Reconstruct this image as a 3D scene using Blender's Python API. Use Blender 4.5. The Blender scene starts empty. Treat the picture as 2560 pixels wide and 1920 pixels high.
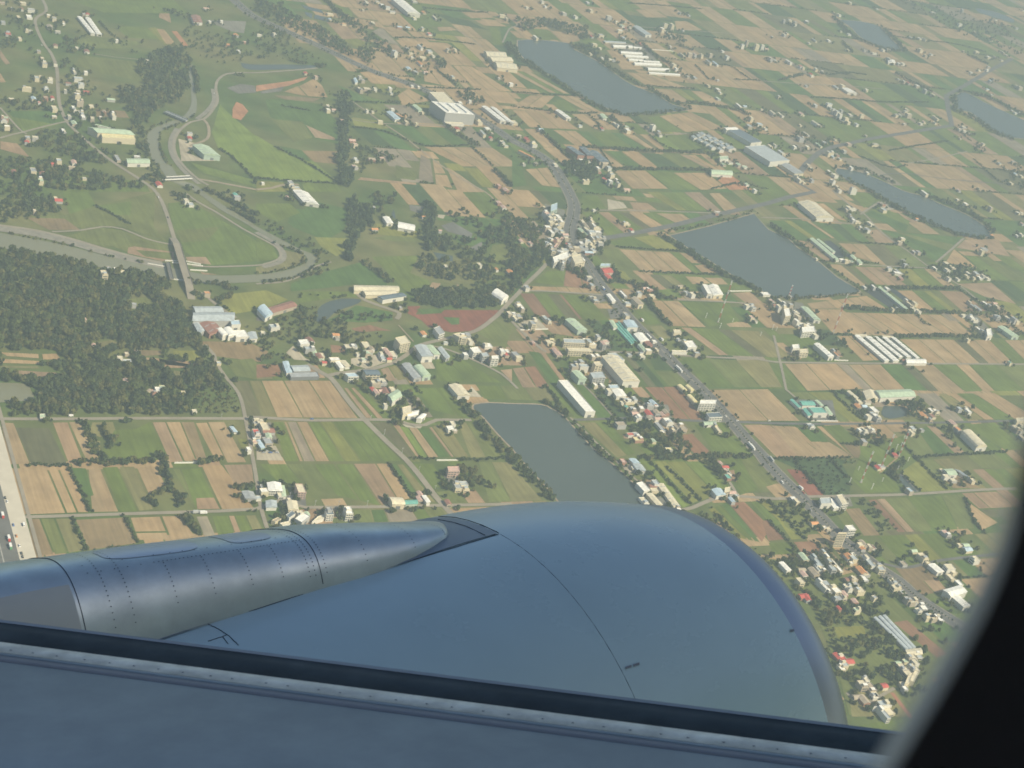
import bpy, math, random
import numpy as np
from mathutils import Vector, Matrix
random.seed(7); rng = np.random.default_rng(7)
S = bpy.context.scene
COL = S.collection
# ------------------------------------------------------------------ camera and the way from a photo pixel to the ground
ALT, FPX, PITCH, ROLL = 1000.0, 4000.0, math.radians(27.4), math.radians(15.4)
FW = np.array([0, math.cos(PITCH), -math.sin(PITCH)]); UP0 = np.array([0, math.sin(PITCH), math.cos(PITCH)]); R0 = np.array([1., 0, 0])
CR = math.cos(ROLL)*R0 + math.sin(ROLL)*UP0
CU = -math.sin(ROLL)*R0 + math.cos(ROLL)*UP0
EYE = np.array([0, 0, ALT])
def ray(x, y): return FW + CR*((x-1280)/FPX) + CU*((960-y)/FPX)
def G(x, y, z=0.0):
    d = ray(x, y); t = (z-ALT)/d[2]; p = EYE + d*t
    return np.array([p[0], p[1], z])
def proj(P):
    d = np.asarray(P, float) - EYE; z = d @ FW
    return np.array([1280 + FPX*(d @ CR)/z, 960 - FPX*(d @ CU)/z])
K = 640/2212
def T(t, x, y):                       # survey sheet (column, row) + sheet coordinates -> photo pixel
    if t == 9: return 630 + x*280/2212, 1190 + y*280/2212
    return (t % 10)*640 + x*K, (t//10)*480 + y*K
def TG(t, x, y, z=0.0): return G(*T(t, x, y), z)
cam_d = bpy.data.cameras.new('camera'); cam = bpy.data.objects.new('camera', cam_d); COL.objects.link(cam)
cam.matrix_world = Matrix(((CR[0], CU[0], -FW[0], EYE[0]), (CR[1], CU[1], -FW[1], EYE[1]), (CR[2], CU[2], -FW[2], EYE[2]), (0, 0, 0, 1)))
cam_d.sensor_width = 36; cam_d.lens = FPX/2560*36; cam_d.clip_start = 0.02; cam_d.clip_end = 60000
cam_d.dof.use_dof = True; cam_d.dof.focus_distance = 14; cam_d.dof.aperture_fstop = cam_d.lens/5.6
S.camera = cam
# ------------------------------------------------------------------ light
SUN_AZ, SUN_EL = math.radians(-22), math.radians(43)
w = bpy.data.worlds.new('World'); S.world = w; w.use_nodes = True
nt = w.node_tree; bg = nt.nodes['Background']; sky = nt.nodes.new('ShaderNodeTexSky'); sky.sky_type = 'NISHITA'; sky.sun_disc = False
sky.sun_elevation = SUN_EL; sky.sun_rotation = math.pi/2 - SUN_AZ; sky.altitude = 1000; sky.air_density = 1.0; sky.dust_density = 2.6; sky.ozone_density = 1.0
nt.links.new(sky.outputs[0], bg.inputs[0]); bg.inputs[1].default_value = 0.092
ld = bpy.data.lights.new('sun', 'SUN'); ld.energy = 5.0; ld.angle = math.radians(0.53); ld.color = (1.0, 0.885, 0.62)
lo = bpy.data.objects.new('sun', ld); COL.objects.link(lo)
sd = Vector((math.cos(SUN_EL)*math.cos(SUN_AZ), math.cos(SUN_EL)*math.sin(SUN_AZ), math.sin(SUN_EL)))
lo.rotation_euler = sd.to_track_quat('Z', 'Y').to_euler()
S.view_settings.view_transform = 'Standard'; S.view_settings.look = 'None'; S.view_settings.gamma = 1; S.view_settings.exposure = 0.66
S.cycles.use_denoising = True
S.cycles.volume_bounces = 0; S.cycles.max_bounces = 5; S.cycles.diffuse_bounces = 2; S.cycles.glossy_bounces = 2; S.cycles.transparent_max_bounces = 4
S.cycles.sample_clamp_indirect = 4; S.cycles.sample_clamp_direct = 0
# ------------------------------------------------------------------ materials
def mat(name, col, rough=0.8, metal=0.0, noise=0.0, scale=0.2, bump=0.0, bscale=2.0, spec=0.3, attr=None, island=0.0, detail=4.0, coords='Object'):
    m = bpy.data.materials.new(name); m.use_nodes = True; n = m.node_tree; L = n.links.new
    b = n.nodes['Principled BSDF']; b.inputs['Roughness'].default_value = rough; b.inputs['Metallic'].default_value = metal
    b.inputs['Specular IOR Level'].default_value = spec
    src = None
    if attr:
        a = n.nodes.new('ShaderNodeAttribute'); a.attribute_name = attr; src = a.outputs['Color']
    tc = n.nodes.new('ShaderNodeTexCoord')
    if noise > 0 or island > 0:
        val = None
        if noise > 0:
            nz = n.nodes.new('ShaderNodeTexNoise'); nz.inputs['Scale'].default_value = scale; nz.inputs['Detail'].default_value = detail; nz.inputs['Roughness'].default_value = 0.6
            L(tc.outputs[coords], nz.inputs['Vector'])
            mr = n.nodes.new('ShaderNodeMapRange'); mr.inputs[1].default_value = 0.25; mr.inputs[2].default_value = 0.75; mr.inputs[3].default_value = 1-noise; mr.inputs[4].default_value = 1+noise
            L(nz.outputs['Fac'], mr.inputs[0]); val = mr.outputs[0]
        if island > 0:
            g = n.nodes.new('ShaderNodeNewGeometry')
            mi = n.nodes.new('ShaderNodeMapRange'); mi.inputs[3].default_value = 1-island; mi.inputs[4].default_value = 1+island
            L(g.outputs['Random Per Island'], mi.inputs[0])
            if val is not None:
                mm = n.nodes.new('ShaderNodeMath'); mm.operation = 'MULTIPLY'; L(val, mm.inputs[0]); L(mi.outputs[0], mm.inputs[1]); val = mm.outputs[0]
            else: val = mi.outputs[0]
        vm = n.nodes.new('ShaderNodeVectorMath'); vm.operation = 'SCALE'
        if src is not None: L(src, vm.inputs[0])
        else: vm.inputs[0].default_value = col
        L(val, vm.inputs['Scale']); L(vm.outputs[0], b.inputs['Base Color'])
    elif src is not None: L(src, b.inputs['Base Color'])
    else: b.inputs['Base Color'].default_value = (*col, 1)
    if bump > 0:
        nb = n.nodes.new('ShaderNodeTexNoise'); nb.inputs['Scale'].default_value = bscale; L(tc.outputs['Object'], nb.inputs['Vector'])
        bp = n.nodes.new('ShaderNodeBump'); bp.inputs['Strength'].default_value = bump; L(nb.outputs['Fac'], bp.inputs['Height']); L(bp.outputs[0], b.inputs['Normal'])
    return m
ROOFC = dict(W=(.84,.83,.79), C=(.66,.60,.45), G=(.46,.57,.42), T=(.16,.42,.36), E=(.36,.38,.40), S=(.13,.17,.21), R=(.50,.10,.08), B=(.30,.15,.115),
             O=(.62,.30,.13), L=(.46,.58,.68), P=(.58,.40,.34), N=(.40,.34,.26), Y=(.74,.66,.38), D=(.055,.075,.095), V=(.42,.47,.50))
ROOF = {k: mat('roof_sheet_'+k.lower(), c, 0.6, 0, 0.26, 0.22, spec=0.3, detail=8) for k, c in ROOFC.items()}
WALLC = dict(w=(.66,.64,.58), c=(.62,.55,.40), g=(.40,.40,.39), b=(.36,.20,.15), t=(.42,.52,.44), p=(.52,.38,.32), n=(.42,.36,.28), d=(.16,.17,.18))
WALL = {k: mat('wall_render_'+k, c, 0.85, 0, 0.12, 0.5) for k, c in WALLC.items()}
M_GLASSW = mat('dark_window', (.075,.085,.09), 0.3)
M_ASPH = mat('asphalt', (.125,.124,.120), 0.9, 0, 0.22, 0.06)
M_CONC = mat('pale_concrete', (.27,.24,.19), 0.9, 0, 0.16, 0.05)
M_DIRT = mat('dirt_track', (.30,.245,.175), 0.95, 0, 0.22, 0.06)
M_LEVEE = mat('levee_stone', (.23,.215,.18), 0.9, 0, 0.25, 0.12)
M_SLABC = mat('bright_concrete', (.52,.48,.40), 0.9, 0, .10, .05)
M_PAINT = mat('road_paint', (.36,.36,.34), 0.8)
def water_mat(name, col):
    m = mat(name, col, 0.22, 0, 0.08, 0.008, 0.25, 0.5, spec=0.38); return m
M_WATER = water_mat('pond_water', (.066,.088,.082)); M_RIVER = water_mat('river_water', (.195,.195,.125))
M_FIELD = mat('field_soil', (1,1,1), 0.95, 0, 0.27, 0.028, attr='soil', detail=6, spec=0.1)
M_LEAF = mat('foliage', (.104,.132,.044), 0.8, 0, 0.35, 0.06, island=0.42, spec=0.15)
M_LEAF2 = mat('foliage_olive', (.150,.150,.050), 0.8, 0, 0.3, 0.06, island=0.42, spec=0.15)
M_LEAF3 = mat('foliage_dark', (.074,.104,.044), 0.8, 0, 0.3, 0.06, island=0.42, spec=0.15)
for m_ in (M_LEAF, M_LEAF2, M_LEAF3):
    n_ = m_.node_tree; pb = n_.nodes['Principled BSDF']; tl = n_.nodes.new('ShaderNodeBsdfTranslucent'); mx = n_.nodes.new('ShaderNodeMixShader'); mx.inputs[0].default_value = .45
    n_.links.new(pb.inputs['Base Color'].links[0].from_socket, tl.inputs['Color']); n_.links.new(pb.outputs[0], mx.inputs[1]); n_.links.new(tl.outputs[0], mx.inputs[2]); n_.links.new(mx.outputs[0], n_.nodes['Material Output'].inputs['Surface'])
M_BARK = mat('bark', (.10,.075,.05), 0.9)
M_RED = mat('mast_red', (.55,.10,.07), 0.6); M_WHITE = mat('mast_white', (.80,.80,.77), 0.6); M_STEEL = mat('galvanised_steel', (.55,.56,.56), 0.5, 0.3)
# ------------------------------------------------------------------ mesh helpers
class MB:
    def __init__(s): s.v = []; s.f = []; s.mi = []; s.mats = []
    def _m(s, m):
        if m not in s.mats: s.mats.append(m)
        return s.mats.index(m)
    def face(s, pts, m):
        i = len(s.v); s.v += [tuple(map(float, p)) for p in pts]; s.f.append(tuple(range(i, i+len(pts)))); s.mi.append(s._m(m))
    def prism(s, base, z0, z1, m, mt=None, bottom=False):    # base: list of xy (ccw or cw), vertical walls + top
        b = [np.asarray(p[:2], float) for p in base]
        ar = sum(b[i][0]*b[(i+1) % len(b)][1]-b[(i+1) % len(b)][0]*b[i][1] for i in range(len(b)))
        if ar < 0: b = b[::-1]
        n = len(b)
        for i in range(n):
            p, q = b[i], b[(i+1) % n]
            s.face([(*p, z0), (*q, z0), (*q, z1), (*p, z1)], m)
        s.face([(*p, z1) for p in b], mt or m)
        if bottom: s.face([(*p, z0) for p in b[::-1]], m)
    def obox(s, c, ax, ay, hx, hy, z0, z1, m, mt=None):
        c = np.asarray(c, float)[:2]; ax = np.asarray(ax)[:2]; ay = np.asarray(ay)[:2]
        s.prism([c-ax*hx-ay*hy, c+ax*hx-ay*hy, c+ax*hx+ay*hy, c-ax*hx+ay*hy], z0, z1, m, mt)
    def tube(s, a, b, r, m, n=5, r2=None):
        a = np.asarray(a, float); b = np.asarray(b, float); d = b-a; d = d/np.linalg.norm(d)
        e1 = np.cross(d, [0, 0, 1.]);
        if np.linalg.norm(e1) < 1e-3: e1 = np.array([1., 0, 0])
        e1 /= np.linalg.norm(e1); e2 = np.cross(d, e1); r2 = r if r2 is None else r2
        A = [a + r*(math.cos(t)*e1+math.sin(t)*e2) for t in np.linspace(0, 2*math.pi, n, endpoint=False)]
        B = [b + r2*(math.cos(t)*e1+math.sin(t)*e2) for t in np.linspace(0, 2*math.pi, n, endpoint=False)]
        for i in range(n): s.face([A[i], A[(i+1) % n], B[(i+1) % n], B[i]], m)
        s.face(B, m); s.face(A[::-1], m)
    def build(s, name, parent=None, org=None, smooth=False):
        me = bpy.data.meshes.new(name); v = np.array(s.v, float)
        if org is not None: v = v - np.asarray(org, float)
        me.from_pydata(v.tolist(), [], s.f)
        for m in s.mats: me.materials.append(m)
        me.polygons.foreach_set('material_index', s.mi)
        if smooth: me.polygons.foreach_set('use_smooth', [True]*len(s.f))
        me.update()
        o = bpy.data.objects.new(name, me); COL.objects.link(o)
        if parent is not None: o.parent = parent
        elif org is not None: o.location = org
        return o
def tag(o, label=None, cat=None, group=None, kind=None):
    if label: o['label'] = label
    if cat: o['category'] = cat
    if group: o['group'] = group
    if kind: o['kind'] = kind
    return o
def empty(name, loc):
    o = bpy.data.objects.new(name, None); COL.objects.link(o); o.location = tuple(map(float, loc)); o.empty_display_size = 1; return o
def smooth_line(P, step=12.0):
    P = [np.asarray(p, float)[:2] for p in P]
    if len(P) < 3: return P
    Q = [2*P[0]-P[1]] + P + [2*P[-1]-P[-2]]; out = []
    for i in range(1, len(Q)-2):
        a, b, c, d = Q[i-1:i+3]; n = max(2, int(np.linalg.norm(c-b)/step))
        for k in range(n):
            t = k/n
            out.append(0.5*((2*b)+(-a+c)*t+(2*a-5*b+4*c-d)*t*t+(-a+3*b-3*c+d)*t**3))
    out.append(P[-1]); return out
def normals(P):
    N = []
    for i in range(len(P)):
        d = P[min(i+1, len(P)-1)]-P[max(i-1, 0)]; d = d/(np.linalg.norm(d)+1e-9); N.append(np.array([-d[1], d[0]]))
    return N
def ribbon(mb, P, o0, o1, z, m, zz=None):
    N = normals(P)
    for i in range(len(P)-1):
        a, b, c, d = P[i]+N[i]*o0, P[i+1]+N[i+1]*o0, P[i+1]+N[i+1]*o1, P[i]+N[i]*o1
        q = [(*a, z), (*b, z), (*c, z), (*d, z)]
        mb.face(q if o1 > o0 else q[::-1], m)
def pip(x, y, poly):
    poly = np.asarray(poly); n = len(poly); ins = False; j = n-1
    for i in range(n):
        if (poly[i][1] > y) != (poly[j][1] > y) and x < (poly[j][0]-poly[i][0])*(y-poly[i][1])/(poly[j][1]-poly[i][1])+poly[i][0]: ins = not ins
        j = i
    return ins
def pips(X, Y, poly):
    poly = np.asarray(poly, float); ins = np.zeros(X.shape, bool); j = len(poly)-1
    for i in range(len(poly)):
        c = ((poly[i][1] > Y) != (poly[j][1] > Y)) & (X < (poly[j][0]-poly[i][0])*(Y-poly[i][1])/(poly[j][1]-poly[i][1]+1e-12)+poly[i][0])
        ins ^= c; j = i
    return ins
def sheets(t, pts): return [TG(t, *p)[:2] for p in pts]
# ------------------------------------------------------------------ the land: base ground, fields
AA, AB = math.radians(122.5), math.radians(30.8)
EA = np.array([math.cos(AA), math.sin(AA)]); EB = np.array([math.cos(AB), math.sin(AB)])
SOIL = dict(t=(.350,.248,.138), p=(.305,.212,.132), k=(.250,.210,.155), g=(.118,.158,.036), G=(.082,.138,.036), y=(.195,.200,.050), Y=(.155,.208,.044),
            o=(.188,.174,.074), d=(.124,.120,.060), f=(.060,.094,.034), b=(.245,.138,.084), r=(.222,.128,.080), R=(.235,.090,.060), m=(.225,.166,.092), s=(.30,.26,.19),
            c=(.41,.365,.28), a=(.17,.165,.15), O=(.40,.20,.11), D=(.05,.06,.068), x=(.19,.185,.158), n=(.138,.158,.050))
class FieldMesh:
    def __init__(s): s.v = []; s.f = []; s.c = []
    def poly(s, pts, col, z):
        pts = [np.asarray(p[:2], float) for p in pts]
        ar = sum(pts[i][0]*pts[(i+1) % len(pts)][1]-pts[(i+1) % len(pts)][0]*pts[i][1] for i in range(len(pts)))
        if ar < 0: pts = pts[::-1]
        i = len(s.v); s.v += [(p[0], p[1], z) for p in pts]; s.f.append(tuple(range(i, i+len(pts)))); s.c.append(col)
    def build(s, name, m):
        me = bpy.data.meshes.new(name); me.from_pydata(s.v, [], s.f); me.materials.append(m)
        ca = me.color_attributes.new('soil', 'FLOAT_COLOR', 'CORNER')
        arr = np.concatenate([np.tile((*c, 1.0), (len(f), 1)) for f, c in zip(s.f, s.c)]).astype(np.float32)
        ca.data.foreach_set('color', arr.ravel()); me.update()
        o = bpy.data.objects.new(name, me); COL.objects.link(o); o['kind'] = 'structure'; return o
def jit(c, a=0.09):
    k = 1+random.uniform(-a, a); h = random.uniform(-a, a)*0.35
    return (c[0]*k*(1+h), c[1]*k, c[2]*k*(1-h))
FLD = FieldMesh(); MANUAL = []; ZC = [0, 0]
def shrink(q, d):
    q = [np.asarray(p, float) for p in q]; c = sum(q)/len(q); out = []
    n = len(q)
    ar = sum(q[i][0]*q[(i+1) % n][1]-q[(i+1) % n][0]*q[i][1] for i in range(n)); sg = 1 if ar > 0 else -1
    for i in range(n):
        a, b, cc = q[i-1], q[i], q[(i+1) % n]
        e1 = (b-a)/(np.linalg.norm(b-a)+1e-9); e2 = (cc-b)/(np.linalg.norm(cc-b)+1e-9)
        n1 = sg*np.array([-e1[1], e1[0]]); n2 = sg*np.array([-e2[1], e2[0]])
        k = n1+n2; k = k/max(0.6, (1+n1@n2)); out.append(b+k*d)
    return out
def strip(q, code, z, gap=0.9):
    q = shrink(q, gap); base = jit(SOIL[code])
    # cut a long strip into two or three lots of nearly the same soil, split lengthwise into faint bands
    n = random.choice([1, 2, 2, 3]); tl, tr, br, bl = q
    ks = np.linspace(0, 1, n+1)
    for i in range(n):
        a, b = ks[i], ks[i+1]; c = jit(base, 0.045)
        FLD.poly([tl+(tr-tl)*a, tl+(tr-tl)*b, bl+(br-bl)*b, bl+(br-bl)*a], c, z)
def block(t, pts, codes, z=0.08):
    ZC[0] += 1; z = 0.05+0.0004*ZC[0]
    q = [TG(t, *p)[:2] for p in pts]; MANUAL.append(q)
    cs = [(c[0], float(c[1:] or 1)) for c in codes.split()]; tot = sum(k for _, k in cs); a = 0
    for c, k in cs:
        b = a+k/tot
        strip([q[0]+(q[1]-q[0])*a, q[0]+(q[1]-q[0])*b, q[3]+(q[2]-q[3])*b, q[3]+(q[2]-q[3])*a], c, z); a = b
def patch(t, pts, code, z=0.10, man=True):
    ZC[1] += 1; z = 0.22+0.0004*ZC[1]
    q = [TG(t, *p)[:2] for p in pts]
    if man: MANUAL.append(q)
    FLD.poly(shrink(q, 0.6) if len(q) == 4 else q, jit(SOIL[code]), z)
def BL(t, s):           # several blocks of one sheet: "x,y x,y x,y x,y : codes"
    for line in s.strip().splitlines():
        p, c = line.split(':'); block(t, [tuple(map(float, q.split(','))) for q in p.split()], c.strip())
def PT(t, s, z=0.10):
    for i, line in enumerate(s.strip().splitlines()):
        p, c = line.split(':'); patch(t, [tuple(map(float, q.split(','))) for q in p.split()], c.strip(), z + 0.0004*i)
BL(20, '''0,330 122,335 265,690 70,700 : t
122,372 430,378 592,700 268,700 : d
450,330 588,328 727,680 590,690 : p
588,325 692,325 872,668 738,652 : t
1312,328 1430,326 1590,672 1468,680 : p
1430,326 1560,326 1702,670 1592,672 : t
1560,326 1680,326 1790,640 1700,670 : m
1685,335 1790,330 1952,655 1850,650 : t
1790,325 1940,325 2135,680 1962,682 : t
95,725 405,725 572,1118 185,1132 : t
408,725 500,725 670,1112 576,1118 : t
502,725 600,725 772,1112 672,1112 : t
760,732 870,728 1030,1106 790,1110 : t
876,718 1020,712 1195,1102 1040,1106 : g
1024,712 1164,710 1330,1085 1198,1100 : o
1172,712 1360,708 1440,890 1285,960 : t
1560,735 1730,722 1900,1075 1690,1085 : g
1735,702 1920,698 2205,1080 1915,1085 : t
1925,696 2180,690 2205,890 2040,900 : p
230,1162 345,1160 470,1475 290,1490 : m
345,1160 470,1160 590,1465 470,1475 : n
472,1160 622,1158 735,1440 592,1465 : o
645,1170 1090,1148 1185,1380 765,1440 : m
1122,1152 1385,1142 1440,1275 1165,1280 : t
1168,1284 1442,1280 1470,1345 1190,1352 : t
1392,1140 1560,1138 1690,1315 1475,1345 : t
1690,1142 1795,1138 1870,1312 1760,1316 : s
1830,1140 2212,1130 2290,1285 1880,1310 : g1.5 p.6 g1 o1''')
PT(20, '''800,332 975,330 1005,420 860,460 770,420 : o
990,400 1175,390 1290,330 1300,330 1440,620 1330,670 980,690 870,600 : g
612,722 745,728 815,965 705,985 : G
785,500 870,490 870,600 830,590 : o
1690,985 1850,980 1905,1082 1700,1085 : p
1490,735 1555,735 1690,1085 1640,1000 : n
2045,470 2140,480 2140,550 2080,550 : y''', .104)
BL(21, '''-193,-31 640,-31 885,298 -95,285 : d2 o1.6 t3 t3.4 t3
755,32 905,30 1190,302 950,296 : p1 g.6 p1 g1.4
140,325 935,322 1260,668 250,672 : g1.2 t.35 k1 t1.2 g1.3 y1.4 g1 g.9 g1.6
985,325 1230,330 1420,640 1320,640 : d2 p.8
1235,365 1310,368 1490,638 1425,638 : Y
1315,375 1480,380 1680,632 1492,638 : t1 G1.1
1490,375 1640,330 1850,640 1685,632 : p.5 o2
1740,330 1895,325 2135,632 1852,640 : o2 n2
25,690 835,688 1078,1055 180,840 : g2 n2 g1.6 g1.4
838,686 1160,684 1335,990 1085,1052 : p1.5 t1
1168,690 1275,692 1560,1025 1350,1000 : G1 o1.4
1345,685 1530,685 1640,870 1530,910 : g
1550,930 1740,912 1820,1030 1630,1032 : n
1765,935 1900,912 1990,1030 1832,1032 : p
1920,672 2190,672 2480,1005 2010,1025 : n1.4 o2
842,1087 1600,1076 1690,1185 860,1200 : n1.2 G1 k2 g1 n1.2
1655,1072 2010,1058 2030,1110 1690,1115 : t
1385,30 1640,30 1862,308 1500,220 : g2 g1
1905,12 2490,10 2600,150 1965,130 : g2 n2 o2
1240,0 1330,0 1440,90 1290,120 : g''')
BL(11, '''1070,1530 1215,1490 1310,1620 1130,1640 : p1 o1
1545,1450 1705,1400 2130,1650 1560,1635 : g1 g1
0,1480 180,1490 240,1612 0,1625 : o1 g.6
1900,1215 2075,1110 2212,1180 2160,1360 : n
860,610 1000,690 1190,780 820,800 : g''')
BL(22, '''285,5 385,0 640,300 550,300 : g
545,0 610,0 885,290 745,300 : G
685,40 810,30 1010,285 905,290 : f
930,35 1120,22 1212,122 1000,112 : g1 p1
1142,25 1440,20 1680,316 1400,300 : b1 b1
570,330 840,328 1075,600 905,640 : o1.2 g1
1415,440 1560,428 1760,630 1600,632 : b
1565,345 1870,382 2130,620 1765,630 : g
1110,665 1330,665 1640,1000 1480,1075 : Y1 y1
1335,668 1640,665 1890,905 1645,1010 : y1 Y1
1830,655 2130,642 2300,860 1965,965 : g1 n1
1690,1085 1860,1020 2150,1370 1990,1340 : y1 g1 G1
1860,1022 2010,1016 2240,1240 2160,1370 : b
2060,1020 2190,1005 2420,1190 2250,1235 : g1 y1
1700,50 2212,42 2492,322 1945,318 : t1 t1
1665,2 2212,8 2212,40 1700,40 : G
1995,350 2160,348 2460,640 2290,640 : p''')
BL(23, '''-60,352 232,366 700,640 240,640 : p1 t1.3 t1.4
470,362 640,362 785,500 640,520 : g
645,522 785,504 905,640 752,642 : m
182,70 560,68 860,330 625,330 : n1.4 y2
1275,80 1450,78 1700,320 1545,330 : k
1465,80 1540,80 1870,308 1725,318 : o
1545,80 1960,78 2330,300 1875,310 : t1 g2 t2.4
860,1000 1010,988 1270,1278 1125,1285 : r1 p1
1000,990 1690,950 1790,1250 1280,1280 : n2 g3 n2
1700,1000 1990,1200 1840,1270 1790,1200 : t
930,1310 1640,1280 1860,1500 1190,1580 : g2 y1 g3
1140,760 1300,650 1590,920 1330,935 : y
1280,660 1560,640 1900,905 1590,920 : n1 o1
1200,440 1380,360 1620,600 1270,640 : n1 G1
1365,360 1440,358 1715,600 1620,608 : p
1685,350 1960,330 2212,560 2060,580 : g
480,360 620,350 780,480 620,510 : g
560,1080 790,1070 975,1310 720,1320 : n1 m1.4
0,1050 30,1040 300,1340 200,1350 : y1
-60,1180 0,1170 150,1345 0,1360 : b
0,1370 190,1360 290,1470 40,1480 : g
215,1362 380,1355 520,1470 300,1480 : b
400,1365 480,1362 690,1600 600,1600 : m''')
PT(23, '''40,372 230,378 440,628 260,632 : t
250,382 435,372 525,500 372,502 : G
362,506 530,502 752,640 480,640 : t
415,366 462,364 745,640 690,600 : t
155,735 275,740 500,965 345,965 : R
1090,1580 1390,1570 1480,1690 1200,1720 : m''', .104)
BL(33, '''1100,-60 1380,-80 1560,130 1330,170 : m1 p1
1090,330 1160,320 1560,600 1330,640 : r1 n.5 r1
1240,210 1300,180 1600,340 1560,350 : o''')
BL(13, '''140,1482 590,1482 830,1705 340,1720 : t2 t3
592,1482 690,1490 912,1712 832,1720 : k
692,1490 970,1488 1190,1710 914,1714 : t1 t1.6
972,1490 1240,1488 1480,1725 1192,1712 : G2 d1
1242,1488 1420,1488 1700,1725 1482,1730 : t
1422,1488 1620,1488 1860,1722 1704,1728 : g
1622,1488 1732,1488 1962,1720 1862,1722 : t
1734,1488 2212,1488 2480,1720 1964,1722 : g1 n1
0,1482 108,1482 150,1705 0,1705 : g
112,1482 135,1482 335,1720 155,1705 : g
592,1242 760,1240 992,1455 822,1462 : t1 t.7
1130,1270 2300,1280 2500,1490 1385,1478 : t2.4 t2 t2.4 d1.2 t1.4 t2 g2 t2 t2
60,1300 132,1300 300,1448 112,1442 : t
422,1032 1490,1060 1790,1250 745,1240 : t2 t1.5 t1.5 t1.5 t1.7 t2 t1.4 t1.5
1500,1112 1620,1110 1792,1250 1660,1240 : t
372,1012 640,1012 930,1220 560,1222 : t1 t1
332,962 850,895 1030,1010 375,1010 : t2 t1 t1 t1 t1
505,620 690,632 880,805 790,812 : t1.6 d.8
745,642 1000,650 1220,822 930,800 : p1 p1 p1
1122,662 1340,660 1530,822 1300,832 : y1 g1
1342,660 1422,668 1642,830 1532,824 : t
602,440 832,452 1032,640 745,560 : t1.5 t1.3
222,412 372,428 600,600 505,602 : p1 t.6
836,455 1160,466 1380,650 1030,642 : d1 n1
1632,792 1930,782 2152,972 1870,905 : p
1112,850 1242,850 1462,1040 1322,1042 : t
1244,850 1402,858 1662,1050 1470,1040 : g1 y.6
1472,850 1670,860 1900,1030 1690,1040 : p
0,242 362,252 582,400 232,410 : G2 y1 G2 t.5
405,262 722,280 900,450 605,422 : G1 f1 G1
852,332 960,322 1100,440 935,442 : p
835,192 940,122 1240,230 1190,350 : G1 g1
955,320 1195,352 1690,392 1455,605 : G2 n1 G1.5
1700,412 1990,414 2100,560 1625,482 : p
1605,492 1690,560 1812,660 1532,612 : t
1702,552 1900,560 2260,770 1930,760 : g1 n1
1640,660 1760,640 1930,780 1660,785 : n
120,120 190,110 390,260 300,250 : t
415,100 520,95 740,265 600,235 : t1 n.6
600,30 760,110 880,140 800,180 : t
700,0 1080,20 940,90 830,140 : g2 g1''')
BL(12, '''592,172 1235,178 1430,280 830,382 : g1.6 p1 g1 d.8 t1.3 g1.3
1240,182 1470,190 1550,242 1430,275 : t
1160,0 1480,0 1690,164 1432,160 : y1 g2
1482,0 1622,0 1830,180 1695,166 : p
1700,10 1792,8 1955,150 1850,180 : t
1012,86 1170,95 1262,158 1050,152 : p
602,30 740,30 822,150 592,152 : g
802,430 1222,368 1482,508 920,476 : g2 y1.4
922,492 1362,520 1582,708 1122,690 : t1.1 t1.2 t1.2
1364,520 1438,520 1642,708 1586,710 : g
1442,522 1532,532 1662,620 1552,616 : t
1572,632 1680,622 1800,702 1652,708 : t
762,492 910,490 1102,670 885,662 : n
885,672 970,682 1062,790 932,782 : y
1062,702 1490,726 1652,840 1232,850 : p1.2 d1 o1 g1.2
1492,728 1640,734 1722,792 1562,800 : t
1652,738 1810,742 1872,800 1745,802 : t
1204,850 1402,832 1482,920 1254,902 : g
1146,932 1440,942 1682,1170 1362,1160 : t1.1 t1.1
1452,946 1880,962 1972,1120 1702,1170 : g1 g1
1062,1022 1180,1032 1302,1140 1162,1152 : g
1902,872 2060,862 2172,960 2022,962 : p
1452,1168 2130,1202 2452,1440 1785,1410 : p.8 g2 d1 o2.2
1182,1162 1292,1152 1402,1260 1282,1272 : o
1455,1432 1930,1450 2150,1690 1685,1690 : g1 n1
1932,1452 2205,1445 2340,1690 2152,1690 : o
62,872 640,892 840,1112 210,1082 : r1.3 g1.2 d1 r.35 g2.2
302,682 682,662 802,860 182,782 : g1 b.7 b.7
232,1132 420,1102 540,1252 342,1222 : p
642,1112 840,1102 1100,1380 842,1370 : f1 G1
132,1372 292,1392 500,1670 332,1662 : G1 p.5
0,1522 202,1502 332,1690 90,1692 : p1 b1
972,1432 1082,1402 1332,1690 1182,1690 : d1 f1
1162,1392 1292,1400 1422,1540 1232,1542 : f
1232,1546 1430,1546 1532,1660 1352,1682 : n''')
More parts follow.
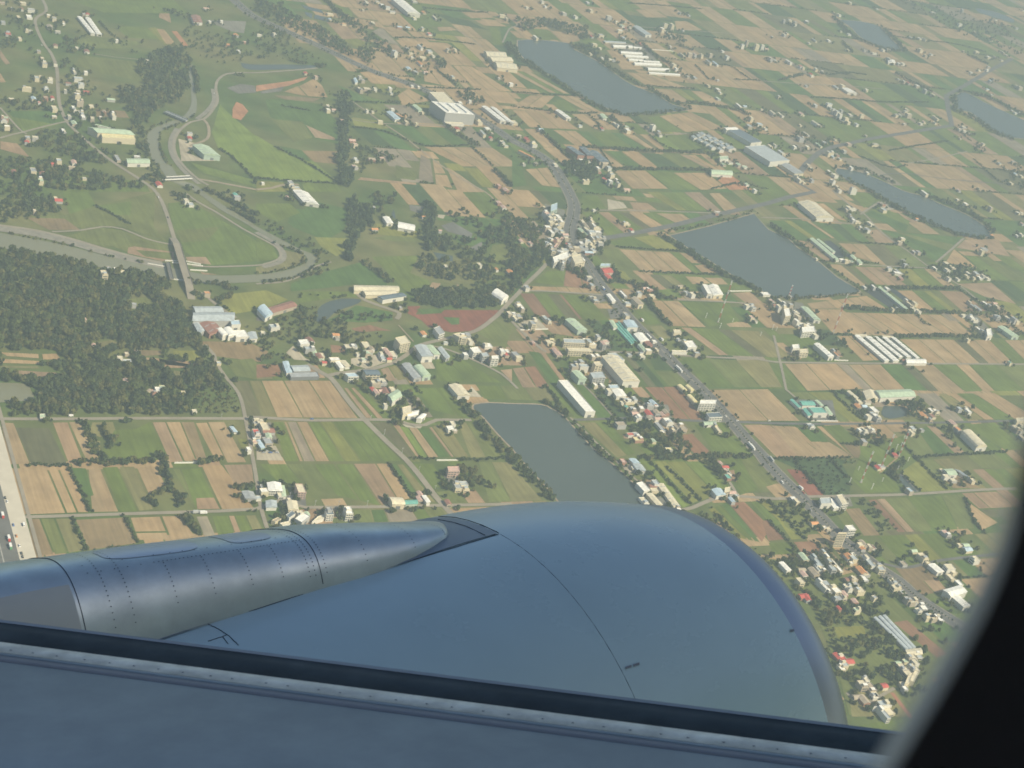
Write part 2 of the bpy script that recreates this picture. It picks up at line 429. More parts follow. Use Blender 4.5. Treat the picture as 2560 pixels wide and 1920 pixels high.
BL(1, '''892,622 1052,612 1330,740 1002,722 : t
1442,1266 2042,1276 2290,1440 1790,1440 : t1 t1 t1.1 t1.5
1522,1382 1582,1392 1642,1500 1542,1500 : t
1542,1506 1652,1512 1702,1630 1552,1592 : t
1642,1442 1722,1482 1982,1662 1742,1662 : t
1422,1332 1510,1382 1540,1590 1402,1542 : k
902,1530 1382,1580 1392,1600 872,1555 : p
1202,1422 1402,1482 1382,1560 1212,1540 : n
822,1092 1132,1112 1402,1312 1002,1252 : f1 G1
1202,1082 1642,1102 1832,1252 1432,1262 : G1 n1 G1
702,732 902,812 1250,912 832,882 : G1 g1
832,1012 1062,1042 1152,1112 842,1082 : o1 y.6
922,892 1352,912 1560,1072 1102,1052 : n1 k1.5
1222,822 1312,762 1512,872 1262,912 : t1 t1
1082,232 1232,226 1372,332 1182,322 : t
1002,272 1082,232 1242,390 1142,372 : k
1202,342 1652,372 1742,432 1260,402 : t
1482,392 1752,432 1912,572 1682,562 : t1 t1
1702,566 1862,572 2212,792 1902,782 : t1 t1 t1
1442,602 1542,592 1742,766 1452,702 : t1 t1
1562,232 1682,232 1742,262 1582,272 : t
1542,112 1852,182 2012,262 1692,202 : f
1772,102 1992,112 2062,152 1862,160 : t
1882,172 2062,182 2182,232 1972,222 : t
2012,232 2192,226 2212,372 2052,392 : g1 G1
742,342 872,330 982,382 902,432 : y
842,152 962,172 1082,190 862,182 : t
662,22 822,92 842,152 722,92 : g
862,182 1102,240 1262,300 1142,260 : t''')
BL(2, '''112,1462 310,1446 422,1622 260,1602 : t1 t1
0,1262 92,1442 132,1602 0,1622 : G
0,622 140,612 500,812 330,802 : t1 g1 t1
152,822 372,828 262,932 0,922 : t1 t1
382,822 522,826 782,972 642,962 : t1 t1
0,950 372,966 582,1122 152,1102 : t1 t1 t1.4
512,986 722,982 922,1122 722,1122 : t1 t1
102,1112 232,1112 392,1272 272,1272 : t
352,1122 552,1132 722,1272 552,1260 : t1 t1
562,1132 942,1150 1182,1300 722,1272 : G1 g2 G1
952,1152 1182,1162 1342,1302 1202,1300 : t1 d.6 t1
1192,1172 1502,1162 1722,1302 1352,1302 : Y1 g1 g1
642,1292 782,1302 1002,1462 852,1462 : t1
812,1302 932,1306 1142,1462 1012,1462 : G
942,1306 1092,1312 1282,1462 1152,1462 : t
1102,1322 1432,1332 1702,1472 1292,1462 : f1 n1
1442,1332 1582,1340 1802,1472 1712,1472 : p1 t1
872,1472 1152,1472 1352,1632 1042,1632 : t1 t1
1162,1476 1382,1482 1622,1642 1382,1642 : g1 g1
1392,1492 1682,1492 1862,1632 1632,1642 : t1 t1
262,1272 382,1272 552,1412 432,1412 : t
982,622 1182,640 1562,772 1162,742 : t1 t1 t1
1202,762 1382,772 1552,892 1392,882 : t1
1392,776 1532,776 1702,896 1562,892 : y1 g1
1542,782 1642,792 1882,912 1702,906 : t
1272,1002 1542,966 1842,1112 1502,1142 : t1 t1 t1
1172,1012 1262,1002 1492,1142 1302,1142 : g
812,432 892,432 1152,602 952,602 : t
322,262 562,292 592,352 452,382 : t
142,242 312,256 412,342 252,352 : g
1062,82 1222,82 1352,152 1162,152 : t1 t1
1402,182 1502,182 1652,262 1422,262 : t''')
# pastures, yards and bare patches of the river side
PT(0, '''1900,900 2000,1000 2212,1180 2450,1340 2720,1470 2900,1585 2212,1540 1890,1290 1830,1150 : Y
1640,1400 2212,1560 2212,1620 1760,1500 : g
2010,940 2042,880 2092,900 2146,962 2082,1040 2008,1018 : O
1960,760 2080,725 2200,740 2212,800 2060,810 : a
1270,240 1340,235 1500,380 1420,390 : y
1350,248 1420,255 1520,380 1430,380 : t
1480,268 1530,270 1630,395 1590,405 : O
1380,95 1460,90 1480,200 1370,150 : p
1760,170 2130,185 2110,290 1990,270 : x
0,430 90,550 50,560 0,500 : p
0,630 50,710 0,715 : t
60,960 520,960 540,1050 200,1140 110,1010 : G
40,1000 520,1080 210,1135 : g
0,1220 150,1240 260,1360 0,1290 : p
820,940 1080,960 1120,1020 830,1010 : m
700,480 1250,540 1300,720 900,640 640,560 : n
850,320 1280,370 1050,420 760,420 640,350 : n
1000,230 1260,230 1380,340 1100,330 : g
560,1540 1250,1560 1300,1659 500,1659 : g
1540,1200 1740,1250 1560,1340 : c
1560,1290 1760,1380 1920,1390 1560,1395 : c
600,0 1500,0 1640,120 900,110 : g''', .100)
PT(1, '''0,1170 200,1290 500,1395 700,1570 0,1530 : Y
80,860 200,852 560,900 700,1050 720,1250 500,1190 120,1010 : G
130,1030 400,1052 490,1190 320,1230 200,1100 : n
430,1080 680,1190 690,1215 510,1190 : p
390,1300 770,1310 700,1420 500,1400 : m
200,1260 400,1300 480,1400 300,1350 : G
30,792 250,742 220,790 50,812 : a
240,792 360,742 440,832 230,790 : t
372,746 500,680 570,740 620,842 452,832 : t
150,822 560,850 500,880 250,862 : m
0,740 300,700 450,660 420,692 280,742 0,792 : O
0,1560 300,1580 420,1659 0,1659 : y
390,1570 700,1590 740,1659 420,1659 : g
820,1020 1060,1050 1140,1120 850,1090 : y''', .102)
PT(10, '''380,60 560,200 830,120 1340,0 1330,300 1440,430 1050,300 400,310 250,250 : n
540,0 760,0 830,120 600,190 560,80 : g
820,120 1140,80 1130,200 1000,200 : g
1450,100 1640,80 2212,420 2212,600 1800,640 1600,520 1480,250 : g
1520,330 1900,300 1800,420 1560,440 : n
700,300 980,320 1300,400 1500,470 1500,560 1100,520 700,360 : n
560,380 860,320 1050,330 1200,440 900,480 : n
220,220 560,230 700,330 420,330 : m
1110,480 1160,470 1500,520 1510,590 1400,600 1100,530 : p
1170,500 1490,525 1480,590 1250,560 : n
1600,560 1780,560 1830,630 1620,610 : p
1730,690 1880,715 1750,715 : p
0,1385 335,1400 340,1440 60,1420 : t
360,1400 490,1395 530,1450 370,1450 : t
0,1440 340,1460 345,1490 0,1480 : t
140,1540 490,1560 500,1605 160,1590 : p
0,1500 330,1505 350,1530 0,1520 : o
800,1310 960,1280 1060,1320 1000,1370 860,1370 : o
940,1330 1050,1320 1000,1370 930,1360 : O
1180,1365 1400,1370 1390,1410 1240,1420 : m
1240,1430 1370,1440 1400,1520 1820,1525 1700,1440 1500,1450 1250,1480 : p
1490,1370 1700,1370 1820,1510 1500,1440 : y
1100,930 1300,905 1330,1000 1180,1010 1110,1020 : n
1860,960 2000,880 2300,850 2490,930 2300,1010 1990,1060 : y
1500,1540 1600,1560 1640,1659 1480,1659 : o
1700,1290 2150,1300 2320,1380 2250,1470 1870,1420 : m
1940,1460 2180,1440 2290,1540 2212,1620 2040,1590 : n''', .104)
PT(11, '''300,150 420,150 500,80 810,150 760,330 600,420 330,310 280,270 : G
500,390 780,400 790,480 700,560 560,470 : y
0,100 290,100 380,180 180,260 0,170 : g
0,380 150,460 200,580 0,610 : g
230,500 420,540 430,610 300,660 0,710 0,650 200,600 : o
300,790 560,700 900,610 1130,760 1130,810 850,800 600,830 300,860 : G
380,860 850,860 880,910 720,910 370,960 : g
620,1110 870,980 1180,1040 1180,1110 950,1130 : G
1000,400 1440,330 1450,430 1200,430 : n
1040,270 1230,310 1390,340 1430,400 1180,380 1050,370 : y
1000,560 1410,550 1330,700 1500,770 1490,840 1300,870 1180,740 : g
1310,990 1420,985 1380,1060 1440,1060 1620,1020 2100,1022 2040,1090 1870,1200 1690,1215 1490,1170 1430,1110 1310,1050 : R
1610,1080 1760,1085 1760,1145 1690,1150 : G
1380,1010 1640,1010 1600,1050 1440,1060 : G
820,1180 980,1150 1170,1200 1060,1200 880,1215 : b
1490,830 1520,780 1600,790 1570,850 : p
1730,790 1810,855 1760,850 : p
320,1330 430,1440 470,1459 330,1450 260,1390 : c
640,1320 760,1330 780,1390 650,1390 : b
820,1440 1080,1400 1150,1460 960,1530 820,1490 : c
1410,1465 1520,1465 1555,1530 1450,1530 : c
190,1490 240,1590 0,1610 0,1490 : b
2040,460 2212,440 2212,620 2000,590 : n
1850,480 1950,430 1960,460 1880,540 : a
1600,290 1700,260 1870,360 1860,400 1650,340 : a
1320,110 1470,130 1460,200 1330,160 : a
1540,190 1640,200 1620,235 1550,215 : c
2110,1540 2212,1530 2212,1640 : p
0,1080 80,1090 60,1120 0,1115 : a''', .106)
PT(21, '''0,560 170,530 245,665 0,660 : c
0,340 130,330 190,500 0,560 : x
1210,330 1440,360 1420,385 1300,375 1210,310 : c
1610,790 1830,780 1820,850 1660,850 : a
1860,20 1950,115 1830,110 : c
160,960 430,960 440,1060 200,1040 : a
700,1120 850,1130 850,1190 720,1180 : c''', .108)
PT(22, '''930,700 1030,695 1050,740 1165,765 1000,770 : c
1060,860 1460,1070 1400,1090 1100,960 : x
680,30 720,0 800,0 760,40 : c
960,440 1060,440 1080,490 960,470 : p
1800,760 1920,740 1945,850 1860,830 : p
1070,150 1350,180 1390,300 1040,290 : x''', .110)
PT(12, '''820,60 960,90 1000,140 830,155 : c
820,1010 930,1020 930,1090 850,1100 : a
20,1110 230,1100 310,1190 90,1195 : c
660,880 790,890 830,940 760,960 : a
780,880 820,880 840,940 820,950 : x
960,1160 1090,1170 1240,1330 1110,1360 : x
280,100 460,160 450,350 300,360 : x
280,380 560,500 500,640 330,560 : x
560,230 780,320 800,470 700,560 560,420 : x
450,1300 850,1310 860,1360 460,1420 : a
0,620 280,690 60,850 0,900 : G
840,1590 930,1630 960,1659 830,1659 : m''', .112)
PT(13, '''1010,85 1100,150 1040,160 960,120 : c
1110,170 1300,260 1260,270 1180,230 : p
80,930 300,960 420,1200 290,1210 140,1090 : x
240,1000 300,1010 400,1110 330,1110 : c
480,420 540,420 720,555 590,575 : D
830,850 940,830 1200,1010 1060,1010 : D
1010,820 1085,830 1230,935 1190,960 : D
530,1350 610,1355 650,1430 570,1420 : p
1680,1060 1800,1060 1960,1230 1900,1240 : x''', .114)
PT(23, '''190,130 560,140 600,330 370,325 : a
700,170 850,170 960,320 880,330 : x
1300,250 1380,245 1440,320 1360,322 : x
1480,730 1640,790 1840,900 1600,900 1500,800 : m
900,880 1000,870 1120,920 : G
440,980 700,960 740,1060 460,1070 : x
1100,780 1160,775 1310,935 1220,935 : a''', .116)
PT(2, '''1780,1500 1900,1520 2080,1640 1880,1640 1780,1560 : O
1560,1150 1700,1150 1920,1290 1780,1300 : a
800,350 1180,400 1300,620 1200,620 : x''', .118)
PT(23, '''790,470 960,520 1180,440 1275,640 1050,760 1150,930 840,945 720,820 800,600 : g
60,650 560,640 760,680 640,690 720,840 700,960 480,960 300,760 : f
950,770 1120,625 1135,635 965,780 : t
60,1010 240,1010 420,1150 330,1340 150,1230 : n''')
PT(33, '''170,40 480,-60 1000,120 1320,430 1600,620 1480,700 1300,1200 700,1200 600,800 400,300 : n
560,440 830,430 850,520 600,540 : y
1080,400 1200,380 1560,680 1460,710 : b
690,1000 1090,960 1240,1220 720,1220 : o''')
PT(23, '''-60,1500 260,1545 650,1650 1000,1560 1100,1700 -100,1700 : n''')
# ------------------------------------------------------------------ water
PONDS = {
 'far': sheets(2, [(50,350),(200,345),(480,375),(540,430),(720,520),(850,610),(950,680),(1050,740),(1250,820),(1380,900),(1500,935),(1480,955),(1000,990),(900,965),(700,880),(500,760),(330,650),(150,540),(60,450)]),
 'mast': sheets(12, [(1365,378),(1700,300),(2090,190)]) + sheets(13, [(0,325),(180,410),(250,480),(420,590),(600,740),(770,840),(792,858),(780,868),(520,892),(250,908),(60,905)]) + sheets(12, [(2180,870),(2090,800),(1900,715),(1700,588),(1500,470)]),
 'slim': sheets(3, [(600,1455),(800,1490),(1000,1570)]) + sheets(13, [(1180,-5),(1350,40),(1500,110),(1700,190),(1850,280),(1912,350),(1880,388),(1700,378),(1500,310),(1300,220),(1100,110),(960,22)]) + sheets(3, [(880,1640),(700,1560),(590,1492)]),
 'north': sheets(3, [(620,170),(820,190),(960,230),(1040,310),(1150,430),(1100,436),(950,390),(800,320),(720,240)]),
 'east': sheets(3, [(1630,820),(1710,800),(1900,900),(2212,1040),(2560,1210),(2540,1270),(2212,1200),(2060,1180),(1900,1090),(1750,970),(1640,940)]),
 'engine': sheets(21, [(1890,180),(2000,166),(2212,174)]) + sheets(22, [(250,182),(330,212),(430,270),(550,400),(700,560),(850,680),(950,770),(1080,900),(1180,1060),(1280,1180),(620,1220),(400,1010),(330,920),(150,730),(0,555)]) + sheets(21, [(2100,440),(1960,280),(1880,215)]),
 'corner': sheets(3, [(1790,70),(1950,100),(2110,160),(2110,195),(1950,150),(1830,110)]),
 'wood': sheets(20, [(-200,-10),(200,-2),(268,60),(290,130),(160,152),(-200,150)]),
 'reed': sheets(11, [(740,922),(900,928),(880,965),(700,1032),(600,1110),(512,1116),(540,1010),(620,952)]),
 'grove': sheets(11, [(1530,520),(1700,552),(1700,600),(1580,590)]),
 'basin': sheets(1, [(388,42),(560,85),(590,118),(430,80)]), 'basinb': sheets(1, [(420,100),(490,122),(480,160),(430,130)]), 'basinc': sheets(1, [(512,126),(640,160),(630,190),(500,160)]),
 'yard': sheets(23, [(1000,190),(1180,200),(1200,270),(1050,300),(980,262)]), 'ox': sheets(0, [(2080,545),(2212,560)]) + sheets(1, [(250,558),(500,568),(480,590),(200,602),(0,606)]) + sheets(0, [(2110,590)]),
 'ditch': sheets(23, [(1090,790),(1150,790),(1290,930),(1230,935)]), 'dam': sheets(11, [(1190,150),(1205,230),(1170,210)])}
def sheet_obj(name, polys, m, z, kind='structure'):
    mb = MB()
    for p in polys:
        q = [np.asarray(a)[:2] for a in p]
        ar = sum(q[i][0]*q[(i+1) % len(q)][1]-q[(i+1) % len(q)][0]*q[i][1] for i in range(len(q)))
        mb.face([(*a, z) for a in (q if ar > 0 else q[::-1])], m)
    o = mb.build(name); o['kind'] = kind; return o
for k, p in PONDS.items():
    big = k in ('far', 'mast', 'slim', 'north', 'east', 'engine', 'corner', 'wood', 'reed')
    PONDS[k] = smooth_line(list(p)+[p[0]], 9)[:-1] if k not in ('basin', 'basinb', 'basinc', 'mast', 'ditch', 'grove') else list(p)
    sheet_obj('pond', [PONDS[k]], M_RIVER if k in ('wood',) else M_WATER, 0.34+0.001*list(PONDS).index(k))
mb = MB()
for k in ('far', 'mast', 'engine', 'slim', 'east', 'north'):
    P_ = list(PONDS[k])+[PONDS[k][0]]; ar = sum(P_[i][0]*P_[i+1][1]-P_[i+1][0]*P_[i][1] for i in range(len(P_)-1)); ribbon(mb, P_, *((-2.6, .4) if ar > 0 else (-.4, 2.6)), 0.335, M_DIRT)
tag(mb.build('pond_bank'), kind='structure')
RB = [(10,(-250,310),(-250,470)),(10,(0,355),(0,512)),(10,(250,400),(330,545)),(10,(560,460),(600,590)),(10,(900,550),(850,650)),(10,(1200,610),(1100,680)),(10,(1440,650),(1400,740)),(10,(1640,690),(1600,770)),(10,(1850,722),(1850,790)),(10,(2212,715),(2212,780)),
      (11,(200,690),(250,755)),(11,(380,640),(440,680)),(11,(440,590),(525,590)),(11,(410,540),(500,545)),(11,(300,490),(360,485)),(11,(150,430),(200,400)),(11,(0,330),(30,312)),(10,(2080,250),(2120,232)),(10,(1900,150),(1950,128)),(10,(1750,40),(1800,30)),(0,(1640,1630),(1690,1600)),
      (0,(1470,1560),(1560,1550)),(0,(1380,1450),(1490,1450)),(0,(1300,1350),(1410,1380)),(0,(1268,1220),(1370,1220)),(0,(1310,1120),(1400,1130)),(0,(1480,1050),(1560,1062)),(0,(1590,1000),(1680,990)),(0,(1650,900),(1700,900)),(0,(1645,760),(1680,760)),(0,(1625,650),(1660,650)),(0,(1640,560),(1665,560))]
LB = smooth_line([TG(t, *a) for t, a, b in RB], 10); 
def resample(P, n):
    P = np.array(P); d = np.r_[0, np.cumsum(np.linalg.norm(np.diff(P, axis=0), axis=1))]; s = np.linspace(0, d[-1], n)
    return np.stack([np.interp(s, d, P[:, 0]), np.interp(s, d, P[:, 1])], 1)
def resample_knots(knots, per=8):
    out = []; Q = [np.asarray(k, float)[:2] for k in knots]; Q = [2*Q[0]-Q[1]]+Q+[2*Q[-1]-Q[-2]]
    for i in range(1, len(Q)-2):
        a, b, c, d = Q[i-1:i+3]
        for k in range(per):
            t = k/per; out.append(0.5*((2*b)+(-a+c)*t+(2*a-5*b+4*c-d)*t*t+(-a+3*b-3*c+d)*t**3))
    out.append(Q[-2]); return out
RL = resample_knots([TG(t, *a) for t, a, b in RB]); RR = resample_knots([TG(t, *b) for t, a, b in RB])
mb = MB()
for i in range(len(RL)-1):
    q = [RL[i], RL[i+1], RR[i+1], RR[i]]
    ar = sum(q[k][0]*q[(k+1) % 4][1]-q[(k+1) % 4][0]*q[k][1] for k in range(4))
    mb.face([(*a, 0.38) for a in (q if ar > 0 else q[::-1])], M_RIVER)
tag(mb.build('river'), kind='structure')
RIVER_POLY = RL + RR[::-1]
# ------------------------------------------------------------------ roads
ROADS = []
def road(name, segs, width, m, z, smooth=True):
    z = 0.42+(z-.2)*1.6+0.0011*len(ROADS); P = [TG(t, x, y)[:2] for t, pts in segs for x, y in pts]
    if smooth: P = smooth_line(P, 14)
    if width < 12: width *= .85
    mb = MB(); ribbon(mb, P, -width/2, width/2, z, m)
    tag(mb.build(name), kind='structure'); ROADS.append((P, width)); return P
HW = road('highway', [(0, [(1990,-30),(2110,80),(2212,150)]), (1, [(280,278),(560,405),(850,545),(1000,612),(1150,665),(1400,752),(1560,830),(1740,905),(1900,1010),(2080,1120)]), (2, [(0,1215),(150,1285),(280,1365),(370,1450),(435,1560),(490,1659)]),
     (12, [(535,110),(528,210),(495,320),(505,420),(560,520),(640,612),(720,745),(830,880),(920,985),(1040,1120),(1170,1250),(1300,1375),(1430,1510)]), (22, [(1600,10),(1745,160),(1890,320),(2040,495),(2160,620)]), (23, [(0,690),(130,825),(270,960),(390,1085),(500,1200),(640,1350),(800,1470),(950,1590)]), (33, [(1120,40),(1230,140),(1360,240),(1500,330),(1700,450),(2000,620)])], 21.5, M_ASPH, 0.24)
mb = MB(); ribbon(mb, HW, -0.9, 0.9, 0.66, M_CONC); tag(mb.build('median_strip'), kind='structure')
mb = MB()
for o in (-10.2, 9.9, 1.6, -1.9): ribbon(mb, HW, o, o+0.25, 0.60, M_PAINT)
for o in (-5.8, 5.5):
    for i in range(0, len(HW)-1, 2): ribbon(mb, HW[i:i+2], o, o+0.2, 0.604, M_PAINT)
tag(mb.build('lane_markings'), kind='structure')
mb = MB(); ribbon(mb, HW, -12.6, -11.0, 0.415, M_CONC); ribbon(mb, HW, 11.0, 12.2, 0.416, M_CONC); tag(mb.build('roadside_strip'), kind='structure')
road('pond_road', [(12, [(560,455),(680,425),(790,402),(1000,368),(1400,288),(1600,238),(1900,168),(2212,98)]), (13, [(180,45),(400,0)]), (3, [(220,1560),(330,1420),(440,1320),(560,1270),(880,1200),(1250,1140),(1590,1085),(1560,960),(1540,830),(1700,740),(1900,620),(2110,505)])], 13, M_ASPH, 0.225, False)
R = road
R('grove_road', [(12, [(300,620),(235,690),(130,790),(60,870),(0,930)]), (11, [(2110,1040),(2050,1095),(1900,1200),(1640,1268),(1430,1320),(1340,1375),(1220,1460),(1000,1530),(700,1570),(620,1592)])], 8, M_CONC, 0.215)
R('village_road', [(11, [(440,1490),(560,1560),(640,1605)]), (21, [(690,0),(800,150),(920,290),(1130,500),(1300,660),(1420,800),(1540,960),(1630,1060),(1720,1160)])], 9.5, M_CONC, 0.22)
R('farm_road', [(20, [(-200,300),(0,303),(600,303),(1300,298),(2100,300)]), (21, [(-40,288),(130,297),(480,315),(920,310),(1200,315),(1330,350),(1460,355),(1560,312),(1730,312),(1860,312)])], 7, M_CONC, 0.21)
R('farm_road', [(22, [(520,312),(900,300),(1100,295),(1600,320),(1900,327),(2212,340)]), (23, [(300,345),(600,346),(1300,338),(1900,325),(2300,312)])], 6.5, M_ASPH, 0.212)
R('farm_road', [(20, [(190,1152),(600,1140),(1200,1120),(1900,1100),(2212,1082)]), (21, [(200,1010),(430,1068)]), (21, [(1000,1064),(1600,1050),(2212,1040)])], 6.5, M_CONC, 0.214, False)
R('farm_road', [(22, [(1470,1090),(1560,1070),(1650,1030),(1780,985),(1950,972),(2212,990)]), (23, [(100,992),(240,988)])], 7, M_CONC, 0.216)
R('farm_road', [(23, [(340,975),(850,965),(1200,955),(1850,915),(2150,905)])], 6.5, M_CONC, 0.218)
R('village_lane', [(10, [(1640,840),(1760,885),(1850,960),(1960,1040),(2040,1090)])], 6, M_CONC, 0.211)
R('village_lane', [(10, [(1770,1320),(1850,1410),(1870,1480),(1950,1600),(2000,1659)]), (20, [(2060,80),(2095,180),(2120,300),(2150,450),(2180,620),(2212,800)]), (21, [(20,950),(50,1100),(95,1245)])], 5.5, M_CONC, 0.219)
R('bridge_road', [(0, [(350,-40),(400,90),(310,160),(318,250),(380,380),(440,460),(490,590),(500,750),(515,900),(570,1040),(640,1120),(760,1230),(880,1330),(1020,1430),(1200,1545),(1330,1640)]), (10, [(1400,90),(1450,220),(1495,370),(1530,470)])], 7, M_CONC, 0.213)
R('village_lane', [(0, [(575,1050),(400,1090),(210,1140),(100,1165),(0,1195)])], 5, M_CONC, 0.206)
R('village_lane', [(0, [(0,930),(70,1010),(170,1120),(230,1160)])], 4, M_CONC, 0.207)
R('levee_road', [(10, [(-200,270),(0,290),(300,332),(600,402),(900,492),(1200,572),(1400,612)])], 7, M_CONC, 0.217)
R('levee_road', [(10, [(1660,640),(1850,648),(2212,636)]), (11, [(80,622),(170,595),(215,555),(195,500),(150,460),(0,380)]), (10, [(2100,320),(2000,258),(1850,165),(1720,95),(1600,10)])], 5, M_CONC, 0.217)
R('levee_road', [(0, [(1800,1600),(1720,1555),(1610,1460),(1520,1340),(1505,1220),(1560,1120),(1650,1055),(1760,1030),(1830,960),(1880,870),(1865,760),(1885,690),(1960,640),(2100,628)]), (1, [(0,630),(300,610),(530,590)])], 6, M_CONC, 0.217)
R('levee_road', [(0, [(1760,1035),(1800,1090),(1790,1200),(1640,1260)])], 6, M_DIRT, 0.208)
R('meadow_track', [(10, [(450,345),(700,332),(880,303),(1050,318),(1250,400),(1400,440),(1505,458)])], 4.5, M_CONC, 0.205)
R('meadow_track', [(0, [(1720,1550),(1900,1580),(2212,1640)]), (1, [(0,1640),(140,1625),(230,1600),(370,1595)])], 7, M_DIRT, 0.205)
R('canal_road', [(1, [(820,870),(950,960),(1090,1060),(1300,1200),(1440,1310),(1700,1500),(1980,1659)]), (11, [(2050,60),(2140,120)])], 4.5, M_DIRT, 0.204)
R('farm_road', [(12, [(80,852),(300,858),(640,880),(800,892)])], 5, M_CONC, 0.204)
R('farm_road', [(12, [(720,1378),(1100,1390),(1290,1388)])], 5.5, M_CONC, 0.204)
R('farm_road', [(12, [(1420,1412),(1800,1432),(2100,1442)]), (13, [(60,1470),(500,1478),(1000,1482),(2350,1490)])], 5.5, M_CONC, 0.203)
R('farm_road', [(12, [(1430,932),(1800,948),(2100,968)])], 5, M_CONC, 0.203)
R('farm_road', [(13, [(50,1240),(100,1450),(130,1580),(155,1700)]), (23, [(170,60),(250,130)])], 5, M_CONC, 0.202)
R('farm_road', [(12, [(690,157),(1050,162),(1400,170),(1830,187)])], 4.5, M_CONC, 0.202)
R('farm_road', [(13, [(560,-10),(700,110),(830,190),(950,320),(1080,425),(1200,505),(1400,655),(1650,805),(1900,1010)])], 5, M_CONC, 0.202)
R('farm_road', [(13, [(965,85),(880,140),(795,195)])], 5, M_CONC, 0.201)
R('farm_road', [(13, [(1690,400),(1580,500),(1450,610)])], 5, M_CONC, 0.201)
R('farm_road', [(13, [(-60,222),(320,235),(730,277)])], 4.5, M_CONC, 0.2)
R('farm_road', [(13, [(600,618),(1000,640),(1420,660)])], 4.5, M_CONC, 0.2)
R('farm_road', [(23, [(960,1545),(1100,1578),(1220,1585),(1500,1525),(1900,1480),(2100,1470)])], 6, M_ASPH, 0.2)
R('farm_road', [(2, [(1300,1165),(1510,1155)])], 4, M_CONC, 0.2)
R('farm_road', [(2, [(1000,225),(1400,252),(1640,272),(1900,292)])], 4, M_CONC, 0.2)
R('farm_road', [(3, [(1210,1412),(1450,1370),(1720,1310)])], 4.5, M_CONC, 0.2)
R('farm_road', [(3, [(940,1530),(1030,1505),(1200,1500),(1560,1550),(2050,1590)])], 3.5, M_ASPH, 0.2)
R('farm_road', [(3, [(-60,700),(300,725),(700,745),(1000,770)])], 4, M_CONC, 0.2)
R('village_lane', [(11, [(870,880),(950,940),(1150,1012),(1240,1050),(1215,1100)])], 8, M_CONC, 0.201)
R('village_lane', [(11, [(1400,1325),(1580,1342),(1750,1398),(1960,1490),(2130,1580),(2260,1700)])], 5, M_CONC, 0.201)
R('village_lane', [(12, [(0,1120),(120,1240),(260,1362),(300,1380)])], 6.5, M_CONC, 0.201)
R('village_lane', [(11, [(1230,1150),(1360,1295)])], 2.5, M_DIRT, 0.2)
R('pond_lane', [(22, [(500,290),(600,380),(720,500),(870,640),(1020,780),(1100,860)])], 4, M_CONC, 0.2)
R('pond_lane', [(1, [(2130,370),(2190,250)]), (2, [(30,230),(60,200)])], 5, M_CONC, 0.2)
R('farm_road', [(22, [(-30,170),(600,-10)])] if False else [(22, [(610,0),(700,90),(800,200),(880,292)])], 3, M_CONC, 0.2)
R('farm_road', [(1, [(800,1030),(1000,1060),(1250,1075),(1600,1085),(1870,1100)])], 4, M_CONC, 0.2)
R('village_lane', [(22, [(1880,850),(1950,965)])], 5, M_CONC, 0.2)
R('garden_path', [(33, [(1070,1010),(1130,1090),(1240,1230)])], 6, mat('red_path', (.33,.15,.09), .9), 0.2)
R('village_lane', [(33, [(680,1010),(820,1110),(1090,970)])], 5, M_CONC, 0.2)
R('farm_road', [(0, [(800,465),(1000,495),(1250,520)])], 3, M_CONC, 0.2)
R('farm_road', [(1, [(1730,255),(1880,350),(1960,410)])], 3.5, M_CONC, 0.2)
R('field_drain', [(1, [(830,880),(960,972),(1100,1072)])], 1.5, M_ASPH, 0.19)
# the expressway at the left edge: dark carriageway, pale shoulder slab
ex = [TG(20, -70, 480)[:2], TG(20, 0, 700)[:2], TG(20, 40, 1180)[:2], TG(20, 90, 1500)[:2], TG(20, 150, 1800)[:2]]
e0, e1 = TG(20, -10, 830)[:2], TG(20, 165, 1500)[:2]; dv = (e1-e0)/np.linalg.norm(e1-e0)
nv = np.array([-dv[1], dv[0]]); EXL = [e0 - dv*260, e1 + dv*260]
mb = MB(); ribbon(mb, EXL, 0, -34, 0.56, M_ASPH); tag(mb.build('expressway'), kind='structure')
mb = MB(); ribbon(mb, EXL, 0, 16.5, 0.57, M_SLABC); tag(mb.build('concrete_shoulder'), kind='structure')
mb = MB(); ribbon(mb, EXL, -16.2, -15.2, 0.60, M_PAINT); tag(mb.build('lane_markings'), kind='structure')
mb = MB(); ribbon(mb, EXL, 18.5, 22.5, 0.55, M_CONC); tag(mb.build('service_lane'), kind='structure')
ROADS.append((EXL, 60))
# stone faces of the river levees
mb = MB()
ribbon(mb, smooth_line([TG(10, *p)[:2] for p in [(-200,300),(0,318),(300,362),(600,430),(900,520),(1200,595),(1420,640)]], 14), -9, 9, 0.40, M_LEVEE)
ribbon(mb, smooth_line([TG(11, *p)[:2] for p in [(60,650),(200,612),(245,555),(215,490),(160,440),(0,350)]], 14), -4, 4, 0.40, M_LEVEE)
ribbon(mb, smooth_line([TG(0, *p)[:2] for p in [(1720,1590),(1580,1470),(1490,1340),(1475,1220),(1530,1110)]], 14), -4, 4, 0.40, M_LEVEE)
ribbon(mb, smooth_line([TG(0, *p)[:2] for p in [(1700,1030),(1790,960),(1850,870),(1840,770)]], 14), -4, 4, 0.40, M_LEVEE)
ribbon(mb, smooth_line([TG(11, *p)[:2] for p in [(0,795),(250,775),(400,715),(540,635),(650,605)]], 14), -2, 2, 0.405, M_CONC)
tag(mb.build('levee_bank'), kind='structure')
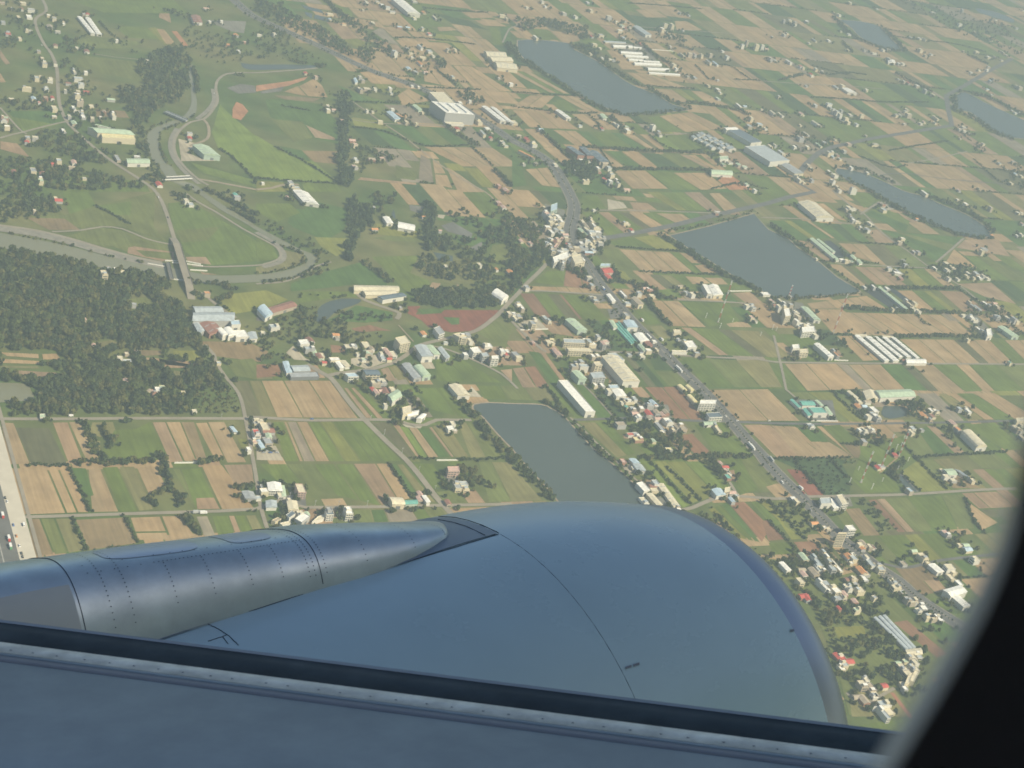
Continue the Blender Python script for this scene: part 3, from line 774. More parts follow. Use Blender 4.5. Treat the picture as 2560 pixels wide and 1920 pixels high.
# ------------------------------------------------------------------ field strips that fill the rest of the plain
LEFT = [(-900,-900),(430,-900),(600,-40),(760,110),(900,170),(960,230),(905,330),(990,470),(1060,560),(1330,620),(1300,720),(1240,800),(1150,900),(1030,960),(820,950),(560,940),(560,1045),(-900,1045)]
def in_left(P):
    x, y = proj((P[0], P[1], 0)); return pip(x, y, LEFT)
BLOCKERS = [np.array(q) for q in MANUAL] + [np.array(p) for k, p in PONDS.items()]
def boxes(Q): return [(q[:, 0].min(), q[:, 0].max(), q[:, 1].min(), q[:, 1].max()) for q in Q]
BB = boxes(BLOCKERS)
def blocked(P):
    for q, (a, b, c, d) in zip(BLOCKERS, BB):
        if a <= P[0] <= b and c <= P[1] <= d and pip(P[0], P[1], q): return True
    return False
HEDGE_AUTO = []
u = -7000.0
corners = [G(*p)[:2] for p in [(-120,-120),(2700,-120),(2700,1920),(-120,1600)]]
def rowlen(): return random.uniform(95, 160)
umin = min(c@EA for c in corners)-100; umax = max(c@EA for c in corners)+300
vmin = min(c@EB for c in corners)-100; vmax = max(c@EB for c in corners)+300
def visible(P, m=90):
    d = np.array([P[0], P[1], 0])-EYE
    if d@FW < 10: return False
    x, y = proj((P[0], P[1], 0)); return -m < x < 2560+m and -m < y < 1920
u = umin
while u < umax:
    k = None; L = rowlen(); v = vmin + random.uniform(0, 60); mode = random.random()
    while v < vmax:
        far = max(0, min(1, (EA*(u+L/2)+EB*v)[1]/2500-0.75)); wdt = random.choice([18, 22, 28, 34, 44, 56])
        c = EA*(u+L/2)+EB*(v+wdt/2)
        if visible(c) and not in_left(c):
            if random.random() < 0.06: mode = random.random()
            if random.random() < .62 or k is None: k = random.choices('tpkgGyofdn', [30+8*far, 10, 6, 12, 11, 4, 7, 6, 6, 10])[0] if random.random() < .75 else ('t' if mode < .6 else 'g')
            nseg = max(2, int(L/16)); col = jit(SOIL[k])
            for i in range(nseg):
                a, b = u+1.5+(L-3)*i/nseg, u+1.5+(L-3)*(i+1)/nseg; m_ = EA*(a+b)/2+EB*(v+wdt/2)
                m1 = EA*(a+b)/2+EB*(v+2); m2 = EA*(a+b)/2+EB*(v+wdt-2)
                if blocked(m_) or blocked(m1) or blocked(m2): continue
                FLD.poly([EA*a+EB*(v+.8), EA*b+EB*(v+.8), EA*b+EB*(v+wdt-.8), EA*a+EB*(v+wdt-.8)], col, 0.04)
        v += wdt
    HEDGE_AUTO.append(u); u += L
FLD.build('farmland', M_FIELD)
n_ = M_FIELD.node_tree; tc_ = [x for x in n_.nodes if x.type == 'TEX_COORD'][0]
mp = n_.nodes.new('ShaderNodeMapping'); mp.vector_type = 'TEXTURE'; mp.inputs['Rotation'].default_value = (0, 0, AA); mp.inputs['Scale'].default_value = (70, 4.2, 1); n_.links.new(tc_.outputs['Object'], mp.inputs['Vector'])
nz_ = n_.nodes.new('ShaderNodeTexNoise'); nz_.inputs['Scale'].default_value = 1.0; nz_.inputs['Detail'].default_value = 3; n_.links.new(mp.outputs[0], nz_.inputs['Vector'])
mr_ = n_.nodes.new('ShaderNodeMapRange'); mr_.inputs[1].default_value = .3; mr_.inputs[2].default_value = .7; mr_.inputs[3].default_value = .84; mr_.inputs[4].default_value = 1.14; n_.links.new(nz_.outputs['Fac'], mr_.inputs[0])
vs_ = [x for x in n_.nodes if x.type == 'VECT_MATH'][0]; mm_ = n_.nodes.new('ShaderNodeMath'); mm_.operation = 'MULTIPLY'
n_.links.new(vs_.inputs['Scale'].links[0].from_socket, mm_.inputs[0]); n_.links.new(mr_.outputs[0], mm_.inputs[1]); n_.links.new(mm_.outputs[0], vs_.inputs['Scale'])
# base ground
m = mat('rough_grass', (.070,.098,.038), 0.95, 0, 0.30, 0.02, detail=8, spec=0.1); M_GROUND = m
n = m.node_tree; b = n.nodes['Principled BSDF']; tc = n.nodes['Texture Coordinate'] if 'Texture Coordinate' in n.nodes else n.nodes.new('ShaderNodeTexCoord')
nz = n.nodes.new('ShaderNodeTexNoise'); nz.inputs['Scale'].default_value = 0.006; nz.inputs['Detail'].default_value = 6; n.links.new(tc.outputs['Object'], nz.inputs['Vector'])
cr = n.nodes.new('ShaderNodeValToRGB'); cr.color_ramp.elements[0].position = .38; cr.color_ramp.elements[0].color = (.078,.118,.032, 1); cr.color_ramp.elements[1].position = .68; cr.color_ramp.elements[1].color = (.168,.158,.066, 1)
n.links.new(nz.outputs['Fac'], cr.inputs[0])
vs = [x for x in n.nodes if x.type == 'VECT_MATH'][0]; n.links.new(cr.outputs[0], vs.inputs[0])
mb = MB(); mb.face([(-15000,-15000,0),(15000,-15000,0),(15000,15000,0),(-15000,15000,0)], M_GROUND); tag(mb.build('ground'), kind='structure')
# ------------------------------------------------------------------ buildings
FOOT = []          # footprints, so that no tree grows through a roof
BUILT = []         # (object, kind, colour word, pixel x, pixel y) for the labels
CW = dict(W='white', C='cream', G='pale green', T='teal green', E='grey', S='slate grey', R='red', B='rust brown', O='orange', L='pale blue', P='pinkish', N='tan', Y='yellow cream', D='dark', V='silvery grey')
PLACES = [(2095,1340,'the tall slab building by the highway'), (1440,1000,'the pond above the engine'), (1690,1250,'the end of the engine pond'), (1480,1090,'the wooded plots right of the engine pond'),
 (1660,1010,'the brown field left of the highway'), (1640,880,'the long white factory left of the highway'), (1500,880,'the dormered school block'), (1610,830,'the teal nursery rows'), (1450,760,'the walled garden house'),
 (1390,610,'the highway crossing village'), (1480,560,'the start of the pond road'), (1550,430,'the yellow factory'), (1470,390,'the twin brick halls'), (1340,350,'the highway south of the big factory'),
 (1130,270,'the big banded factory'), (1000,290,'the lane left of the big factory'), (1260,140,'the stepped cream barns'), (1600,160,'the far oval lake'), (1680,130,'the white greenhouse rows'),
 (1830,340,'the grid of cottages'), (1960,380,'the wide grey hall'), (2080,370,'the far crossroads'), (2300,230,'the bent far road'), (2150,280,'the far apartment cluster'), (1950,150,'the far plain top centre'), (2200,60,'the small far lake'), (2420,130,'the top right plain'),
 (2520,300,'the pond at the right edge'), (2480,420,'the plain under the right edge pond'), (2060,520,'the broad white shed'), (2180,540,'the farm lane beside the slim pond'), (2380,500,'the far bank of the slim pond'),
 (2130,650,'the pale green poultry sheds'), (2400,670,'the hamlet under the slim pond'), (2250,760,'the dark net houses'), (2010,790,'the bottom corner of the mast pond'), (1800,720,'the white works left of the mast pond'), (1720,820,'the fields right of the highway'),
 (2010,880,'the pair of short white halls'), (2220,870,'the five long white sheds'), (2450,800,'the hedged plots at the right edge'), (2030,1010,'the teal roofed works'), (2190,1000,'the tree ringed yard'), (2320,1040,'the red courtyard house'), (2180,1090,'the lane above the antenna field'),
 (2440,1110,'the arched white shed'), (2540,1080,'the right edge beside the window frame'), (2370,1190,'the tracks right of the antenna field'), (2110,1260,'the red soil field'), (1800,1250,'the bright green paddies'), (1830,1180,'the lane left of the highway'),
 (2050,1400,'the village under the slab building'), (2180,1400,'the road south of the slab building'), (2310,1390,'the field lane at lower right'), (2420,1370,'the cut off plots by the window frame'),
 (2050,1490,'the woods beside the intake'), (2150,1470,'the village beside the intake'), (2280,1510,'the roadside row by the window'), (2370,1490,'the big white hall by the window'), (2220,1650,'the silvery tunnel greenhouses'), (2170,1720,'the walled compound by the wing'), (2260,1690,'the cream V shaped block'),
 (1200,1000,'the left bank of the engine pond'), (980,1000,'the hamlet above the village road'), (1150,1180,'the yard left of the engine pond'), (1000,1260,'the road just above the pylon'), (860,1280,'the houses above the pylon'), (730,1260,'the roadside farm above the pylon'), (680,1310,'the roofs at the pylon edge'),
 (660,1080,'the lane beside the stubble fields'), (620,1240,'the lane end above the pylon'), (560,1070,'the stubble fields at lower left'), (780,920,'the crossroads hamlet'), (870,930,'the slate roofed villa'), (920,880,'the walled lane hamlet'), (1060,890,'the grey works on the lane'), (1000,860,'the cream apartment house'),
 (1160,850,'the red earth clearing'), (1240,900,'the lane below the red earth clearing'), (960,740,'the long cream barns'), (1250,730,'the white arched hall'), (790,860,'the scrub below the reed pond'), (560,800,'the grey roofed works by the wood'), (680,790,'the rust roofed shed'),
 (250,800,'the left edge wood'), (320,960,'the clearings in the wood'), (330,690,'the river bank of the wood'), (500,730,'the road bridge'), (130,570,'the meadow above the river'), (770,490,'the white shed in the meadow'), (1000,560,'the wooded park'), (1150,640,'the park pond'), (880,400,'the wooded stream'), (850,210,'the stream farm'),
 (470,370,'the pale green hall by the levee'), (350,400,'the green roofed works by the canal'), (280,340,'the cream works beside the river'), (200,280,'the river village street'), (190,200,'the upper river village'), (100,260,'the lanes left of the river village'), (60,340,'the left edge hamlet'), (130,420,'the scrub hamlet'), (70,80,'the top left village'), (150,140,'the bend of the village road'),
 (230,70,'the twin long sheds at top left'), (350,150,'the upper meadow'), (520,50,'the top meadow yard'), (590,100,'the orange roofed hamlet'), (840,60,'the fish basins'), (940,50,'the white factory at the top edge'), (1050,90,'the farms below the top factory'), (1060,170,'the farms along the highway'), (1300,50,'the fields at the top edge'), (1450,60,'the road above the far lake'), (1500,120,'the lake head farms')]
ORD = ['first','second','third','fourth','fifth','sixth','seventh','eighth','ninth','tenth','eleventh','twelfth','thirteenth','fourteenth','fifteenth','sixteenth','seventeenth','eighteenth']
def unit(v): return v/(np.linalg.norm(v)+1e-9)
def facade_windows(root, f0, f1, z0, z1, storeys, bays, depth=0.12):
    """a dark window or balcony recess per bay and storey on the wall from f0 to f1"""
    d = f1-f0; L = np.linalg.norm(d); d = d/L; nrm = np.array([d[1], -d[0]])
    sh = (z1-z0)/storeys; bw = L/bays
    for s in range(storeys):
        for k in range(bays):
            mb = MB(); c = f0+d*bw*(k+.5)+nrm*depth*0.4
            mb.obox(c, d, nrm, bw*0.36, depth, z0+sh*(s+.34), z0+sh*(s+.80), M_GLASSW)
            mb.build('window', root)
def hall(t, p0, p1, p2, h, roof='W', kind='g', wall='w', name=None, label=None, win=None, cat=None):
    """a hall from three roof corners: front left, front right, back left"""
    a, b, c = (TG(t, *p, h)[:2] for p in (p0, p1, p2))
    # square the plan up a little
    ux = unit(b-a); L = c-a; wd = np.linalg.norm(b-a)
    uy = unit(L); q = [a, b, b+L, a+L]; base = sum(q)/4
    nm = name or ('factory_hall' if h > 8.5 else 'shed')
    root = empty(nm, (*base, 0)); Q = [p-base for p in q]
    ln = np.linalg.norm(L)
    mw = WALL[wall]; mr = ROOF[roof]; sx = Q[1]-Q[0]
    mb = MB(); eav = 0.6 if kind in 'ga' else 0.0
    mb.prism(Q, 0, h-0.05, mw); 
    along = ln >= wd*0.9         # ridge runs along the longer side
    wo = mb.build('wall', root)
    rm = MB()
    P = [Q[0]-ux*eav-uy*eav, Q[1]+ux*eav-uy*eav, Q[2]+ux*eav+uy*eav, Q[3]-ux*eav+uy*eav]
    def v(p, z): return (p[0], p[1], z)
    if kind in 'ga':
        span = wd if along else ln; rise = span*(0.12 if kind == 'g' else 0.22); rise = min(rise, 5.5)
        e = [P[0], P[1], P[2], P[3]] if along else [P[1], P[2], P[3], P[0]]      # ridge from middle of e0e1 to middle of e3e2
        n = 2 if kind == 'g' else 10
        prev = None
        for k in range(n+1):
            s = k/n; z = h + rise*((1-abs(2*s-1)) if kind == 'g' else math.sqrt(max(0, 1-(2*s-1)**2)))
            A, B = e[0]+(e[1]-e[0])*s, e[3]+(e[2]-e[3])*s
            if prev is not None:
                rm.face([v(prev[0], prev[2]), v(A, z), v(B, z), v(prev[1], prev[2])], mr)
            prev = (A, B, z)
        ga = [v(e[0]+(e[1]-e[0])*k/n, h+rise*((1-abs(2*k/n-1)) if kind == 'g' else math.sqrt(max(0, 1-(2*k/n-1)**2)))) for k in range(n+1)]
        gb = [v(e[3]+(e[2]-e[3])*k/n, ga[k][2]) for k in range(n+1)]
        ga_in = [(p[0]+(uy if along else -ux)[0]*eav*.6, p[1]+(uy if along else -ux)[1]*eav*.6, p[2]-.06) for p in ga]; rm.face(ga_in, mr); rm.face(gb[::-1], mr)
        # eave fascia
        rm.prism(P, h-0.35, h+0.02, mr, mr)
    else:
        rm.prism(Q, h-0.05, h+0.02, mr)
        for i in range(4):
            A, B = Q[i], Q[(i+1) % 4]; d = unit(B-A); nn = np.array([-d[1], d[0]]); c_ = (A+B)/2
            sgn = 1 if (np.zeros(2)-c_)@nn > 0 else -1
            rm.obox(c_+nn*sgn*0.16, d, nn*sgn, np.linalg.norm(B-A)/2+(0.003 if i % 2 else -0.31), 0.15, h+0.021, h+0.7+0.01*(i % 2), mw)
    if kind == 'g' and ln > 30:             # skylight sheets let into the roof
        ridge_n = int(max(ln, wd)/12); e = [P[0], P[1], P[2], P[3]] if along else [P[1], P[2], P[3], P[0]]
        for i in range(ridge_n):
            r0 = (i+.35)/ridge_n; r1 = r0+1.4/max(ln, wd)
            for sa, sb in ((.1, .42), (.58, .9)):
                f = lambda s, r: v((e[0]+(e[1]-e[0])*s)*(1-r)+(e[3]+(e[2]-e[3])*s)*r, h+rise*(1-abs(2*s-1))+0.05)
                rm.face([f(sa, r0), f(sb, r0), f(sb, r1), f(sa, r1)], ROOF['E'] if roof != 'E' else ROOF['V'])
    ro = rm.build('roof', root)
    if kind == 's':
        for s in (.2, .5, .8):
            sk = MB(); c0 = Q[0]+(Q[1]-Q[0])*s+L*.12; c1 = Q[0]+(Q[1]-Q[0])*s+L*.86
            sk.obox((c0+c1)/2, uy, ux, np.linalg.norm(c1-c0)/2, 2.2, h+0.02, h+2.6, ROOF['W']); sk.build('roof_monitor', ro)
    if win: facade_windows(root, Q[0], Q[1], 0.3, h-0.4, *win)
    elif np.linalg.norm(b-a) > 9 and h > 5:
        dm = MB(); f = (Q[0]+Q[1])/2; dm.obox(f-uy*0.05, ux, uy, min(2.6, wd*.2), 0.12, 0.02, min(4.2, h*.6), WALL['d']); dm.build('door', root)
    FOOT.append(np.array(q)); x, y = proj((*base, h))
    BUILT.append((root, cat or ('factory' if h > 8.5 else 'shed'), ('long ' if max(ln, wd) > 3.2*min(ln, wd) else '') + CW[roof] + ' roofed ' + ('hall' if h > 8.5 else 'shed'), x, y, label))
    return root
def H(t, s):        # many halls of a sheet: x0,y0 x1,y1 x2,y2 h roof kind wall
    for line in s.strip().splitlines():
        q = line.split(); p = [tuple(map(float, z.split(','))) for z in q[:3]]
        hall(t, *p, float(q[3]), q[4], q[5] if len(q) > 5 else 'g', q[6] if len(q) > 6 else 'w')
H(0, '''785,285 822,290 668,140 5 W
838,292 880,297 738,150 5 W
845,1145 1165,1165 760,1098 11 G g c
885,1190 1172,1205 872,1150 9 Y f c
1765,1335 1905,1348 1665,1250 9 G g t
1105,1408 1297,1408 1090,1370 7 G g w
1675,188 1750,193 1652,132 7 B g w
925,1098 955,1100 820,1075 7 G g w''')
H(1, '''1590,890 1720,890 1497,797 11 C f w
1405,950 1435,945 1352,908 5 G g t
1202,1030 1250,1026 1128,965 6 L g w
1265,1012 1297,1020 1208,980 5 O g c
2112,1040 2162,1046 1952,916 7 W
2180,1050 2228,1062 2028,922 7 W
2000,482 2170,490 1970,440 8 C g c
2045,526 2225,528 2005,488 8 C g c
2088,582 2262,600 2056,530 8 C g c
1312,105 1420,120 1172,-12 10 W g w
858,712 880,708 842,676 5 L''')
hall(1, (1640,975), (1895,995), (1510,875), 21, 'W', 's', 'g', 'factory_hall', 'tall white factory with three roof monitors and a grey banded front', cat='factory')
hall(1, (1640,1066), (1800,1074), (1625,1052), 5, 'C', 'f', 'w', 'shed', 'low cream canopy block along the front of the banded factory')
H(2, '''880,405 1045,412 868,386 3.5 W
1055,412 1120,418 1048,402 3.5 W
945,458 1130,470 932,440 3.5 W
985,488 1180,500 972,472 3.5 W
1015,520 1135,528 1004,504 3.5 W
1140,532 1280,540 1128,520 3.5 W
1062,556 1295,566 1050,536 3.5 W
1180,602 1365,610 1166,582 3.5 W
1188,632 1455,650 1180,620 3.5 W
1155,300 1207,300 1048,226 7 V
2065,1238 2160,1226 1862,1122 9 S f w
1855,1122 1955,1117 1830,1102 9.5 W g
2230,1400 2400,1386 2012,1266 11 V f w
572,1335 630,1340 472,1266 11 S g b
652,1340 710,1345 582,1270 11 S g b
760,1395 840,1396 657,1306 8 S g n
160,1352 202,1362 52,1298 6 O g c
472,1020 512,1020 377,950 6 W
790,1022 828,1022 758,985 5 G
1725,1503 1905,1513 1715,1472 6 G a w
1797,1380 1873,1376 1793,1352 8 G f w
795,360 985,372 790,350 3 V''')
H(3, '''232,1500 310,1495 112,1422 7 E g c
1040,540 1100,545 1035,515 6 W
690,795 770,808 640,760 6 W''')
H(10, '''1692,1036 1932,1034 1668,990 9 V g g
1665,1112 2022,1110 1672,1042 10 V g g
1812,1228 1918,1190 1702,1110 7 B g b
1720,1222 1766,1196 1666,1122 6.5 V g g
1925,1240 1967,1228 1876,1188 8 W a w
1975,1242 2036,1232 1932,1182 8 W a w
2042,1256 2155,1252 2002,1198 7 W f w
2002,1150 2082,1146 1988,1112 9 L f w
2160,1268 2225,1262 2142,1214 6.5 V g w''')
H(11, '''80,1088 146,1052 12,1016 7 L a w
150,1042 356,980 96,1004 6 B g n
415,88 545,110 318,-18 6 W g w
1132,268 1186,268 1096,214 6 W g w
1228,305 1370,334 1231,256 6 W g w
850,850 1236,856 846,806 6 C g c
950,890 1220,884 922,852 6 C g c
1098,928 1300,896 1052,902 7.5 S g w
2125,940 2182,906 2036,880 8 W a w
1436,1420 1532,1416 1372,1326 10 V g w
1540,1402 1592,1400 1472,1326 8 G g w
1642,1438 1676,1422 1572,1350 6 V g g
1366,1612 1432,1602 1262,1486 6 E g g
1440,1597 1512,1586 1362,1512 7 G a t
328,1546 470,1542 300,1500 7 V g g
266,1560 312,1556 232,1466 6 L g w
302,1604 548,1598 282,1562 4.5 E f d
727,1520 762,1516 687,1468 5 W
772,1506 816,1502 727,1460 5 C''')
hall(11, (800,1600), (890,1596), (765,1568), 8, 'L', 'f', 'w', win=(2, 4), label='pale blue roofed showroom with a white front by the lane crossroads')
hall(11, (952,1574), (1074,1576), (926,1536), 10, 'S', 'g', 'c', 'villa', 'dark slate roofed villa with cream balconies beside the crossroads hamlet', win=(3, 4), cat='house')
hall(11, (1245,1320), (1335,1300), (1200,1262), 14, 'C', 'f', 'c', 'apartment_house', 'cream five storey apartment house above the curved lane', win=(5, 4), cat='apartment house')
hall(11, (1758,1258), (1822,1246), (1702,1228), 11, 'C', 'f', 'c', 'apartment_house', 'cream flat roofed block at the lower edge of the red earth clearing', win=(4, 3), cat='apartment house')
hall(11, (1880,1392), (1952,1382), (1846,1348), 9, 'W', 'f', 'w', 'row_house', win=(3, 3), cat='house', label='wide white house, upper left of three white blocks on the field lane')
hall(11, (1960,1424), (2016,1416), (1942,1394), 10, 'V', 'f', 'g', 'row_house', win=(3, 3), cat='house', label='grey house between two white blocks on the field lane')
hall(11, (2036,1442), (2100,1440), (2034,1416), 12, 'W', 'f', 'w', 'row_house', win=(4, 2), cat='house', label='tall narrow white house, lower right of three blocks on the field lane')
hall(11, (1582,1238), (1632,1218), (1535,1178), 8, 'E', 'f', 'w', 'row_house', win=(2, 3), cat='house')
hall(11, (385,1318), (466,1312), (362,1280), 7, 'W', 'f', 'w', 'row_house', cat='house')
H(12, '''572,1195 650,1190 462,1100 8 G g t
1000,1166 1090,1166 962,1112 8 L g w
1110,1290 1186,1282 1052,1226 7 W g w
1180,1332 1216,1322 1142,1292 6 B g b
880,1170 912,1168 842,1110 5 G
962,1632 1105,1632 777,1417 11 C g w
900,1458 976,1452 822,1396 7 V f w
580,1612 646,1612 517,1546 10 G g t
1095,972 1140,966 1032,912 8 N g c
1690,880 1738,886 1642,796 8 W f w
1742,892 1826,886 1692,808 7 W g c
1400,1218 1466,1220 1392,1190 8 C f c
800,702 876,692 766,660 6 R g p
830,746 866,746 797,712 5 R g p
866,945 896,940 817,884 5 W
1520,1345 1600,1340 1480,1290 7 W f w
1385,1385 1515,1388 1380,1368 4 C f w
500,600 630,590 420,540 5 W''')
hall(12, (600,640), (632,604), (512,540), 8, 'C', 'f', 'c', 'row_house', cat='house')
hall(12, (490,1372), (696,1378), (470,1346), 9, 'C', 'f', 'c', 'school', 'cream two storey school block with a long windowed front', win=(3, 9), cat='school')
hall(12, (450,1302), (636,1310), (442,1266), 9, 'V', 'f', 'c', 'school', 'grey topped block with rows of dormers behind the cream school', win=(3, 9), cat='school')
hall(12, (700,1612), (810,1602), (672,1562), 12, 'V', 'f', 'g', 'concrete_block', 'bare concrete block with a cream parapet beside the white factory', win=(4, 4), cat='building')
hall(12, (722,1500), (782,1494), (700,1470), 14, 'C', 'f', 'c', 'apartment_house', 'narrow cream tower block left of the long white factory', win=(5, 2), cat='apartment house')
hall(12, (760,640), (846,642), (770,618), 7, 'L', 'f', 't', 'row_house', cat='house')
hall(12, (335,170), (392,150), (338,112), 12, 'L', 'f', 't', 'apartment_house', 'tall pale blue block at the top of the highway crossing village', win=(4, 2), cat='apartment house')
hall(12, (365,612), (495,560), (352,565), 10, 'W', 'f', 'w', 'row_house', 'white terrace with banded balconies at the foot of the crossing village', win=(4, 6), cat='terrace')
hall(12, (545,625), (625,605), (515,555), 12, 'C', 'f', 'c', 'apartment_house', 'cream four storey block on the highway below the crossing village', win=(4, 4), cat='apartment house')
for p in (((1068,1300),(1082,1296),(915,1125)), ((1048,1304),(1062,1302),(898,1138)), ((1028,1310),(1042,1307),(884,1152))):
    hall(12, *p, 3, 'T', 'a', 't', 'nursery_tunnel', cat='nursery')
H(13, '''418,218 570,222 260,86 9 C g w
586,590 612,580 362,404 4.5 G g w
560,518 582,516 420,408 4.5 G g w
740,578 766,572 710,548 4.5 G
790,617 818,612 762,587 4.5 G
1195,1017 1217,1012 952,822 4 G g w
400,1102 456,1106 287,992 7 G g w
215,1355 276,1350 206,1321 8 W f w
526,1422 570,1416 399,1311 8 W g w
1011,1458 1047,1455 753,1241 4.5 W
1086,1458 1133,1456 846,1251 4.5 W
1136,1425 1166,1423 916,1251 4.5 W
1202,1425 1238,1426 991,1256 4.5 W
1281,1432 1311,1432 1071,1258 4.5 W
1202,1477 1370,1478 1190,1442 5 W g w
2110,1246 2169,1246 1987,1162 7 G g t
1100,698 1152,706 1077,682 5 W
1895,1245 1940,1240 1885,1185 9 W f w
760,1240 858,1243 752,1227 3.5 C
995,1252 1085,1256 988,1240 3.5 C''')
hall(13, (275,1392), (350,1387), (270,1360), 9, 'C', 'f', 'c', 'row_house', win=(3, 3), cat='house')
hall(13, (297,1215), (408,1205), (290,1170), 10, 'W', 'f', 'w', 'row_house', win=(3, 5), cat='house', label='widest white house at the foot of the pond corner village')
hall(13, (150,1078), (200,1070), (135,1010), 16, 'W', 'f', 'c', 'apartment_house', win=(5, 3), cat='apartment house', label='tall cream block in the village at the pond corner')
hall(22, (636,242), (721,240), (397,-31), 9, 'W', 'f', 'w', label='very long bright white shed with a dark shaded side beside the engine pond', cat='shed')
H(22, '''1480,56 1511,51 1431,13 4.5 Y a c
1546,56 1573,51 1501,15 4.5 Y a c
1570,156 1601,151 1513,99 4.5 Y a c
1665,352 1766,347 1656,326 5 G g w
905,106 990,101 866,51 6 W g w
850,40 930,36 831,10 5 L f w
1086,744 1160,750 1046,690 6 V g w
1050,682 1106,682 1012,646 5 L g w
1770,962 1846,952 1726,911 7 L g w
1140,930 1196,916 1071,857 7 W f w
1400,1062 1452,1056 1256,866 4 C g w
1250,1042 1301,1042 1162,946 5 C g c
1200,892 1256,886 1181,869 4 B g p''')
hall(22, (1620,172), (1762,172), (1628,140), 12, 'W', 'f', 'w', 'apartment_house', 'white four storey block with small windows hard by the highway', win=(4, 6), cat='apartment house')
hall(22, (1706,292), (1820,287), (1676,251), 8, 'S', 'f', 'w', 'row_house', 'slate roofed white house below the white roadside block', win=(2, 5), cat='house')
hall(22, (1835,935), (1890,925), (1838,898), 8, 'C', 'f', 'c', 'row_house', win=(2, 3), cat='house')
H(23, '''395,252 516,252 347,202 8 T f w
300,182 411,182 272,146 8 T g w
265,202 286,196 192,136 5 T g w
457,187 481,185 407,141 5 G g w
346,272 377,266 302,216 5 T g w
531,267 561,261 482,202 5 G g w
762,126 786,121 682,61 5 C
852,130 956,126 822,61 6 C g c
976,116 1280,104 927,56 9 G g w
1802,547 1890,541 1672,417 8 C a w
460,1037 551,1032 447,987 8 V f w
572,1072 616,1068 512,996 5 W
1562,787 1637,781 1517,737 6 G
1692,790 1780,835 1615,735 5 V
165,1612 201,1606 97,1542 6 W
1466,1627 1520,1617 1387,1561 6 W
2150,330 2230,322 2140,296 7 C f c
830,1505 915,1560 822,1500 4 V''')
hall(23, (640,1040), (695,1032), (590,962), 11, 'C', 'f', 'w', 'apartment_house', 'cream stepped block beside the highway below the red soil field', win=(3, 3), cat='apartment house')
a = np.array(TG(23, 555, 1400)[:2])
def C1(x, y): return (x*200/2212+2000-1920)/K, (y*150/1659+1280-960)/K
hall(23, C1(1040,600), C1(1285,600), C1(1066,570), 21, 'C', 'f', 'c', 'slab_building', 'tall cream slab building standing against the highway, casting a long shadow', win=(8, 7), cat='building')
hall(23, C1(1350,510), C1(1560,495), C1(1240,380), 12, 'W', 'f', 'w', 'apartment_house', 'bright white block just behind the tall slab building', win=(3, 4), cat='apartment house')
H(33, '''1582,176 1722,136 1516,121 9 W g w
1692,267 1752,256 1592,181 7 W g w
1190,632 1214,627 914,360 4 V a g
1222,630 1246,622 954,352 4 V a g
1252,622 1276,614 992,345 4 V a g
1192,640 1200,640 1040,485 3 V a g
1205,690 1335,672 1190,640 5 C g c
1240,200 1296,235 1180,190 6 W f w
1000,1130 1072,1120 915,1130 7 W f w''')
hall(33, (1178,940), (1222,925), (1215,850), 7, 'C', 'f', 'c', 'block_wing', 'left arm of the cream V shaped block by the wing', cat='building')
hall(33, (1262,920), (1308,830), (1222,905), 7, 'C', 'f', 'c', 'block_wing', 'right arm of the cream V shaped block by the wing', cat='building')
hall(9, (335,285), (600,290), (300,130), 7, 'W', 'g', 'w', 'farmhouse', 'broad white farmhouse with a balcony front and three roof strips above the pylon', win=(2, 6), cat='house')
hall(9, (915,325), (1075,330), (847,158), 9, 'C', 'f', 'p', 'row_house', 'long narrow white house with a pinkish balcony front above the pylon', win=(3, 3), cat='house')
hall(9, (725,660), (915,660), (692,495), 8, 'C', 'g', 'c', 'farmhouse', 'plain cream hall at the lane fork above the pylon', cat='shed')
hall(9, (1475,770), (1620,765), (1442,660), 9, 'S', 'f', 'w', 'row_house', 'dark topped white house, left of the pair beside the pylon edge', win=(3, 3), cat='house')
hall(9, (1865,750), (2002,750), (1812,606), 10, 'W', 'f', 'w', 'row_house', 'tall white house with banded balconies, right of the pair beside the pylon', win=(3, 3), cat='house')
H(9, '''600,400 672,395 562,192 4 G g w
215,340 260,335 152,172 4 E f g
285,617 490,612 277,492 5 V g w
735,835 860,747 666,775 7 S f w
985,925 1150,802 842,846 7 W f g
460,912 580,852 386,880 5 N f c
600,982 790,942 542,936 4 C f w
1182,912 1395,852 1302,802 4 C f w
-60,440 60,430 -90,370 5 E g g''')
H(21, '''1745,96 1850,96 1667,6 7 C g w
1180,1036 1286,1040 1146,982 7 C a c
1295,1036 1396,1032 1290,1006 4 T g t
1475,1020 1506,1016 1436,966 6 W
45,552 76,546 2,488 4 L g t
1430,300 1470,265 1390,295 7 W a w
1660,400 1720,395 1640,365 5 W f w
1180,150 1262,100 1140,95 8 G g w
1270,262 1350,242 1262,205 9 C f c
1310,278 1400,262 1320,240 6 W g w''')
hall(21, (1662,756), (1762,752), (1652,716), 9, 'P', 'f', 'p', 'row_house', 'pinkish three storey house in the grove left of the engine pond', win=(3, 4), cat='house')
H(20, '''2022,412 2052,413 1986,368 3.5 L
345,292 392,290 343,262 3 G f w
2122,986 2216,992 2092,926 5 E g g''')
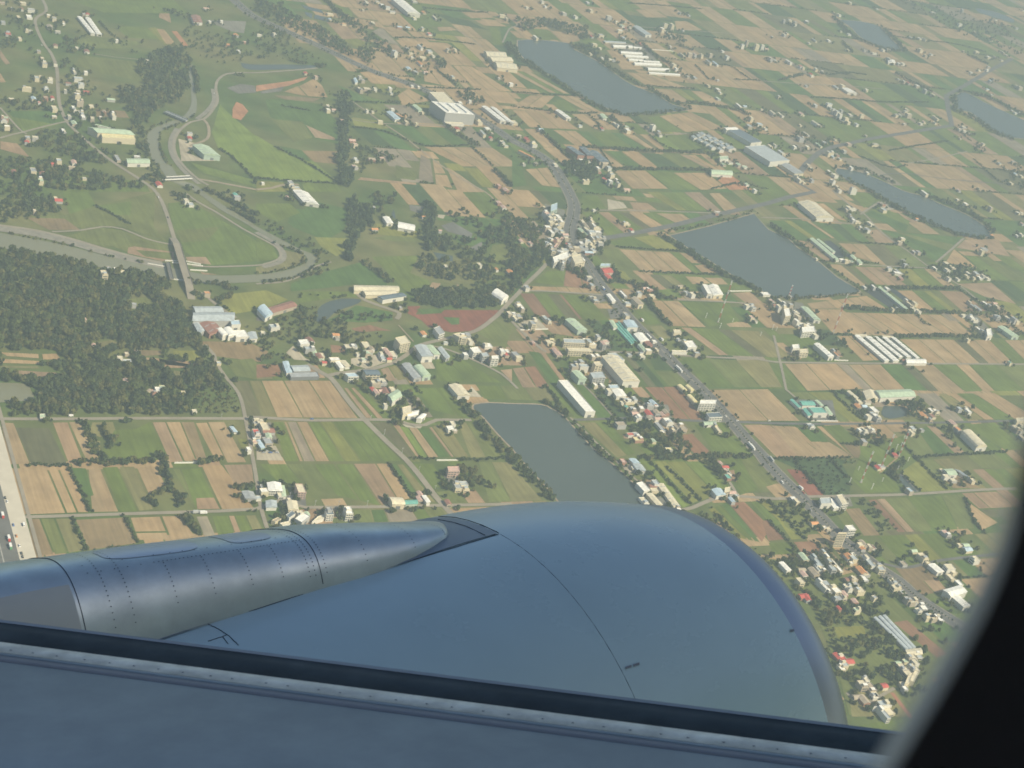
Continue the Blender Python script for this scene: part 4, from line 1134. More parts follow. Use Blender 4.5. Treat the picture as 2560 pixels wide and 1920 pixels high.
# the identical cottages
cots = [(1580,1190),(1632,1216),(1685,1242),(1732,1270),(1800,1292),(1622,1180),(1672,1200),(1722,1217),(1772,1240),(1822,1265),(1880,1287),(1652,1160),(1707,1185),(1757,1205),(1812,1235),(1862,1256),(1905,1280)]
def gable_proto(w_, l_, h, roofm, wallm):
    mbw = MB(); mbw.obox((0, 0), EB, EA, w_/2, l_/2, 0, h, wallm)
    mbr = MB(); rise = w_*.22; e = 0.4
    a, b = EB*(w_/2+e), EA*(l_/2+e)
    for s in (-1, 1):
        q = [(*(a*s-b), h-.1), (*(a*s+b), h-.1), (*b, h+rise), (*-b, h+rise)]
        mbr.face(q if s > 0 else q[::-1], roofm)
    for s in (-1, 1): mbr.face([(*(-EB*w_/2+EA*s*l_/2), h), (*(EB*w_/2+EA*s*l_/2), h), (*(EA*s*l_/2), h+rise-.1)], wallm)
    return mbw, mbr
wmb, rmb = gable_proto(11, 12, 6, ROOF['V'], WALL['w'])
pw = pr = None
for i, (x, y) in enumerate(cots):
    c = TG(2, x, y, 5)[:2]; root = empty('cottage', (*c, 0))
    if pw is None: pw = wmb.build('wall', root); pr = rmb.build('roof', root)
    else:
        for o in (pw, pr):
            k = o.copy(); COL.objects.link(k); k.parent = root
    FOOT.append(np.array([c+EB*sx*6+EA*sy*7 for sx, sy in ((-1,-1),(1,-1),(1,1),(-1,1))]))
    tag(root, 'grey gabled cottage among the grid of identical cottages', 'cottage', 'grid of identical cottages')
# ------------------------------------------------------------------ houses: x,y,colour[,size[,height]] at the middle of the roof
TANK = mat('steel_tank', (.6,.6,.6), .35, .6)
HSPEC = []
BACKH = MB()
def house(t, x, y, c, sz=2, h=None, solo=True):
    gab = c in 'RBOTGLPN' and random.random() < .75
    if h is None: h = random.choice([3.6, 4.2, 5.0]) if gab else random.choice([6.2, 6.6, 3.8, 3.6] if sz > 1 else [3.2, 3.4, 5.8])
    ctr = TG(t, x, y, h)[:2]
    w_, l_ = {1: (4.8, 6.0), 2: (6.4, 9), 3: (8.4, 12.5), 4: (5.8, 21)}[sz]; w_ *= random.uniform(.85, 1.2); l_ *= random.uniform(.85, 1.2)
    r = random.gauss(0, .05) + (math.pi/2 if random.random() < .35 and sz < 4 else 0)
    ex = np.array([math.cos(AB+r), math.sin(AB+r)]); ey = np.array([-ex[1], ex[0]])
    if c == 'W' and random.random() < .5: c = random.choice('VEC')
    root = empty('house', (*ctr, 0)) if solo else None; mw = WALL[random.choice('wwcgcn' if c in 'WCEV' else 'wcnbg')]; mr = ROOF[c]
    mb = MB(); mb.obox((0, 0), ex, ey, w_/2, l_/2, 0, h, mw)
    if solo: mb.build('wall', root)
    rm = MB()
    if gab:
        e = .45; rise = w_*random.uniform(.16, .26); a, b = ex*(w_/2+e), ey*(l_/2+e)
        for s in (-1, 1):
            q = [(*(a*s-b), h-.1), (*(a*s+b), h-.1), (*b, h+rise), (*-b, h+rise)]; rm.face(q if s > 0 else q[::-1], mr)
            rm.face([(*(-ex*w_/2+ey*s*(l_/2-.003)), h), (*(ex*w_/2+ey*s*(l_/2-.003)), h), (*(ey*s*(l_/2-.003)), h+rise-.1)], mw)
    else:
        rm.obox((0, 0), ex, ey, w_/2+.12, l_/2+.12, h+.003, h+.25, mr)
        for s in (-1, 1):
            rm.obox(ex*s*(w_/2), ex, ey, .12, l_/2+.12, h+.253, h+.9, mw); rm.obox(ey*s*(l_/2), ex, ey, w_/2-.123, .12, h+.253, h+.89, mw)
    FOOT.append(np.array([ctr+ex*sx*(w_/2+1)+ey*sy*(l_/2+1) for sx, sy in ((-1,-1),(1,-1),(1,1),(-1,1))]))
    if not solo:
        for k_ in (mb, rm):
            o_ = len(BACKH.v); BACKH.v += [(p[0]+ctr[0], p[1]+ctr[1], p[2]) for p in k_.v]; BACKH.f += [tuple(i+o_ for i in f) for f in k_.f]; BACKH.mi += [BACKH._m(k_.mats[j]) for j in k_.mi]
        return
    ro = rm.build('roof', root)
    if not gab and sz > 1 and random.random() < .75:
        pb = MB(); o_ = ey*l_*random.choice([-.28, .28]); pb.obox(o_, ex, ey, w_*.3, l_*.16, h+.253, h+2.9, mw, ROOF[random.choice('WVEC')]); pb.build('stair_tower', ro)
    if sz > 1 and proj((*ctr, 0))[1] > 600:
        f = -ey*l_/2 if ey[1] > 0 else ey*l_/2; d = ex if ey[1] > 0 else -ex
        n = max(1, int(h/3.2))
        for s in range(n):
            wb = MB(); wb.obox(f+unit(f)*.03, d, unit(f), w_*.36, .1, s*3.2+.9, s*3.2+2.3, M_GLASSW); wb.build('window', root)
    px, py = proj((*ctr, h)); BUILT.append((root, 'house', ('tall ' if h > 9 else 'small ' if sz == 1 else 'long ' if sz == 4 else 'wide ' if sz == 3 else '')+CW[c]+(' gabled' if gab else ' flat')+' house', px, py, None))
def HS(t, s):
    for tok in s.split():
        q = tok.split(','); HSPEC.append((t, float(q[0]), float(q[1]), q[2], int(q[3]) if len(q) > 3 else 2, float(q[4]) if len(q) > 4 else None))
HS(0, '''185,75,B 270,80,W,3 252,142,W,3 28,190,W 70,290,R,3 250,265,E,3 172,330,W 430,225,N,3 500,270,C 470,155,E 550,190,C,1 550,205,W,1 757,122,R 725,120,W,1 385,545,W,3 365,500,W,1 480,390,B
750,440,B,3 665,412,C,1 335,440,W 232,758,C,3 400,765,V,3 318,668,W 435,690,C,3 640,613,C,4 678,675,W,3 702,725,V,3 590,715,B 742,620,W,1 566,778,C,1 677,788,W 748,792,R 668,815,E,3,10 692,870,C,3,10 452,842,R 290,848,L,3 100,858,C 340,885,R,1
958,855,G,3 790,915,C,2 640,938,W,4 690,965,W,3 715,1000,W,4 470,930,C,3 980,990,C,4 870,1010,W,1 40,1015,G,3 62,1090,W 35,1035,E,3 552,1135,W,4 240,1190,W,3 232,1222,R 305,1185,C 510,1382,V,2,10 470,1412,R 640,1400,P,3 620,1440,N 287,1468,W,3 372,1500,B,3 352,1552,G,3 120,1478,B
1015,1365,W,4 1185,1352,W 1640,1190,R 1640,1150,E 1815,186,W,1 1915,180,W,1 1962,380,O 2040,300,O,3 2062,440,W 1272,520,W,1 1010,345,W,1 730,1540,W,1 1375,1590,R,3 160,145,C 110,70,W,1 200,25,C,3 20,20,N 2110,360,P,1 1780,70,P 470,1005,W 800,1020,C 900,960,N,1 480,560,C,1 640,1060,G,3 600,1000,C 350,660,C,1 420,130,W 395,840,N''')
HS(1, '''955,15,C 1050,15,W 1090,40,W,3 1140,60,W 1180,100,W,3 1010,195,C,3 925,85,C,1 1240,230,L 1310,235,L 1500,290,R,3 1440,240,V 1290,0,C 1370,10,C,3 1450,105,O,3 1370,155,Y,3 1545,150,C,4 1200,445,V,3,12 1310,420,E,3 1340,460,C 1420,400,V,4 1500,440,V,3 1440,495,C,3 1350,495,W 1530,480,C
1115,430,W,1 1420,545,O,4 1320,590,L,3 1380,620,E,3 1465,620,P 1700,660,V 1720,425,C 1660,425,W 2130,130,C,3 2165,155,C 900,660,W 925,690,W 900,770,C,4 960,765,C,3 1030,765,C 1160,760,W 1170,805,W,1 1405,750,W,1 1350,740,W,1 430,630,R 520,660,P 620,910,W,1 625,945,W 670,945,P 745,1040,P 830,1210,P,3 860,1245,P 860,1380,W,3 855,1440,P,3 1000,1370,N,3 1090,1365,P
1075,1045,C 1010,965,W,1 960,950,W,1 1300,1050,C 1390,1065,C,1 1440,970,W,1 1930,1050,C,3 2000,1110,W,3 1960,1145,V,4 2040,1150,C,1 2030,1190,R 2130,1230,C,3 2160,1260,V 1740,1110,R,3 1850,870,W,1 1765,885,W 2205,720,W 2100,675,W,1 2160,1640,P,3 2100,1600,P 60,1580,W,1 300,1575,W 340,1620,W,3 275,0,E 640,120,C,3 640,165,L 760,205,O 1180,940,W,1 1290,1000,O,1 160,290,C 30,300,C''')
HS(2, '''265,10,W 290,55,W 130,62,C 450,110,C,3 550,140,C,3 655,20,W 685,85,C,3 840,140,C,3,12 905,185,W 970,185,W 955,220,G,3 985,245,R 935,262,W,3 1015,235,E 205,318,W,4 690,312,R 715,380,C,3 760,415,W 680,465,C 780,500,W 860,515,W,3 880,520,V 770,300,E,3 965,325,L 1110,375,R 1450,110,W 1530,130,W 1330,205,W,2,12 1385,210,C,3,14 1300,245,W,3,10 1330,270,W 1370,312,W,1 1480,265,W,1 2035,350,C,2,16 2120,385,C,3,16 2170,390,C,2,14 1995,385,W,2,12 2200,420,P
1370,400,W 1400,555,C,3 1420,590,W 1520,660,W 1580,670,W,3 1540,460,C,3,10 1580,465,P,2,10 1640,470,C,2,10 1720,465,C,2,10 1860,485,W,2,10 1820,440,W 1470,470,C,4 1700,530,E,4 1760,545,L,4 1780,690,W,1 1780,770,W,3 1800,800,W 1780,850,G,3 1700,740,C 1960,910,W,4 2010,915,L 2160,945,W,1 2070,1015,C,2,10 2140,1070,L,3 2050,1085,V,3 2190,1110,C 900,1075,C,4 990,1095,G,3 1000,1120,W,3 1220,1085,W,3,12 1270,1135,W 1280,1160,N 590,1085,W 780,1110,R
20,1055,W,3 60,1170,C 130,1200,R,3 190,1240,Y,3 250,1115,L 100,1415,C 210,1410,N 375,1420,C 610,1390,W,3 660,1395,W 800,1410,N,3,10 745,1450,W,2,10 840,1445,W 750,1480,P,2 860,1500,V,3,10 800,1545,R,2 850,1560,W,2,10 905,1550,W 920,1580,W,2,10 640,1560,W,3 990,1635,P,3 550,1475,W,1 1630,1160,W,4 1960,1420,G,3 1830,1420,G 2010,1440,G,3 1880,1400,N,3 2030,1590,G 2100,1640,W''')
HS(3, '''575,110,Y 615,125,C,3 710,20,W 945,75,C 140,170,W,2,10 190,170,V,2,12 240,190,V,2,12 335,180,W,3 230,205,W,3 140,295,C,3 165,285,W 35,315,W,1 400,345,W,4 355,370,W 525,348,W,3 700,295,W,3 630,270,W,1 690,430,C 835,435,C 920,460,C,3 995,428,C 1040,425,W 1050,505,C,3,10 1070,535,C,3 1165,545,W,3 1130,545,W 1320,425,C,3,10 1360,475,C 1410,468,W 1310,330,W,3 1230,320,V 1350,335,V,4 1680,80,W,2,10 1425,105,C,3 1660,205,C,3,10 1785,272,W 1970,170,W 2150,240,W 2205,90,W 1925,348,W 1690,440,C 1805,445,C,3 2030,450,W,4 2060,475,W 1905,490,W,3 1960,490,C 2020,520,V
1905,575,W 1895,600,W 1755,625,W 1825,608,W 1950,680,C 1920,695,L 2180,750,W,3,10 2150,740,W 1935,820,W 1895,770,L 25,500,C,3,10 60,520,W,3 180,530,W,4 285,570,R,3 305,580,W 375,640,R,3 380,655,C 415,592,W 470,612,C 330,740,W 585,750,W,4 645,735,W,3,10 850,772,W,2 1130,685,V 1175,700,W 1215,715,R 1290,738,W,3 1360,775,W,2,10 1425,815,W 95,830,W 410,905,W 40,970,C,4 110,990,C,4 530,895,V,3,10 540,930,V 570,945,V,2,12 600,960,W,2,12 635,950,V,2,10 625,985,W,2,14 680,1020,W,2,12 690,1048,W,3 710,990,W,3 815,990,W,2,10 765,1070,V 640,1045,V
410,1060,C,4 440,1078,W,3 280,1080,W,1 290,980,P,3 1200,945,C,3 1220,985,C,3,10 1190,960,V 1140,990,C 1110,990,W 1450,1015,C,4 1320,1065,C 1350,1050,P 1440,1060,W 1180,1070,W 845,1170,W,1 930,1245,W,3 900,1250,C 290,1190,W,3,10 330,1155,C,4 490,1230,W,3 440,1250,G,4 580,1205,N 700,1240,P,3 340,1265,W 230,1265,W 280,1190,C,4 20,1260,C,3 60,1250,C 110,1310,W,3 140,1330,W 30,1320,W,3 540,1315,V,3,10 560,1350,L 600,1335,N 660,1300,C 620,1370,W
1690,1095,C,3 1700,1130,C 1660,1115,C 1740,1150,N 1860,1240,W 2140,975,W 2180,975,C 2110,955,W 1660,1195,W,1 2000,1410,E,3 2120,1395,E 2070,1465,W,1 2190,1520,W,2 2140,1500,L 2100,1580,W 720,1445,W 860,1490,W 580,1510,W,3 560,1560,C,3,10 530,1480,W 740,1630,C,3,12 600,1610,C 620,1640,C 350,1425,C 370,1450,C 260,1540,W,4 290,1560,W,4 380,1550,W 1650,1640,P 1820,1630,C''')
HS(10, '''505,68,R,3 480,50,C,1 300,160,C,1 925,895,C,1 1055,690,C,2 900,700,C,3 940,655,W,1 1000,665,W,1 725,1095,P,1 810,1320,P,1 1095,1395,C,1 1100,1460,V,2 1040,1440,C 1170,1368,P,1 1090,1630,P 1790,870,O,2 1890,1475,W,1 1610,70,C,2 1650,105,V,2 2035,20,T 2050,40,W 1160,968,E,1''')
HS(11, '''270,40,P,1 1020,130,W,1 1450,210,O,1 1465,378,W,1 1025,318,O 1250,998,W,1 690,1230,O,2 700,1250,N 465,1280,B,3 465,1350,V,3 510,1390,G,4 545,1415,B,3 560,1440,G 590,1470,R,1 570,1410,C 810,1335,W,3 850,1330,E 950,1320,C,3 975,1375,N 960,1385,G 880,1400,C,1 1140,1385,P,4 1180,1400,C,3 1090,1420,V,4 1150,1440,R,1 1000,1350,N 1110,1360,W,2 1290,1290,C,3,10 1450,1220,O 1640,1300,W,1 1790,1250,W,3,10 1850,1280,C 1870,1305,C,1 1830,1230,W 2000,1325,W,3 2130,1370,W 2170,1375,W 2160,1400,R 2190,1045,C 2080,665,O,1 1640,640,C,1 1930,625,C 160,1160,V,3 60,1215,C,1 1095,1635,C,3 1035,1645,C,3 930,1445,G,1 680,1445,W,3 1810,1400,W 2200,690,O,3 2140,130,P,3 2100,90,P 1590,330,P,1 1070,1630,W''')
HS(12, '''300,180,P,3,10 330,215,C,3,10 400,212,W,3,10 430,250,W,2,10 310,300,W,3,10 380,322,V,2,10 430,335,W,2,10 335,410,E,3 395,405,P,2,10 460,365,P,2,10 470,395,C 620,265,C,4 640,290,N,4 690,245,C,4 730,310,C,3,10 690,342,V,3,10 640,365,G,2 740,390,W,2,10 765,435,C,2 720,430,C,3 600,440,W 660,518,L,3 440,600,W,2,10 400,590,V 570,560,C 450,500,V,3 530,520,C,3 480,450,R,1 320,450,W,2 360,470,C 280,130,W,1 80,420,P 165,440,P 670,735,C,2 130,820,W,2 1150,830,P,2 1190,845,P,3 1100,870,W 1210,895,C 960,880,W,4 1450,810,N 1510,870,W 1560,880,C 985,1055,W 690,800,V 720,930,V,3 690,910,E 1000,960,W 20,1080,C,4 60,975,W,3 90,1000,W,2 60,1070,E,3 20,1055,W 180,1130,E,3,10 200,1095,C,1 300,1100,V,4 330,1295,C,3 350,1280,Y 185,1300,P,1 370,1365,P 400,1395,P,3 30,1400,W,3 60,1425,C 640,1275,W 690,1310,W,3 670,1290,V,3 745,1245,W 790,1305,P,2,10 810,1290,P 540,1500,V,3,12 600,1460,V,2,12 560,1480,W 620,1500,V,3,10 700,1415,W 740,1410,W 1015,1405,W,1 1120,1410,C,3 1230,1290,W,1 1500,1305,W,3 1560,1335,W,3 1440,1275,W,1 1600,1390,W 990,1060,W 710,155,W,1 1765,180,N 985,270,W,3 1035,325,R,2 2040,980,C 2080,990,W,3 2070,1080,P 2190,880,W,3 2100,1110,N 1130,1345,G,4 1180,1365,W,2 1250,1360,C,1''')
HS(12, '''350,190,C,3,7 375,235,W,3,7 420,265,W,3,7 345,265,C,3,7 395,290,C,3,7 420,355,W,3,7 330,330,W,4,7 300,440,W,3,7 350,500,E,3,7 420,520,W,3,7 500,470,E,3,7 560,480,C,3,7 650,420,V,3,7 690,385,W,4,7 600,330,G,3,5 655,330,C,4,7 700,275,W,4,7 745,345,W,3,7 775,395,C,3,7 690,460,W,3,7 620,480,E,3,7 700,500,W,2,4 480,560,C,3,7 430,610,W,4,10 380,430,B,3,7''')
HS(13, '''120,950,C,4 95,985,C,2,10 150,1000,C,3,10 60,975,B 200,970,V,2,10 260,1070,C,2,10 240,1040,C,3 250,1110,W,2,10 290,1140,W,2 330,1155,W,3 320,1175,C 270,1155,V 395,1190,C,2 412,1235,C,2 30,940,P,3 200,905,W,1 270,1095,C 350,1140,W,1 310,1030,V,4 705,135,C,3 680,150,W,1 740,145,C,2 720,215,W,4 770,255,C,3 740,240,W 885,270,C,3 860,320,W,3 800,300,W,1 1165,400,W,2 1140,430,W 1265,515,W 1300,515,W 1170,590,W,1 1190,625,V 640,585,W 680,590,W 710,600,W 730,600,G,1 665,600,W,1 600,585,W,1 835,820,W,2 912,815,W 1030,832,W 1210,955,C,4 1245,980,W 1270,955,C 1080,1008,C,1 1120,1005,W,1 1260,1010,W 1300,1025,C 1050,655,W,2 1130,690,W,4 1150,740,P 1440,655,W,2 1550,620,C,3 1550,670,C 1600,655,C 1565,742,W,2 1640,750,C 1730,700,W 1720,725,C 1800,700,V,3 1830,740,W 1860,720,W 1900,745,W 1780,740,W,1 1640,65,W,2 1710,100,W,3 1925,130,C,2,10 2160,178,W 2195,180,C 2150,375,W 2190,365,C,2 2200,270,P 1850,505,C,2,10 1870,490,W,3 1930,370,O,1 1760,975,V,4 1810,1000,V,4 1890,970,W,4 1910,995,W 1960,960,P 1980,985,C 1695,1065,W,2 1760,1080,W,3 1785,1105,C,3 1830,1190,W,4 1860,1200,W 1980,1075,W,3 2070,1085,C 2130,1090,W,2,10 2150,1110,C 2100,1110,C 1730,1272,W,1 2090,1470,T,1 1170,1450,B,1 1000,150,V,3 990,100,N,3 580,1390,O,4 1285,228,O,1 1355,5,W,4 420,575,W,1''')
HS(22, '''1000,140,V,3 1060,125,V 1010,150,C,3 1220,160,L,3 1190,180,V,3 1240,180,W 1045,215,W,3 1120,205,W 1060,250,P 1180,250,R,3 1190,290,N 1100,275,W 990,195,T,1 950,160,W,1 1300,260,P 1250,240,N,3 1260,295,P 1330,240,N 1080,290,V,1 880,70,W,2 840,55,W 720,5,W,1 780,10,W 940,345,N,3 1280,370,W,4 1300,415,W,1 1350,320,W,3 1430,365,N,3 1390,390,C,2,10 1470,370,N,3 1400,410,W,1 1075,440,E,3 1025,435,R 1090,475,Y,3 1222,488,G,2 1355,562,Y,2 1050,725,W,1 1240,850,W 1230,915,W 1850,750,P 1870,770,C 1840,715,R 1865,800,T,2 1800,680,P,1 1900,935,P 1900,1000,L,2 1940,965,W,1 960,665,P 1140,1010,C,3 1440,1075,W 1770,378,C,4 1400,350,C''')
HS(23, '''790,150,C 860,150,N 780,190,O,3 830,190,L,2 915,220,W,3 900,250,W,2 940,280,W,3 870,275,C 1410,225,W,2 1450,235,W,3 1340,265,O,3 1380,295,O,4 1420,275,B 1715,205,C,1 1730,230,W,2 1655,210,V 1330,395,W,1 1250,380,W,2 1240,410,C 830,400,C,3 890,390,C,3 800,395,W 830,490,W,2 1100,610,R 950,720,R 980,710,E 1640,385,O,2 1600,335,P,3 230,1000,W,3 250,1010,C 1500,745,W,1 1540,795,C 1600,830,C 1770,830,C,1 1225,915,L,2 370,360,V,3 520,1250,C,1 400,1200,O,2 490,1240,W,1 310,1492,G,3 365,1500,W,1 420,1525,V,4 500,1478,C,4 530,1520,W,4 560,1560,C,2 590,1570,W,4 440,1590,V,3 400,1620,N,3 310,1640,P 560,1590,W 470,1600,C 480,1620,C,3 290,1600,N 815,1415,O 800,1385,C 830,1380,N,3 880,1400,C 905,1410,B 970,1585,V,3 870,1530,V,4 905,1560,C 960,1580,C,3 810,1610,O,3 840,1640,C,3 735,1470,W,1 740,1500,W 720,1545,W,1 1260,1440,G,2 1340,1490,C,3 1365,1530,C,2 1345,1500,W 1170,1550,N 1655,1390,W,1 1710,1390,G,2 1725,1425,L,3 1570,1580,C,3,10 1600,1620,W 1565,1620,C 1790,1510,C,3 1840,1575,V,3 1540,1290,P,3 2150,380,C,3 2190,400,W 2200,460,W,3 2120,370,V 2190,350,C 700,1490,O,3''')
HS(33, '''490,62,V,3 470,70,W,4 580,112,W,3 540,135,W,2 310,170,R,3 340,190,R 600,195,E,3 655,180,E 685,85,W,2 700,105,C 790,120,C,3 750,60,E 830,20,W,3 740,20,C 690,25,B 660,150,P 1080,48,W,3 1110,95,C,3 1165,138,W,2 1250,210,W,3 1210,200,W 1300,295,W,2 1340,265,W,3 1390,345,C,3 1430,355,C,2 1480,365,W 1580,405,C,4 1510,525,C,4 1600,430,C 640,710,R,3 700,735,R,3 600,690,R 660,760,V 635,790,W 770,287,G,2 920,182,W,1 750,215,P 615,275,R,1 280,40,C,2 1580,10,C 1650,60,W 1240,700,C,3 1300,685,W,2 1270,740,C 1400,750,W,3 1430,790,W,3 1420,820,C 1190,735,G,1 1125,750,G,1 1150,775,C 1175,800,C 1210,840,C 1240,780,C 1270,805,C 820,935,C,3 845,890,W 915,1010,C,3 890,960,N,3 920,1035,W,2 1005,945,R 830,1065,N,3 770,1040,N 1000,1100,V,3 1000,1180,V,4 1040,1165,W,3 1170,940,C 1185,970,W,1''')
HS(20, '''1040,105,O,1 1330,68,P,2 1405,35,G,2 1290,55,N,1 1365,45,W 1585,75,C,1 1680,232,C,1 2210,330,W,2 2150,560,W,1 2200,495,P''')
HS(21, '''50,345,C,3 15,325,W,3 75,365,C,3 5,420,R,3 105,400,B,3 110,445,G,2 100,490,E,3 60,360,P 1120,60,B,3 1090,55,P,2 1040,65,P 1180,45,C 1220,105,W,2 1120,180,C,1 1320,215,W,1 1295,235,C,2 1700,340,W 1720,400,W,1 1730,780,P 1790,860,V,3 1740,875,E,3 1800,890,C,3 1660,1020,B,2 1415,990,P,2 1420,950,P 200,930,W,4 70,920,W,2 1010,45,R''')
HS(9, '''740,470,W,1 960,740,W,2 1525,655,W,1,12 1905,640,W,1,12 120,430,V,1 1090,745,G,1''')
OCCH = [(-200,1420),(0,1404),(640,1322),(1100,1285),(1450,1250),(1680,1272),(1900,1390),(2050,1560),(2120,1790),(2240,1800),(2440,1420),(2560,1140),(2700,1000),(2700,3000),(-200,3000)]
def hsize(q):
    x, y = T(q[0], q[1], q[2]); d = np.linalg.norm(G(x, y)-EYE)
    return 0 if pip(x, y, OCCH) or not (0 < x < 2560 and 0 < y) else {1: 6, 2: 9, 3: 14, 4: 15}[q[4]]*(1.2 if q[5] else 1)/d
HSPEC.sort(key=hsize, reverse=True)
for i, q in enumerate(HSPEC):
    if hsize(q) > 0: house(*q, solo=i < 292)
o = BACKH.build('distant_houses'); o['kind'] = 'stuff'
def build_labels():
    groups = {}
    for root, cat, desc, x, y, label in BUILT:
        d = [((x-a)**2+((y-b)*1.5)**2, n) for a, b, n in PLACES]; place = min(d)[1]
        if label: tag(root, label, cat); root['group'] = 'buildings by '+place
        else: groups.setdefault((desc, place), []).append((root, cat, x, y))
    for (desc, place), L in groups.items():
        L.sort(key=lambda r: r[2]); n = len(L)
        for i, (root, cat, x, y) in enumerate(L):
            if n == 1: lab = f'lone {desc} near {place}'
            elif n == 2: lab = f'{["left","right"][i]} of two, {desc} near {place}'
            else: lab = f'{ORD[i]} {desc} from left near {place}'
            tag(root, lab, cat, 'buildings by '+place)
build_labels()
# ------------------------------------------------------------------ trees
TREES = []      # x, y, height, radius, kind(0..2), where
def add_tree(P, h, r, k, where): TREES.append((P[0], P[1], h, r, k, where))
def wood(t, pts, spacing, where, h=(6, 10), dens=1.0, kinds=(0, 0, 0, 1, 1, 2, 2), holes=()):
    poly = np.array([TG(t, *p)[:2] for p in pts]); x0, y0 = poly.min(0); x1, y1 = poly.max(0)
    X, Y = np.meshgrid(np.arange(x0, x1, spacing), np.arange(y0, y1, spacing)); X = X+rng.uniform(-.5, .5, X.shape)*spacing; Y = Y+rng.uniform(-.5, .5, Y.shape)*spacing
    k = pips(X, Y, poly) & (rng.random(X.shape) < dens)
    for hp in holes: k &= ~pips(X, Y, np.array([TG(t, *p)[:2] for p in hp]))
    for x, y in zip(X[k], Y[k]):
        hh = rng.uniform(*h)*rng.choice([.7, .9, 1.0, 1.25]); add_tree((x, y), hh, hh*rng.uniform(.42, .66), int(rng.choice(kinds)), where)
def belt(t, pts, width, spacing, where, h=(4, 7), kinds=(0, 1, 2), dens=1.0):
    P = resample_knots([TG(t, *p) for p in pts], 10); P = np.array(P); L = np.linalg.norm(np.diff(P, axis=0), axis=1).sum()
    Q = resample(P, max(2, int(L/spacing))); N = normals(list(Q))
    for q, n_ in zip(Q, N):
        if rng.random() > dens: continue
        c = q+n_*rng.uniform(-.5, .5)*width+rng.uniform(-.3, .3, 2)*spacing; hh = rng.uniform(*h); add_tree(c, hh, hh*rng.uniform(.45, .65), int(rng.choice(kinds)), where)
HOLES = [[(0,1375),(540,1385),(545,1460),(350,1500),(510,1555),(510,1615),(100,1600),(0,1540)], [(790,1310),(960,1270),(1070,1315),(1010,1380),(850,1380)], [(1170,1360),(1410,1365),(1400,1440),(1830,1530),(1830,1545),(1400,1530),(1220,1440)], [(1480,1360),(1710,1365),(1830,1520),(1500,1450)],
         [(1090,930),(1300,900),(1340,1000),(1180,1020)], [(690,1080),(840,1075),(840,1110),(690,1110)], [(1340,1060),(1390,1050),(1500,1200),(1460,1230)], [(980,1360),(1130,1370),(1130,1480),(1010,1450)], [(840,660),(950,660),(950,720),(850,730)], [(1490,1540),(1600,1560),(1640,1659),(1480,1659)]]
W_ = 'wood'
wood(10, [(-300,505),(0,520),(300,540),(620,585),(850,680),(1000,700),(1400,765),(1450,840),(1300,880),(1500,960),(1600,1060),(1640,1200),(1740,1300),(1860,1450),(1980,1640),(1500,1700),(-300,1700)], 7.4, W_, (6, 11), .97, holes=HOLES)
wood(20, [(-250,-30),(1300,-30),(2060,-30),(2085,270),(1300,285),(-250,285)], 7.6, W_, (6, 10), .93, holes=[[(-250,-30),(210,-20),(300,60),(310,150),(150,165),(-250,165)], [(1490,-30),(1640,-20),(1660,40),(1500,30)], [(1260,20),(1430,20),(1420,90),(1280,80)], [(1700,60),(2060,60),(2070,270),(1720,270)], [(1640,-40),(1700,-20),(1660,70),(1560,80)]])
wood(20, [(1700,60),(2040,0),(2090,260),(1720,270)], 6, W_, (2, 4), .9, kinds=(1,))
wood(20, [(0,150),(280,150),(300,280),(0,280)], 6.5, W_, (2.5, 5), .8, kinds=(1, 1, 0))
wood(0, [(1180,600),(1350,440),(1600,420),(1660,560),(1640,780),(1510,890),(1350,980),(1250,1030),(1050,880),(1000,770),(1280,760)], 9, W_, (7, 11), .95)
wood(0, [(1050,760),(1220,840),(1280,1060),(1200,1180),(1100,1000)], 9, W_, (5, 9), .8)
wood(0, [(1620,200),(1700,260),(2000,330),(2212,480),(2212,560),(1900,560),(1700,480),(1560,420)], 12, 'scrub', (4, 8), .6)
wood(0, [(1240,60),(1640,110),(1660,190),(1480,130)], 10, 'scrub', (4, 7), .8)
wood(1, [(690,820),(800,810),(850,950),(800,1050),(785,1200),(800,1320),(780,1420),(830,1500),(820,1640),(740,1600),(690,1400),(715,1150),(720,1000)], 8.5, W_, (7, 11), .95, kinds=(0, 2, 2))
wood(1, [(900,1280),(1230,1360),(1230,1400),(940,1440),(860,1350)], 9, W_, (6, 9), .8)
wood(1, [(0,10),(200,50),(330,130),(700,330),(890,490),(850,530),(560,370),(280,240),(0,110)], 9.5, W_, (7, 10), .9)
wood(1, [(660,60),(880,200),(1150,400),(1180,480),(1050,450),(850,260),(720,180)], 9.5, W_, (5, 9), .8)
wood(1, [(880,430),(960,390),(1040,500),(960,560),(880,500)], 9, W_, (6, 9), .9)
wood(1, [(0,200),(260,260),(330,390),(560,520),(0,520)], 10, 'scrub', (4, 8), .6)
wood(1, [(560,720),(700,830),(560,880),(480,800)], 11, 'scrub', (3, 6), .35)
wood(1, [(1720,800),(1850,760),(1920,860),(1990,910),(1800,890)], 9.5, W_, (6, 10), .8)
wood(1, [(1550,520),(1640,530),(1640,600),(1560,600)], 9, W_, (6, 10), .9)
wood(1, [(2060,1640),(2212,1560),(2212,1659)], 10, 'scrub', (4, 7), .5)
wood(11, [(800,60),(980,130),(1040,250),(930,330),(880,430),(800,560),(860,600),(760,590),(780,450)], 8, W_, (7, 11), .95, kinds=(0, 2, 2))
wood(11, [(960,20),(1200,40),(1160,140),(1010,110)], 9, W_, (6, 10), .8)
wood(11, [(1430,120),(1560,110),(1530,250),(1560,400),(1500,520),(1430,500),(1450,300)], 8.5, W_, (7, 11), .95, kinds=(2, 2, 0))
